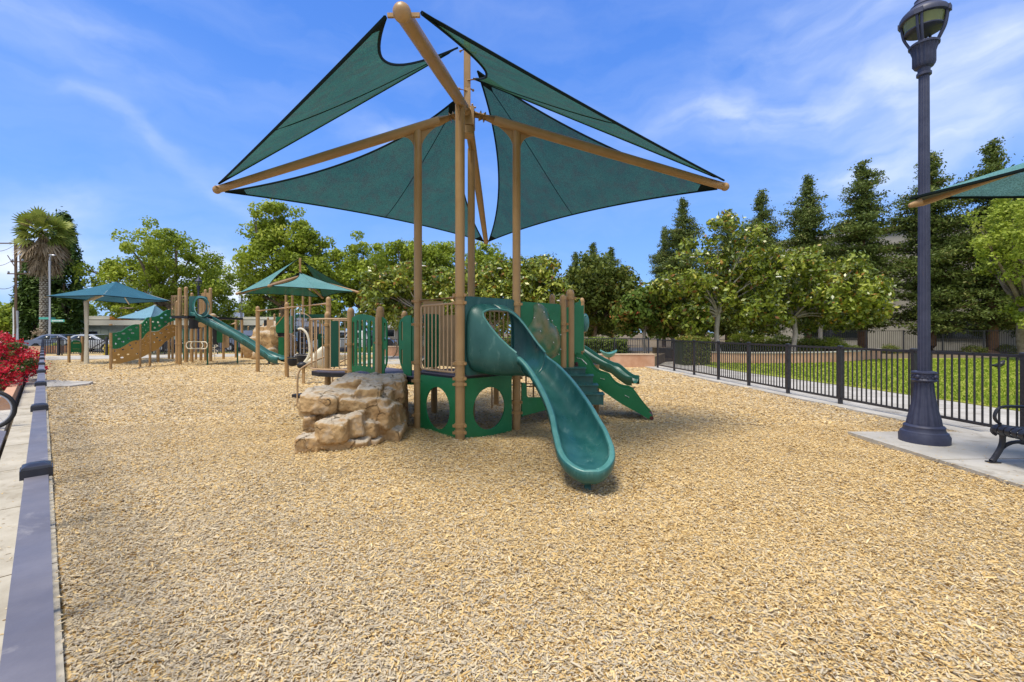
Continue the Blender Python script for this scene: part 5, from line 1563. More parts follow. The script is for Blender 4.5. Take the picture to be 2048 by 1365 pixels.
# ================================================================== sign, spring seat, hydrant, bird
t = thing('park_sign', 'green arched notice board on two tan posts by the cream shade post', 'sign', (gd(151, 725).x, gd(151, 725).y, 0))
for px, pb in ((138, 726), (164.5, 724.5)):
    p = gd(px, pb); MB().box((p.x, p.y, .68), (.085, .085, 1.36)).build('post', M['tan'], t)
SP = Plane((gd(138, 726).x, gd(138, 726).y), (gd(164.5, 724.5).x, gd(164.5, 724.5).y))
MB().prism(SP.poly([(140.5, 705), (140.5, 689), (142, 684.5), (146, 682), (151.5, 681), (157, 682), (161, 684.5), (162.5, 689), (162.5, 706), (151, 705)]), [], SP.P(0, 0, 0), SP.U, (0, 0, 1), .04).build('board', M['green'], t)
M['gold'] = mat('gold_letter', (.45, .38, .14), .5, .3)
mb = MB()
rr = random.Random(9)
for (y, h, x0, x1) in ((686.5, 2.0, 145.5, 158.5), (698.3, .6, 144.5, 159), (703, .5, 147, 157)):
    x = x0
    while x < x1:
        w = rr.uniform(.7, 1.3) if h > 1 else rr.uniform(.5, 1.0)
        a = SP.uv(x, y+h/2); b = SP.uv(min(x+w, x1), y-h/2)
        mb.prism(rrect(a[0], a[1], b[0], b[1], .004, 1), [], SP.P(0, 0, .024), SP.U, (0, 0, 1), .006); x += w+.35
mb.build('lettering', M['gold'], t)
p = gd(1217, 740)
t = thing('spinner_seat', 'small teal bowl seat on a thin tan stem in front of the low stucco wall', 'spinner seat', (p.x, p.y, 0))
MB().tube([(p.x, p.y, -.05), (p.x+.02, p.y, .55)], .04, 8).build('stem', M['tan'], t)
mb = MB(); n = 18
for k in range(6):
    s = k/5
    for j in range(n):
        a = 2*PI*j/n; r = .34*(1-s*.9)
        mb.v.append((p.x+r*math.cos(a), p.y+r*.75*math.sin(a), .55+.30*(1-s)**2*(.55+.45*math.cos(a)**2)))
for k in range(5):
    for j in range(n): mb.f.append((k*n+j, k*n+(j+1) % n, (k+1)*n+(j+1) % n, (k+1)*n+j)); mb.m.append(0)
o = mb.build('seat', M['teal_rim'], t, ang=80); o.modifiers.new('thick', 'SOLIDIFY').thickness = .04
p = at(214, 708, 31)
t = thing('hydrant', 'yellow hydrant behind the street fence right of the gate', 'hydrant', (p.x, p.y, 0))
M['yellow'] = mat('yellow_paint', (.65, .50, .03), .5, .3)
MB().lathe([(.2, 0), (.2, .06), (.15, .07), (.15, .5), (.19, .51), (.19, .56), (.16, .58), (.14, .68), (.06, .74), (.03, .80)], (p.x, p.y, 0), 16).tube([(p.x-.24, p.y, .4), (p.x+.24, p.y, .4)], .07, 10).build('body', M['yellow'], t)
p = gd(1996, 744)
t = thing('crow', 'black crow standing on the lawn seen through the right fence', 'bird', (p.x, p.y, 0))
x, y = p.x, p.y
bd = MB()
path = bez([(x-.36, y, .28), (x-.2, y, .26), (x-.06, y, .25), (x+.08, y, .28), (x+.16, y, .35), (x+.205, y, .41), (x+.24, y, .42), (x+.30, y, .405)], 4)
rad = np.interp(np.linspace(0, 1, len(path)), [0, .15, .35, .55, .68, .78, .86, .92, 1], [.012, .04, .085, .095, .06, .048, .05, .022, .004])
bd.tube(path, [float(r) for r in rad], 10)
bd.tube([(x-.02, y-.03, .2), (x-.01, y-.03, .02)], .01, 5).tube([(x+.02, y+.03, .2), (x+.03, y+.03, .02)], .01, 5)
bd.prism([(-.22, 0), (.1, -.03), (.12, .06), (-.05, .09)], [], (x-.05, y-.095, .24), (1, 0, 0), (0, 0, 1), .02)
bd.build('body', M['bird'], t)

# ================================================================== buildings
M['sage'] = mat('sage_siding', (.36, .42, .38), .8, .2, col2=(.41, .47, .43), nscale=2)
M['navy'] = mat('navy_paint', (.05, .055, .11), .6, .3)
M['orange'] = mat('orange_paint', (.65, .27, .06), .6, .3)
M['fascia'] = mat('fascia', (.80, .78, .70), .6, .3)
M['stucco'] = mat('stucco', (.40, .375, .32), .9, .2, col2=(.46, .435, .38), nscale=1.2, bump=(30, .3, .01))
M['shingle'] = mat('shingle', (.27, .245, .235), .95, .1, col2=(.36, .33, .31), nscale=12, nvec=(.3, 1, 1))
def shop():
    t = thing('shop_building', 'long low sage green shop with cream fascia and an orange stripe', 'building', (at(133, 690, 50).x, 50, 0))
    x0, x1 = at(146, 690, 50).x, at(560, 690, 50).x
    zt = at(0, 651, 50).z
    MB().slab([(x0, 50), (x1, 50), (x1, 62), (x0, 62)], -.1, zt).build('wall', M['sage'], t, smooth=False)
    mb = MB()
    for k in range(26):
        x = x0+.4+(x1-x0)*(k/26); mb.box((x, 49.985, zt/2), (.07, .05, zt))
    mb.build('batten', M['sage'], t, smooth=False)
    MB().slab([(x0-.2, 49.8), (x1, 49.8), (x1, 62.2), (x0-.2, 62.2)], zt+.001, zt+.58).build('fascia', M['fascia'], t, smooth=False)
    MB().slab([(x0-.2, 50.3), (x1-.4, 50.3), (x1-.4, 62.3), (x0-.2, 62.3)], zt+.581, zt+.66).build('roof_edge', M['navy'], t, smooth=False)
    MB().slab([(x0-.9, 49.9), (at(219, 0, 49.9).x, 49.9), (at(219, 0, 49.9).x, 62), (x0-.9, 62)], zt+.661, zt+1.05).build('upper_fascia', M['fascia'], t, smooth=False)
    MB().slab([(at(219, 0, 49.9).x+.01, 49.9), (at(292, 0, 49.9).x, 49.9), (at(292, 0, 49.9).x, 62), (at(219, 0, 49.9).x+.01, 62)], zt+.661, zt+1.0).build('orange_fascia', M['orange'], t, smooth=False)
    MB().slab([(at(292, 0, 49.9).x+.01, 49.9), (x1, 49.9), (x1, 62), (at(292, 0, 49.9).x+.01, 62)], zt+.661, zt+.95).build('upper_fascia', M['fascia'], t, smooth=False)
    MB().slab([(x0-.5, 49.9), (x0-.01, 49.9), (x0-.01, 61), (x0-.5, 61)], -.1, zt-.01).build('corner_panel', M['navy'], t, smooth=False)
    for (a, b, y0, y1) in ((168, 193, 664, 677), (440, 470, 662, 684), (513, 524, 653, 690), (610, 640, 655, 690)):
        p, q = at(a, y1, 49.95), at(b, y0, 49.95)
        f = MB().box(((p.x+q.x)/2, 49.96, (p.z+q.z)/2), (q.x-p.x+.1, .12, q.z-p.z+.1)).build('window_frame', M['navy'], t, smooth=False)
        MB().box(((p.x+q.x)/2, 49.885, (p.z+q.z)/2), (q.x-p.x, .03, q.z-p.z)).build('pane', M['glass'], f, smooth=False)
    for (a, b, y0, y1) in ((434, 458, 643, 652), (455, 478, 646, 652)):
        p, q = at(a, y1-18, 54), at(b, y0-18, 54)
        MB().box(((p.x+q.x)/2, 54, zt+1.2), (q.x-p.x, 2, .8)).build('roof_unit', M['steel'], t, smooth=False)
shop()
def house():
    t = thing('house', 'beige house with a grey gable roof seen between the green entry panels', 'house', (at(795, 690, 60).x, 60, 0))
    xa, xb = at(768, 0, 60).x, at(850, 0, 60).x
    zt = at(0, 661, 60).z+.35
    MB().slab([(xa, 60), (xb, 60), (xb, 70), (xa, 70)], -.1, zt).build('wall', M['stucco'], t, smooth=False)
    zr = at(0, 640, 62).z+.2
    mb = MB(); mb.add([(xa-.5, 59.4, zt-.1), (xb+.5, 59.4, zt-.1), (xb+.5, 65, zr), (xa-.5, 65, zr), (xb+.5, 70.6, zt-.1), (xa-.5, 70.6, zt-.1), (xa-.5, 59.4, zt+.08), (xb+.5, 59.4, zt+.08), (xb+.5, 65, zr+.2), (xa-.5, 65, zr+.2), (xb+.5, 70.6, zt+.08), (xa-.5, 70.6, zt+.08)],
        [(6, 7, 8, 9), (9, 8, 10, 11), (0, 3, 2, 1), (3, 5, 4, 2), (0, 1, 7, 6), (5, 11, 10, 4), (0, 6, 9, 3), (3, 9, 11, 5), (1, 2, 8, 7), (2, 4, 10, 8)])
    mb.build('roof', M['shingle'], t, smooth=False)
    for px in (781, 815, 838):
        p = at(px, 670, 59.97); f = MB().box((p.x, 59.98, 1.4), (1.2, .1, 1.1)).build('window_frame', M['white'], t, smooth=False)
        MB().box((p.x, 59.91, 1.4), (1.0, .04, .9)).build('pane', M['glass'], f, smooth=False)
house()
def big():
    A, B = Vector((44, 33, 0)), Vector((28.0, 50.2, 0))
    d = (B-A).normalized(); n = Vector((d.y, -d.x, 0))
    if n.dot(A) < 0: n = -n
    t = thing('office_building', 'tall beige stucco building with dark window bands behind the redwoods', 'building', A)
    H_ = 11.2
    MB().slab([(A.x, A.y), (B.x, B.y), (B.x+n.x*16, B.y+n.y*16), (A.x+n.x*16, A.y+n.y*16)], -.1, H_).build('wall', M['stucco'], t, smooth=False)
    f = lambda s, o=0: A+d*s+n*o
    L_ = (B-A).length
    MB().slab([P2(f(-.2, -.25)), P2(f(L_, -.25)), P2(f(L_, .3)), P2(f(-.2, .3))], H_+.001, H_+.35).build('parapet', M['stucco'], t, smooth=False)
    s = 5.0; k = 0
    while s < L_-5:
        for z0, z1 in ((1.0, 3.2), (4.6, 6.8), (8.0, 10.0)):
            if k % 2 == 0:
                a, b = f(s, .22), f(s+4.2, .22)
                fr = MB().bar(Vector((a.x, a.y, (z0+z1)/2)), Vector((b.x, b.y, (z0+z1)/2)), .56, z1-z0+.2).build('window_band', M['stucco'], t, smooth=False)
                a, b = f(s+.12, -.075), f(s+4.08, -.075)
                MB().bar(Vector((a.x, a.y, (z0+z1)/2)), Vector((b.x, b.y, (z0+z1)/2)), .06, z1-z0).build('pane', M['glass'], fr, smooth=False)
                mm_ = MB()
                for q in (1.45, 2.8):
                    c = f(s+q, -.12); mm_.box((c.x, c.y, (z0+z1)/2), (.07, .07, z1-z0), math.atan2(d.y, d.x))
                mm_.build('mullion', M['fence'], fr, smooth=False)
        s += 4.6; k += 1
    c = f(4, 5); MB().box((c.x, c.y, H_+.8), (2.2, 2.2, 1.5), .8).build('roof_unit', M['steel'], t, smooth=False)
big()
fence('metal_fence', 'low black fence in the shade beneath the redwoods', (24, 37), (44, 29.5), 0, 1.7, 2.4, 18, bw=.02, pw=.07)

# ================================================================== cars
def car(label, body, suv=False):
    t = thing('parked_car', label, 'car', (0, 0, 0), group='cars parked along the street')
    if suv: top = [(-2.25, .35), (-2.3, .75), (-2.25, 1.05), (-2.15, 1.15), (-1.95, 1.68), (-1.7, 1.75), (.35, 1.75), (1.15, 1.12), (2.1, .98), (2.32, .75), (2.32, .35)]
    else: top = [(-2.3, .32), (-2.35, .7), (-2.25, .95), (-1.7, 1.0), (-1.05, 1.38), (-.6, 1.45), (.3, 1.43), (1.15, 1.0), (2.1, .85), (2.32, .62), (2.32, .32)]
    def wheel_arc(cx): return [(cx+.38*math.cos(a), .33+.38*math.sin(a)) for a in [PI*i/8 for i in range(9)]]
    out = top+[(2.32, .3)]+wheel_arc(1.42)+wheel_arc(-1.42)+[(-2.3, .3)]
    mb = MB().prism(out, [], (0, 0, 0), (1, 0, 0), (0, 0, 1), 1.72)
    # lean the glasshouse inwards
    b = mb.build('body', body, t, local=True)
    for v in b.data.vertices:
        if v.co.z > 1.0: v.co.y *= 1-.22*min(1, (v.co.z-1.0)/.6)
    bv = b.modifiers.new('bevel', 'BEVEL'); bv.width = .05; bv.segments = 2; bv.limit_method = 'ANGLE'
    g = [(-1.85, 1.12), (-1.7, 1.58), (.3, 1.6), (.95, 1.12)] if suv else [(-1.35, 1.04), (-.85, 1.34), (.2, 1.34), (.78, 1.02)]
    for s in (-1, 1):
        w = MB()
        for (a0, a1) in ((0, .47), (.52, 1)):
            L0_ = lambda p, q, t_: (p[0]+(q[0]-p[0])*t_, p[1]+(q[1]-p[1])*t_)
            pts = [L0_(g[0], g[3], a0), L0_(g[0], g[3], a1), L0_(g[1], g[2], a1), L0_(g[1], g[2], a0)]
            vs = [(p[0], s*(.865*(1-.22*min(1, max(0, (p[1]-1.0)/.6)))+.012), p[1]) for p in pts]
            w.add(vs, [(0, 1, 2, 3)])
        o = w.build('side_window', M['glass'], t, local=True); o.modifiers.new('thick', 'SOLIDIFY').thickness = .02
        for cx in (-1.42, 1.42):
            o = MB().tube([(cx, s*.66, .32), (cx, s*.87, .32)], .32, 18).build('wheel', M['black'], t, local=True)
            MB().tube([(cx, s*.871, .32), (cx, s*.885, .32)], .19, 12).build('rim', M['steel'], o, local=True)
    x1, z1, x2, z2 = (.42, 1.68, 1.1, 1.2) if suv else (.36, 1.38, 1.08, 1.03)
    o = MB().add([(x1, -.6, z1), (x1, .6, z1), (x2, .72, z2), (x2, -.72, z2)], [(0, 1, 2, 3)]).build('windscreen', M['glass'], t, local=True)
    o.location = (.03, 0, .04)
    for s in (-1, 1):
        MB().box((2.3, s*.62, .68), (.06, .3, .12)).build('headlight', M['white'], t, local=True)
    return t
c_blue = mat('car_paint_blue', (.16, .19, .27), .25, .6, metal=.4); c_sil = mat('car_paint_silver', (.45, .47, .50), .25, .6, metal=.4); c_wh = mat('car_paint_white', (.75, .75, .75), .25, .6); c_dk = mat('car_paint_dark', (.02, .022, .03), .2, .6); c_red = mat('car_paint_red', (.3, .03, .03), .25, .6)
def place_car(t, px, Y, rz):
    t.location = (at(px, 0, Y).x, Y, -.05); t.rotation_euler = (0, 0, R(rz))
place_car(car('silver blue sedan parked behind the gate with the diagonal brace', c_sil), 192, 35.2, 3)
place_car(car('pale blue sedan parked left of the green notice board', c_blue), 128, 36.5, 3)
place_car(car('white parked car seen through the bay railing of the main tower', c_wh, True), 685, 38.5, 183)
place_car(car('dark parked car beyond the far play tower with teal sails', c_dk), 560, 38, 3)
place_car(car('dark parked car seen through the slotted green panel', c_dk, True), 738, 39.5, 3)
place_car(car('blue parked car behind the brown boulder wall', c_blue, True), 505, 37.5, 3)
place_car(car('dark parked car below the holed climbing walls', c_dk), 300, 36.8, 3)

# ================================================================== poles
def tall(name, label, px, pyb_z, pyt, Y, r, m, cat, r2=None):
    p = at(px, 0, Y); zt = EYE+(HOR-pyt)/FPX*Y
    t = thing(name, label, cat, (p.x, Y, 0))
    MB().tube([(p.x, Y, -.1), (p.x, Y, zt)], [r, r2 or r*.8], 12).build('pole', M[m], t)
    return t, p, zt
t, p, zt = tall('utility_pole', 'left and nearer brown wooden utility pole with crossarms', 31.5, 0, 478, 44, .17, 'pole_wood', 'utility pole')
for y, x0, x1 in ((524, 22, 64), (548, 15, 62), (487, -3, 34)):
    a, b = at(x0, y, 44), at(x1, y, 44); MB().bar(a, b, .09, .10).build('crossarm', M['pole_wood'], t)
mb = MB()
for x, y in ((25, 521), (45, 521), (60, 521), (17, 545), (50, 545), (60, 545)): q = at(x, y, 44); mb.ball(q, .09, 6, 5, (1, 1, 1.5))
mb.build('insulator', M['steel'], t)
MB().bar(at(15, 511, 44), at(29, 533, 44), .05, .05).build('brace', M['pole_wood'], t)
t, p, zt = tall('utility_pole', 'second darker utility pole right of the first, with a metal cap', 43, 0, 512, 52, .24, 'pole_wood', 'utility pole')
for y, x0, x1 in ((559, 36, 56), (524, 40, 66)): MB().bar(at(x0, y, 52), at(x1, y, 52), .1, .1).build('crossarm', M['pole_wood'], t)
MB().tube([(p.x, 52, zt), (p.x, 52, zt+1.6)], .16, 10).build('cap', M['steel'], t)
t, p, zt = tall('utility_pole', 'thin distant utility pole beside the left cypress', 53, 0, 575, 75, .18, 'pole_wood', 'utility pole')
MB().bar(at(48, 576, 75), at(60, 576, 75), .1, .1).build('crossarm', M['pole_wood'], t)
t, p, zt = tall('signal_pole', 'short grey metal pole at the foot of the utility poles', 35, 0, 622, 42, .14, 'steel', 'pole')
t, p, zt = tall('guard_pole', 'white pole sleeve standing left of the utility poles', 27, 0, 615, 43.5, .09, 'white', 'pole')
wires = [((34, 487), (-60, 480)), ((25, 521), (-60, 500)), ((45, 559), (-40, 560))]
for i, (a, b) in enumerate(wires):
    A, B = at(*a, 44), at(*b, 30 if b[0] < 0 else 70)
    pts = [A.lerp(B, k/10)-Vector((0, 0, .8*math.sin(PI*k/10))) for k in range(11)]
    tag(MB().tube(pts, .02, 4).build('power_line', M['black']), ['power line leaving the top of the near utility pole', 'power line from the left end of the upper crossarm', 'power line from the darker utility pole going left'][i], 'cable')
t, p, zt = tall('street_light', 'pale grey street light pole with street name signs right of the palm', 99.5, 0, 522, 36, .10, 'steel', 'street light')
MB().tube(bez([(p.x, 36, zt), (p.x+.02, 36, zt+.25), (p.x+.08, 36, zt+.36), (p.x+.16, 36, zt+.42)], 4), .05, 7).build('arm', M['steel'], t)
MB().ball((p.x+.2, 36, zt+.45), .2, 10, 6, (1.4, .7, .35)).build('lamp_head', M['steel'], t)
M['signg'] = mat('street_sign_green', (.10, .42, .34), .5, .3)
a, b = at(103.5, 644.5, 35.9), at(130, 639.5, 35.9)
o = MB().box(((a.x+b.x)/2, 35.85, (a.z+b.z)/2), (b.x-a.x, .03, b.z-a.z)).build('street_name_sign', M['signg'], t, smooth=False)
mb = MB(); rr = random.Random(4)
x = a.x+.10
while x < b.x-.15:
    w = rr.uniform(.05, .09); mb.box((x+w/2, 35.826, (a.z+b.z)/2), (w, .01, (b.z-a.z)*.5)); x += w+.035
mb.build('lettering', M['white'], o, smooth=False)
a, b = at(92.5, 639.5, 36.5), at(99, 635, 36.0)
MB().box(((a.x+b.x)/2, 36.2, (a.z+b.z)/2), (b.x-a.x, .5, .03+b.z-a.z-.03), .3).build('street_name_sign', M['signg'], t, smooth=False)
t, p, zt = tall('flood_light', 'tall grey pole with a long flood light head left of the sycamore', 483, 0, 540, 46, .16, 'steel', 'light pole', .08)
MB().bar(at(483.5, 540, 46), at(486, 518, 46), .35, .18).build('lamp_head', M['steel'], t)
t, p, zt = tall('street_light', 'distant street light with a short arm near the flood light pole', 478.5, 0, 537, 90, .08, 'steel', 'street light')
MB().bar(at(478.5, 537, 90), at(472, 535, 90), .1, .1).ball(at(471, 535, 90), .3, 8, 5, (1.5, .7, .4)).build('lamp_head', M['steel'], t)
# ================================================================== vegetation
def leaf_mat(name, ramp, tr=.35, rough=.55, spec=.3):
    return mat(name, ramp[0][1], rough, spec, attr='tint', ramp=ramp, transl=tr)
LM = {
 'syc': leaf_mat('leaf_sycamore', [(0, (0.111, 0.155, 0.015)), (.45, (0.249, 0.323, 0.027)), (.8, (0.405, 0.472, 0.049)), (1, (0.548, 0.559, 0.097))], .42),
 'mag': leaf_mat('leaf_magnolia', [(0, (0.046, 0.079, 0.012)), (.35, (0.134, 0.180, 0.018)), (.62, (0.289, 0.339, 0.035)), (.8, (0.454, 0.454, 0.079)), (.9, (0.372, 0.201, 0.030)), (1, (0.227, 0.095, 0.020))], .22, .30, .5),
 'red': leaf_mat('leaf_redwood', [(0, (.075, .105, .022)), (.5, (.13, .175, .035)), (.85, (.20, .24, .05)), (1, (.27, .26, .08))], .3),
 'dark': leaf_mat('leaf_dark', [(0, (0.068, 0.100, 0.017)), (.5, (0.135, 0.175, 0.026)), (.85, (0.230, 0.237, 0.036)), (1, (0.365, 0.213, 0.060))], .3),
 'crape': leaf_mat('leaf_crape', [(0, (0.074, 0.124, 0.019)), (.6, (0.148, 0.221, 0.030)), (.8, (0.272, 0.207, 0.042)), (1, (0.494, 0.069, 0.048))], .35),
 'cyp': leaf_mat('leaf_cypress', [(0, (0.038, 0.075, 0.013)), (.6, (0.084, 0.145, 0.019)), (1, (0.144, 0.222, 0.029))], .15),
 'hedge': leaf_mat('leaf_hedge', [(0, (0.052, 0.084, 0.015)), (.5, (0.111, 0.168, 0.028)), (1, (0.338, 0.396, 0.077))], .3),
 'bright': leaf_mat('leaf_bright', [(0, (0.172, 0.231, 0.024)), (.5, (0.333, 0.407, 0.044)), (1, (0.529, 0.550, 0.110))], .4),
 'rose': leaf_mat('leaf_rose', [(0, (.045, .075, .018)), (.6, (.10, .15, .035)), (1, (.20, .22, .06))], .3),
 'bloom': leaf_mat('petal_red', [(0, (.42, .010, .022)), (.6, (.62, .02, .045)), (.9, (.75, .10, .12)), (1, (.75, .35, .33))], .3),
 'palm': leaf_mat('leaf_palm', [(0, (0.091, 0.137, 0.029)), (.5, (0.203, 0.255, 0.043)), (1, (0.447, 0.437, 0.086))], .3),
 'dead': leaf_mat('leaf_dead', [(0, (0.169, 0.119, 0.069)), (.5, (0.338, 0.250, 0.155)), (1, (0.546, 0.438, 0.287))], .2),
}
def leaf_object(name, centers, sizes, tint, mat_, parent, aspect=.55, up=.3, normals=None, droop=0):
    n = len(centers)
    d = rng.normal(size=(n, 3)); 
    if normals is not None: d = normals*.9+d*.55
    d[:, 2] += up; d /= np.linalg.norm(d, axis=1)[:, None]        # leaf normal
    a = np.cross(d, rng.normal(size=(n, 3))); a /= np.linalg.norm(a, axis=1)[:, None]
    b = np.cross(d, a)
    L_ = sizes[:, None]
    V = np.empty((n, 4, 3))
    V[:, 0] = centers-a*L_*.5
    V[:, 1] = centers-b*L_*.5*aspect+a*L_*.05
    V[:, 2] = centers+a*L_*.5
    V[:, 3] = centers+b*L_*.5*aspect+a*L_*.05
    V[:, 0] += d*L_*.08; V[:, 2] -= d*L_*.10
    me = bpy.data.meshes.new(name)
    me.vertices.add(n*4); me.vertices.foreach_set('co', V.reshape(-1))
    me.loops.add(n*4); me.loops.foreach_set('vertex_index', np.arange(n*4, dtype=np.int32))
    me.polygons.add(n); me.polygons.foreach_set('loop_start', (np.arange(n)*4).astype(np.int32))
    try: me.polygons.foreach_set('loop_total', np.full(n, 4, np.int32))
    except Exception: pass
    at_ = me.attributes.new('tint', 'FLOAT', 'POINT'); at_.data.foreach_set('value', np.repeat(np.clip(tint, 0, 1), 4).astype(np.float32))
    me.materials.append(mat_); me.update()
    o = bpy.data.objects.new(name, me); C.objects.link(o)
    if parent is not None: o.parent = parent
    return o
def unit(n):
    v = rng.normal(size=(n, 3)); return v/np.linalg.norm(v, axis=1)[:, None]
def crown(parent, env, ncl, rc, nleaf, size, mat_, flat=.75, tvar=.22, tmean=.5, aspect=.6, up=.3, shell=.55, name='crown', holes=0.0, rust=0):
    """env(n) -> cluster centres (n,3) ; each cluster is a puff of leaves"""
    cc = env(ncl)
    k = len(cc)
    rr = rc*(.6+.8*rng.random(k))
    ct = tmean+rng.normal(0, tvar, k)
    idx = rng.integers(0, k, nleaf)
    u = unit(nleaf); rad = (shell+(1-shell)*rng.random(nleaf)**.6)
    # knobbly puffs
    rad = rad*(1+.25*np.sin(u[:, 0]*5+idx)*np.cos(u[:, 1]*6+idx*2))
    p = cc[idx]+u*(rr[idx]*rad)[:, None]*np.array([1, 1, flat])
    t = ct[idx]*.6+tmean*.4+rng.normal(0, .16, nleaf)
    if rust: t = np.where(rng.random(nleaf) < rust, .88+.12*rng.random(nleaf), np.clip(t, 0, .82))
    return leaf_object(name, p, size*(.6+.8*rng.random(nleaf)), t, mat_, parent, aspect, up, normals=u), cc
def env_ellip(cx, cy, z0, z1, rx, ry=None, power=1.0, bottom=.0, outer=.45):
    ry = ry or rx
    def f(n):
        out = []
        u = unit(n*2); r = (outer+(1-outer)*rng.random(n*2)**.7)
        p = u*r[:, None]
        p = p[p[:, 2] > -1+bottom][:n]
        z = z0+(z1-z0)*(p[:, 2]*.5+.5)
        return np.stack([cx+p[:, 0]*rx, cy+p[:, 1]*ry, z], 1)
    return f
def env_lobes(lobes):
    """list of (x,y,z,rx,rz,weight)"""
    def f(n):
        w = np.array([l[3]**2*l[4] for l in lobes]); w = w/w.sum()
        idx = rng.choice(len(lobes), n, p=w); L_ = np.array([l[:5] for l in lobes])
        u = unit(n); r = .5+.5*rng.random(n)**.6
        return np.stack([L_[idx, 0]+u[:, 0]*r*L_[idx, 3], L_[idx, 1]+u[:, 1]*r*L_[idx, 3], L_[idx, 2]+u[:, 2]*r*L_[idx, 4]], 1)
    return f
def limbs(parent, base, fork, r0, cc, nl, m, seed=0, spread=.85, name='trunk'):
    rr = random.Random(seed); mb = MB()
    base = Vector(base); fork = Vector(fork)
    mid = base.lerp(fork, .5)+Vector((rr.uniform(-.1, .1), rr.uniform(-.1, .1), 0))
    mb.tube(bez([base-Vector((0, 0, .15)), base+Vector((0, 0, .1)), mid, fork], 4), [r0*1.35]*2+[r0*1.1]*3+[r0]*8, 12)
    k = len(cc); pick = [Vector(cc[i]) for i in rng.choice(k, min(nl, k), replace=False)]
    for q in pick:
        v = q-fork
        if v.length < .5: continue
        a = fork+v*.33+Vector((rr.uniform(-.15, .15), rr.uniform(-.15, .15), .12))*v.length*.5
        b = fork+v*.7+Vector((rr.uniform(-.12, .12), rr.uniform(-.12, .12), .05))*v.length*.5
        pts = bez([fork-Vector((0, 0, .1)), a, b, q], 3)
        rs = [r0*.55*(1-.93*i/(len(pts)-1)) for i in range(len(pts))]
        mb.tube(pts, rs, 6)
        for _ in range(2):
            e = q+Vector((rr.uniform(-1, 1), rr.uniform(-1, 1), rr.uniform(-.3, 1)))*v.length*.045
            mb.tube([b, b.lerp(e, .5)+Vector((0, 0, .1)), e], [r0*.16, r0*.1, r0*.03], 5)
    return mb.build(name, M[m], parent, ang=60, local=True)

def sycamore(label, px, Y, pyt, halfw, pyb=668, lobes=None, seed=1, n=15000, kind='syc', leaf=.25, cat='tree', name='sycamore_tree', bark='bark', ncl=150, rc=.75):
    p = at(px, 0, Y); zt = EYE+(HOR-pyt)/FPX*Y; zb = max(EYE+(HOR-pyb)/FPX*Y, 1.8); w = halfw/FPX*Y
    t = thing(name, label, cat, (p.x, Y, 0))
    rr = random.Random(seed)
    if lobes is None:
        lb = []
        for i in range(9):
            f = i/8; z = zb+(zt-zb)*(.15+.75*f); rad = w*math.sin(PI*(.2+.68*f))*.62; a = i*2.4+seed
            lb.append((rad*math.cos(a), rad*math.sin(a), z, w*.48*(1-.45*f), (zt-zb)*.15))
        lb.append((0, 0, zt-(zt-zb)*.14, w*.30, (zt-zb)*.14))
        lb.append((0, 0, zb+(zt-zb)*.35, w*.75, (zt-zb)*.26))
    else:
        lb = [((at(x, 0, Y).x-p.x), rr.uniform(-w*.35, w*.35), EYE+(HOR-y)/FPX*Y, r/FPX*Y, rz_/FPX*Y) for (x, y, r, rz_) in lobes]
    o, cc = crown(t, env_lobes(lb), ncl, rc, n, leaf, LM[kind], flat=.8, tvar=.2)
    limbs(t, (0, 0, 0), (0, 0, zb+.15*(zt-zb)), w*.055+.08, cc, 26, bark, seed)
    return t
# sycamores beyond the street
sycamore('broad dark branched sycamore behind the left slide tower', 330, 44, 455, 140, 650, [(250, 500, 44, 36), (290, 482, 36, 24), (345, 492, 50, 34), (390, 515, 46, 38), (430, 545, 42, 36), (350, 560, 74, 54), (240, 560, 54, 44), (212, 545, 30, 28), (290, 600, 74, 38), (400, 600, 60, 40), (215, 595, 36, 26), (450, 560, 28, 44)], 2, 44000, ncl=330, rc=.72)
sycamore('tallest bright green sycamore left of centre under the shade sail', 565, 38, 405, 80, 650, [(552, 432, 34, 24), (512, 470, 22, 34), (590, 440, 26, 20), (575, 480, 60, 36), (615, 500, 40, 40), (540, 530, 50, 50), (600, 560, 60, 50), (640, 560, 45, 40), (530, 590, 36, 40), (640, 610, 50, 34)], 3, 40000, ncl=270, rc=.66)
sycamore('bright sycamore with rounded top between the posts and the tall one', 722, 42, 465, 60, 650, [(722, 490, 26, 22), (745, 520, 36, 30), (695, 530, 34, 32), (725, 570, 56, 40), (680, 590, 40, 36), (770, 570, 40, 40)], 4, 24000, ncl=150, rc=.7)
sycamore('sycamore directly left of the left canopy post', 800, 44, 478, 60, 650, [(812, 500, 30, 22), (780, 520, 34, 30), (835, 520, 30, 30), (805, 560, 54, 40)], 5, 18000, ncl=120, rc=.7)
sycamore('sycamore between the canopy posts with a light rounded crown', 878, 46, 484, 50, 650, [(885, 508, 32, 22), (860, 520, 28, 30), (905, 540, 28, 30), (880, 570, 50, 40)], 6, 18000, ncl=110, rc=.7)
sycamore('thin topped green tree behind the front canopy post', 968, 42, 490, 40, 650, [(975, 510, 22, 20), (955, 530, 24, 28), (1000, 520, 18, 22), (975, 560, 40, 40)], 7, 10000, ncl=80, rc=.65)
sycamore('light green tree reaching in at the right edge behind the lamp post', 2050, 24, 392, 105, 680, [(2000, 430, 40, 34), (2050, 420, 50, 36), (1985, 490, 46, 40), (2060, 500, 70, 60), (2020, 560, 40, 40), (2075, 610, 60, 60), (2110, 480, 60, 60), (2035, 650, 30, 25)], 8, 20000, kind='bright', leaf=.17, ncl=260, rc=.42)
sycamore('low bright bush tree behind the slide tower plate', 448, 48, 624, 24, 668, None, 9, 2500, kind='bright', ncl=30, rc=.6, name='tree')
sycamore('dark low tree above the far shop roof left of the swing beam', 510, 70, 592, 36, 662, None, 10, 4500, kind='dark', ncl=60, rc=1.0, name='tree', leaf=.4)
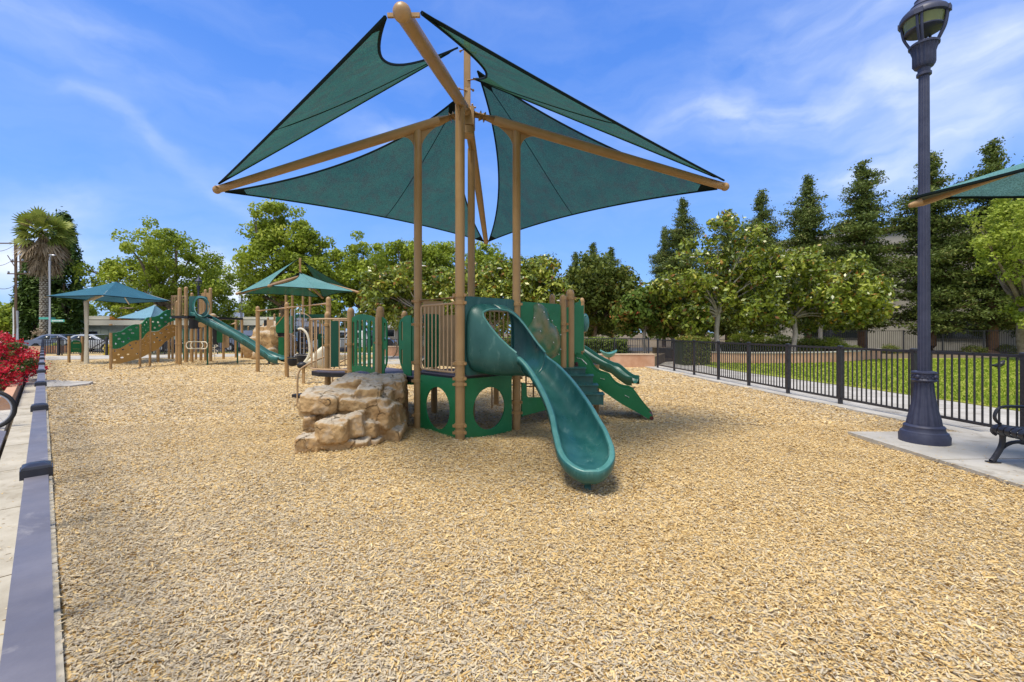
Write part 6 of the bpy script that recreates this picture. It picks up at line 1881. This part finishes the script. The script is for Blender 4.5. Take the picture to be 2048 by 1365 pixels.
sycamore('small dark tree at the flood light foot', 455, 75, 628, 26, 662, None, 12, 2500, kind='dark', ncl=40, rc=.8, name='tree', leaf=.4)
sycamore('green tree mass at the far left edge behind the roses', 8, 60, 612, 45, 668, None, 13, 6000, kind='syc', ncl=80, rc=1.0, name='tree', leaf=.4)
sycamore('small pale tree between the cypress and the shop', 170, 62, 608, 30, 662, None, 14, 2500, kind='syc', ncl=40, rc=.9, name='tree', leaf=.4)

# magnolias
def magnolia(label, px, Y, lobes, seed, n, z0=.5, fork=2.3, leaf=.24, ncl=170, rc=.46, nl=30, flowers=6):
    p = at(px, 0, Y)
    t = thing('magnolia_tree', label, 'tree', (p.x, Y, 0), group='magnolia trees')
    rr = random.Random(seed)
    lb = [((at(x, 0, Y).x-p.x), rr.uniform(-1, 1)*r/FPX*Y*.5, EYE+(HOR-y)/FPX*Y, r/FPX*Y, rz_/FPX*Y) for (x, y, r, rz_) in lobes]
    o, cc = crown(t, env_lobes(lb), ncl, rc, n, leaf, LM['mag'], flat=.8, tvar=.16, tmean=.46, aspect=.5, rust=.05, shell=.4)
    limbs(t, (0, 0, z0), (0, 0, fork), .13, cc, nl, 'bark_pale', seed)
    for k in range(flowers):
        c = Vector(cc[rr.randrange(len(cc))])+Vector((rr.uniform(-.3, .3), -.45, 0))
        mb = MB()
        for q in range(6):
            a = q*PI/3
            mb.ball(c+Vector((.07*math.cos(a), .07*math.sin(a), .0)), .075, 7, 5, (1, 1, .45))
        mb.build('flower', M['white'], t, ang=80, local=True)
    return t
for ch in []: pass
def mag_fix(): pass
magnolia('nearer magnolia left of the wall bend with a pale forked trunk', 1436, 24, [(1440, 455, 28, 24), (1400, 500, 34, 28), (1490, 480, 42, 26), (1455, 530, 60, 30), (1360, 570, 50, 26), (1330, 580, 28, 24), (1420, 590, 70, 40), (1510, 560, 50, 44), (1370, 640, 40, 30), (1500, 620, 50, 30), (1545, 530, 24, 30)], 21, 17000, ncl=280, fork=2.55)
magnolia('wide magnolia at the middle of the curved planter wall', 1586, 25.5, [(1630, 510, 34, 20), (1590, 540, 50, 26), (1660, 545, 50, 30), (1560, 590, 56, 36), (1640, 600, 80, 46), (1710, 600, 50, 40), (1740, 620, 30, 24), (1540, 640, 40, 22), (1680, 640, 60, 22)], 22, 19000, ncl=310, fork=2.5)
magnolia('magnolia behind the curved planter with a dark slim trunk', 1640, 30, [(1650, 600, 60, 40), (1690, 560, 40, 30), (1600, 560, 40, 30)], 23, 4000, ncl=90, fork=2.6, flowers=2)
magnolia('magnolia crown directly behind the main tower left of the front post', 858, 26, [(820, 560, 60, 36), (870, 580, 60, 46), (770, 600, 50, 36), (800, 620, 60, 34), (900, 610, 50, 46), (740, 620, 30, 24), (760, 560, 30, 24)], 24, 15000, ncl=240, fork=2.0, flowers=3)
magnolia('magnolia crown behind the front and rear canopy posts', 985, 25, [(960, 560, 40, 40), (1000, 550, 44, 34), (960, 610, 50, 40), (1010, 600, 50, 44)], 25, 11000, ncl=170, fork=2.0, flowers=2)
magnolia('magnolia crown to the right of the right canopy post', 1070, 25, [(1080, 535, 34, 26), (1050, 560, 44, 40), (1090, 590, 40, 42), (1060, 620, 50, 36), (1115, 600, 20, 30)], 26, 12000, ncl=170, fork=2.0, flowers=2)

# dark rounded trees and crape myrtles by the back fence
def rtree(label, px, Y, lobes, seed, n, kind='dark', bark='bark', leaf=.25, ncl=150, rc=.5, name='broadleaf_tree', fork=2.0, r0=.12, z0=.4, nl=22, group=None):
    p = at(px, 0, Y); t = thing(name, label, 'tree', (p.x, Y, 0), group=group)
    rr = random.Random(seed)
    lb = [((at(x, 0, Y).x-p.x), rr.uniform(-.5, .5)*r/FPX*Y, EYE+(HOR-y)/FPX*Y, r/FPX*Y, rz_/FPX*Y) for (x, y, r, rz_) in lobes]
    o, cc = crown(t, env_lobes(lb), ncl, rc, n, leaf, LM[kind], flat=.8, tvar=.2)
    limbs(t, (0, 0, z0), (0, 0, fork), r0, cc, nl, bark, seed)
    return t
rtree('large dark rounded tree right of the main tower with a brownish top', 1192, 30, [(1190, 550, 50, 36), (1150, 590, 40, 40), (1230, 580, 46, 44), (1190, 610, 66, 46), (1250, 620, 30, 30), (1140, 640, 30, 22)], 31, 17000, ncl=260)
rtree('crape myrtle with red tinted top beside the corner of the fences', 1290, 26, [(1300, 600, 34, 32), (1275, 620, 34, 34), (1320, 640, 40, 26), (1265, 640, 30, 24)], 32, 8000, 'crape', 'bark_pale', ncl=140, fork=1.8, r0=.09)
rtree('second crape myrtle with reddish leaves behind the fence corner', 1345, 28, [(1340, 600, 40, 36), (1380, 620, 40, 36), (1350, 640, 50, 24)], 33, 7500, 'crape', 'bark_pale', ncl=130, fork=1.8, r0=.09)
rtree('slim crape myrtle trunk and crown left of the pale magnolia', 1395, 30, [(1400, 620, 50, 34), (1440, 640, 50, 24)], 34, 5000, 'dark', 'bark', ncl=100, fork=1.8, r0=.09)
rtree('dark understorey tree behind the two magnolias', 1520, 34, [(1500, 610, 60, 44), (1560, 600, 50, 50), (1620, 630, 50, 34)], 35, 9000, 'dark', 'bark', ncl=150)
rtree('dark low tree behind the back hedge left of the fence corner', 1120, 34, [(1120, 620, 50, 40), (1160, 640, 50, 30), (1230, 640, 60, 30)], 36, 7000, 'dark', 'bark', ncl=130)
rtree('dark green tree behind the brown panel of the main tower', 880, 36, [(860, 640, 60, 34), (930, 640, 50, 34), (800, 640, 40, 20)], 37, 6000, 'dark', 'bark', ncl=120)

# redwoods
def redwood(seed, H_, Rr, n=11000):
    t = thing('redwood_tree', 'redwood', 'tree', (0, 0, 0), group='redwoods in front of the office building')
    rr = random.Random(seed); mb = MB()
    mb.tube([(0, 0, -.1), (0, 0, .5), (0, 0, H_*.5), (0, 0, H_*.97)], [H_*.026, H_*.02, H_*.012, .02], 10)
    cent = []; sz = []
    z = H_*.12
    while z < H_*.985:
        f = z/H_
        Lb = min(Rr*(1-f)**.74, 2.25)*(.85 if f < .2 else 1)*(1+.20*math.sin(f*23+seed*2))
        nb = 9 if f < .8 else 7
        for k in range(nb):
            a = rr.uniform(0, 2*PI); L_ = max(.3, Lb*rr.uniform(.5, 1.22)); rise = rr.uniform(-.12, .25)
            tip = Vector((math.cos(a)*L_, math.sin(a)*L_, z+L_*rise))
            zj = z+rr.uniform(-.4, .4); b0 = Vector((0, 0, zj)); tip.z += zj-z; midp = b0.lerp(tip, .55)+Vector((0, 0, -.06*L_))
            if L_ > .6: mb.tube([b0, midp, tip], [.035+.012*L_, .025, .008], 4)
            m = max(3, int(L_*5.5))
            for q in range(m):
                s = .22+.78*q/m
                c = b0.lerp(tip, s)
                wdt = (.20+.08*min(1, Lb/2.2))+.22*L_/Rr*(1-abs(s-.6))
                cent.append((c.x, c.y, c.z)); sz.append(wdt)
        z += H_*.026
    cent = np.array(cent); sz = np.array(sz)
    idx = rng.integers(0, len(cent), n)
    off = rng.normal(size=(n, 3))*np.array([1, 1, .5])*sz[idx][:, None]*.8
    p = cent[idx]+off
    ct = .45+rng.normal(0, .22, len(cent))
    tnt = ct[idx]+rng.normal(0, .15, n)
    mb.build('trunk', M['bark_red'], t, local=True, ang=60)
    leaf_object('crown', p, .19*(.6+.9*rng.random(n)), tnt, LM['red'], t, aspect=.42, up=.5)
    return t
rw = [redwood(s, 15.0, 4.5, 46000) for s in (1, 2, 3)]
trees = [(1985, 33, 285, 'tallest redwood behind the light green tree at far right'), (1862, 34.5, 306, 'redwood directly behind the tall lamp post'), (1725, 36.5, 326, 'redwood with a sharp tip left of the tall lamp post'),
         (1616, 39, 355, 'redwood rising behind the wide magnolia'), (1522, 42, 381, 'redwood between the two magnolia crowns'), (1455, 46, 423, 'small redwood top peeking behind the nearer magnolia'),
         (1366, 44, 400, 'redwood at the left end of the row with a pointed top'), (1328, 46, 455, 'shorter redwood leftmost in the row')]
for i, (px, Y, pt, lab) in enumerate(trees):
    zt = EYE+(HOR-pt)/FPX*Y; s = zt/15.0
    loc = (at(px, 0, Y).x, Y, 0)
    wd = {1985: 1.05, 1862: 1.1, 1725: 1.08, 1616: .98, 1522: .95, 1455: .9, 1366: .95, 1328: .8}[px]
    if i < 3: o = rw[i]; o.location = loc; o.rotation_euler = (0, 0, i); o.scale = (s*wd, s*wd, s); o['label'] = lab
    else: dup(rw[i % 3], loc, i*1.7, (s*wd, s*wd, s), lab)
for i, (px, Y, pt, lab) in enumerate(((1186, 50, 488, 'distant redwood top in the middle behind the dark rounded tree'), (1152, 52, 505, 'distant redwood top left of the dark rounded tree'), (1222, 52, 496, 'distant redwood top right of the dark rounded tree'), (2075, 33, 300, 'redwood partly cut by the right picture edge'))):
    zt = EYE+(HOR-pt)/FPX*Y; s = zt/15.0
    dup(rw[i % 3], (at(px, 0, Y).x, Y, 0), i*2.1+.5, (s*1.0, s*1.0, s), lab)

# cypresses
def cypress(label, px, Y, pyt, halfw, seed, n=9000, prof=None, name='cypress_tree', kind='cyp', zb=0.4):
    p = at(px, 0, Y); zt = EYE+(HOR-pyt)/FPX*Y; w = halfw/FPX*Y
    t = thing(name, label, 'tree', (p.x, Y, 0))
    def env(k):
        f = rng.random(k)**.85
        r = np.interp(f, *prof)*w
        a = rng.random(k)*2*PI; q = (.55+.45*rng.random(k)**.5)
        return np.stack([np.cos(a)*r*q, np.sin(a)*r*q, zb+f*(zt-zb-.3)], 1)
    o, cc = crown(t, env, 200, w*.20+.22, int(n*1.6), .38, LM[kind], flat=1.7, tvar=.2, aspect=.4, up=.8, shell=.3)
    mb = MB(); mb.tube([(0, 0, -.1), (0, 0, zt*.8)], [.22, .04], 8)
    for k in range(5): a = k*1.3; mb.tube([(0, 0, .2), (math.cos(a)*w*.4, math.sin(a)*w*.4, zt*.35)], [.12, .05], 6)
    mb.build('trunk', M['bark'], t, local=True)
    return t
cypress('tall dark cypress right of the palm trunk', 128, 46, 432, 26, 1, 15000, ([0, .12, .4, .7, .9, 1], [.5, 1, .98, .72, .42, .12]))
cypress('shorter dark cypress left of the palm trunk', 72, 47, 505, 28, 2, 11000, ([0, .15, .5, .8, 1], [.7, 1, .9, .6, .15]))
cypress('slim dark cypress behind the teal shade sails', 552, 52, 585, 13, 3, 4000, ([0, .2, .8, 1], [.8, 1, .9, .4]))
cypress('slim dark cypress pair half hidden right of the teal sails', 577, 53, 582, 10, 4, 3000, ([0, .2, .8, 1], [.8, 1, .9, .4]))

# palm
def palm():
    Y = 41; p = at(88, 0, Y); t = thing('palm_tree', 'tall fan palm with a shaggy skirt of dead fronds', 'tree', (p.x, Y, 0))
    zt = EYE+(HOR-462)/FPX*Y; ztop = EYE+(HOR-424)/FPX*Y
    tm = mat('palm_trunk', (.22, .19, .15), .95, .1)
    nt = tm.node_tree; N = nt.nodes.new; L = nt.links.new
    tc = N('ShaderNodeTexCoord'); mp = N('ShaderNodeMapping'); mp.inputs['Scale'].default_value = (2.2, 2.2, 3.2); L(tc.outputs['Object'], mp.inputs[0])
    vo = N('ShaderNodeTexVoronoi'); vo.inputs['Scale'].default_value = 2.0; L(mp.outputs[0], vo.inputs['Vector'])
    rp = N('ShaderNodeValToRGB'); rp.color_ramp.elements[0].position = .15; rp.color_ramp.elements[0].color = (.40, .36, .30, 1); rp.color_ramp.elements[1].position = .55; rp.color_ramp.elements[1].color = (.13, .10, .07, 1)
    L(vo.outputs['Distance'], rp.inputs[0]); L(rp.outputs[0], nt.nodes['Principled BSDF'].inputs['Base Color'])
    mb = MB(); k = 60; pts = [(0, 0, -.1+(zt+.1)*i/k) for i in range(k+1)]
    rs = [(.34 if i < 3 else .27-.03*i/k)+(.035 if i % 2 else 0) for i in range(k+1)]
    mb.tube(pts, rs, 14); mb.build('trunk', tm, t, local=True, ang=20)
    # cut leaf bases criss-cross on the trunk
    cb = MB(); rr = random.Random(2)
    for i in range(46):
        for j in range(7):
            a = j*2*PI/7+i*.45; z = .6+i*.2
            if z > zt: break
            r = .28-.03*z/zt
            cb.box((r*math.cos(a), r*math.sin(a), z), (.08, .14, .10), a, tilt=Matrix.Rotation(.5*(-1)**i, 3, 'X'))
    cb.build('leaf_base', mat('leaf_base', (.40, .36, .29), .9, .1), t, local=True, smooth=False)
    def fans(n, zc, el0, el1, L0, L1, name, m, seg=16, droop=.5, tm=.5):
        V = []; F = []; T = []
        for i in range(n):
            a = i*2.39996+rr.uniform(-.2, .2); el = R(el0+(el1-el0)*((i+.5)/n)+rr.uniform(-6, 6)); Ls = rr.uniform(L0, L1)
            d = Vector((math.cos(a)*math.cos(el), math.sin(a)*math.cos(el), math.sin(el)))
            b0 = Vector((math.cos(a)*.3, math.sin(a)*.3, zc+rr.uniform(-.35, .35)))
            hub = b0+d*Ls*.55; hub.z -= droop*.25*Ls*math.cos(el)
            side = d.cross(Vector((0, 0, 1))); side = side.normalized() if side.length > .05 else Vector((1, 0, 0))
            side = Matrix.Rotation(R(rr.uniform(-65, 65)), 3, d) @ side
            upv = side.cross(d)
            tt = tm+rr.uniform(-.3, .3)
            o = len(V); V += [b0-side*.03, b0+side*.03, hub]; F.append((o, o+1, o+2)); T += [tt]*3
            for q in range(seg):
                an = R(-100+200*q/(seg-1)); ll = Ls*.62*(.75+.25*math.cos(an))
                dd = (d*math.cos(an)+side*math.sin(an)).normalized()
                tip = hub+dd*ll+Vector((0, 0, -droop*ll*.55))
                w = dd.cross(upv).normalized()*(.05 if seg < 16 else .036)*Ls
                mid = hub+dd*ll*.55+Vector((0, 0, -droop*ll*.12))
                o = len(V); V += [hub, mid-w, tip, mid+w]; F.append((o, o+1, o+2, o+3)); T += [tt+rr.uniform(-.1, .1)]*4
        me = bpy.data.meshes.new(name); me.from_pydata([tuple(v) for v in V], [], F)
        at_ = me.attributes.new('tint', 'FLOAT', 'POINT'); at_.data.foreach_set('value', np.clip(np.array(T), 0, 1).astype(np.float32))
        me.materials.append(LM[m]); o = bpy.data.objects.new(name, me); C.objects.link(o); o.parent = t
    fans(34, zt+.1, -10, 80, 1.3, 2.05, 'crown', 'palm', droop=.18, seg=13)
    fans(34, zt-.1, -35, 10, 1.3, 1.9, 'crown', 'palm', droop=.4, seg=12)
    fans(90, zt-.6, -80, -35, 1.2, 1.9, 'dead_skirt', 'dead', seg=11, droop=.9)
    fans(80, zt-1.9, -88, -62, 1.1, 1.8, 'dead_skirt', 'dead', seg=9, droop=.9)
    fans(8, zt+.5, 10, 40, 1.0, 1.5, 'flower_stalk', 'dead', seg=12, droop=.4, tm=.9)
palm()

# hedges, mounds, roses, flowers
def hedge(label, poly_pts, z0, z1, n, kind='hedge', leaf=.09, name='hedge', tmean=.55):
    """box-clipped hedge along a strip: poly_pts = (A, B, width)"""
    A, B, w = Vector((*poly_pts[0], 0)), Vector((*poly_pts[1], 0)), poly_pts[2]
    d = (B-A); L_ = d.length; d.normalize(); nn = Vector((-d.y, d.x, 0))
    t = thing(name, label, 'hedge', A)
    s = rng.random(n)*L_; q = rng.random(n); v = rng.random(n)
    face = rng.random(n)
    off = np.where(face < .45, -w/2, np.where(face < .6, w/2, (q-.5)*w))+rng.normal(0, .05, n)
    z = np.where(face >= .6, z1+rng.normal(0, .05, n)+.05*np.sin(s*3), z0+(z1-z0)*v)
    P = np.stack([d.x*s+nn.x*off, d.y*s+nn.y*off, z], 1)
    tt = tmean+rng.normal(0, .2, n)+np.where(face >= .6, .15, 0)
    leaf_object('leaves', P, leaf*(.6+.8*rng.random(n)), tt, LM[kind], t, aspect=.6, up=.3)
    m0, m1 = A, B
    MB().slab([P2(A-nn*(w/2-.08)), P2(B-nn*(w/2-.08)), P2(B+nn*(w/2-.08)), P2(A+nn*(w/2-.08))], z0-.1, z1-.08).build('branches', mat('hedge_core', (.03, .045, .012), .95, .05), t, smooth=False)
    return t
hedge('clipped yellow green hedge behind the back fence', ((-2.5, 21.9), (5.6, 21.7), .9), .40, 1.22, 9000)
hedge('taller dark hedge block just beyond the fence corner', ((8.15, 21.4), (9.5, 21.5), 1.0), .0, 1.25, 4500, kind='dark')
hedge('dark green hedge strip behind the curved planter wall', ((11.0, 25.3), (19.5, 26.5), .8), .45, .95, 5000, kind='dark')
def mound(label, px, Y, halfw, pyt, n, z0=.5, kind='bright', leaf=.10, name='shrub', cat='shrub', ry=.8):
    p = at(px, 0, Y); w = halfw/FPX*Y; zt = EYE+(HOR-pyt)/FPX*Y
    t = thing(name, label, cat, (p.x, Y, 0))
    def env(k):
        u = unit(k); u[:, 2] = np.abs(u[:, 2]); q = .8+.2*rng.random(k)
        return np.stack([u[:, 0]*w*q, u[:, 1]*w*ry*q, z0+u[:, 2]*(zt-z0-.1)*q], 1)
    crown(t, env, 70, .16+w*.10, n, leaf, LM[kind], flat=.7, tvar=.15, aspect=.35, up=.6, shell=.3, name='leaves')
    mb = MB()
    for k in range(9): a = k*.7; mb.tube([(0, 0, z0-.1), (math.cos(a)*w*.5, math.sin(a)*w*.5*ry, z0+(zt-z0)*.55)], [.03, .01], 5)
    mb.build('stems', M['bark'], t, local=True)
    return t
for i, (px, Y, hw, pt, lab) in enumerate(((1480, 26.5, 30, 665, 'feathery light green shrub at the left end of the planter'), (1560, 27.5, 32, 669, 'feathery shrub behind the wide magnolia trunk'), (1610, 26.6, 34, 670, 'feathery shrub right of the wide magnolia trunk'), (1660, 26.0, 36, 672, 'rounded shrub turning orange at the right end of the planter'), (1520, 28.5, 30, 666, 'feathery shrub between the lamp post and the pale trunk'))):
    mound(lab, px, Y, hw, pt, 3500)
for i, (px, Y, hw, pt, lab) in enumerate(((1710, 34, 14, 690, 'low dark shrub under the redwoods nearest the planter'), (1780, 34, 18, 688, 'low dark shrub left of the tall lamp post'), (1945, 33, 22, 689, 'low dark shrub right of the tall lamp post'), (2010, 33, 20, 686, 'low dark shrub behind the crow'), (1240, 30, 20, 676, 'small light shrub below the crape myrtles'))):
    mound(lab, px, Y, hw, pt, 1500, z0=0, kind='dark')
def roses(label, t0, n0, w, d_, zt, nl, nb, seed):
    c = lf(t0, n0); t = thing('rose_bush', label, 'rose bush', (c.x, c.y, 0), group='red rose bushes')
    def env(k):
        u = unit(k); u[:, 2] = np.abs(u[:, 2]); q = .75+.25*rng.random(k)
        x = u[:, 0]*w*q; y = u[:, 1]*d_*q
        return np.stack([LFD.x*x+LFN.x*y, LFD.y*x+LFN.y*y, .25+u[:, 2]*(zt-.3)*q], 1)
    crown(t, env, 90, .17, nl, .075, LM['rose'], flat=.8, tvar=.2, aspect=.6, name='leaves', shell=.3)
    cc = env(170)*np.array([1.06, 1.06, 1.05]); k = len(cc)
    idx = rng.integers(0, k, nb); p = cc[idx]+rng.normal(size=(nb, 3))*.075
    leaf_object('blossom', p, .06*(.7+.6*rng.random(nb)), .45+.25*rng.normal(size=nb), LM['bloom'], t, aspect=.9, up=.2)
    mb = MB()
    for q in range(12): a = q*.55; mb.tube([(0, 0, .1), (math.cos(a)*w*.35, math.sin(a)*d_*.35, zt*.6)], [.018, .008], 5)
    mb.build('stems', M['bark'], t, local=True)
roses('nearest red rose bush spilling over the planter corner at the left edge', 17.0, -1.6, 1.3, 1.2, 1.12, 6500, 6500, 1)
roses('big red rose bush leaning over the planter wall beside the fence', 20.3, -1.6, 2.6, 1.6, 1.65, 12000, 12000, 2)
roses('tall rose bush with fewer blooms behind the big one', 24.2, -2.0, 3.0, 1.8, 1.75, 9000, 6000, 3)
roses('far rose bush by the street pavement', 28.0, -2.6, 2.8, 1.9, 1.45, 6000, 2500, 4)
roses('rose bush at the left edge behind the nearest one', 20.5, -4.6, 2.4, 1.8, 1.9, 8000, 7500, 5)
mound('bare twiggy shrub left of the palm base', 78, 38, 16, 655, 900, z0=0, kind='dead', leaf=.12)
mound('yellow flowering shrub behind the street fence', 740, 36, 26, 692, 1200, z0=0, kind='bright')
mound('yellow flowering shrub left of the palm base in a planter', 110, 33, 8, 684, 700, z0=.2, kind='bright')
for i, (px, Y, lab) in enumerate(((80, 32.2, 'small terracotta street planter left of the palm base'), (110, 33.0, 'small terracotta street planter right of the palm base'))):
    p = at(px, 0, Y); t = thing('street_planter', lab, 'planter', (p.x, Y, 0))
    MB().slab([(p.x-.5, Y-.3), (p.x+.5, Y-.3), (p.x+.5, Y+.5), (p.x-.5, Y+.5)], -.05, .55).build('box', M['terra'], t, smooth=False)
    MB().slab([(p.x-.44, Y-.24), (p.x+.44, Y-.24), (p.x+.44, Y+.44), (p.x-.44, Y+.44)], .551, .56).build('soil', M['dirt'], t, smooth=False)
# far tree line that reads as one mass
def far_trees():
    n = 16000
    x = -160+rng.random(n)*330; y = 88+rng.random(n)*8
    h = 5.0+1.6*np.sin(x*.11)+1.2*np.sin(x*.31+1)+.9*np.sin(x*.77)
    z = h*rng.random(n)**.6
    o = leaf_object('distant_trees', np.stack([x, y, z], 1), 1.0*(.5+rng.random(n)), .45+.25*rng.normal(size=n), LM['dark'], None, aspect=.7)
    tag(o, 'distant dark tree line beyond the street', 'tree line', kind='stuff')
far_trees()
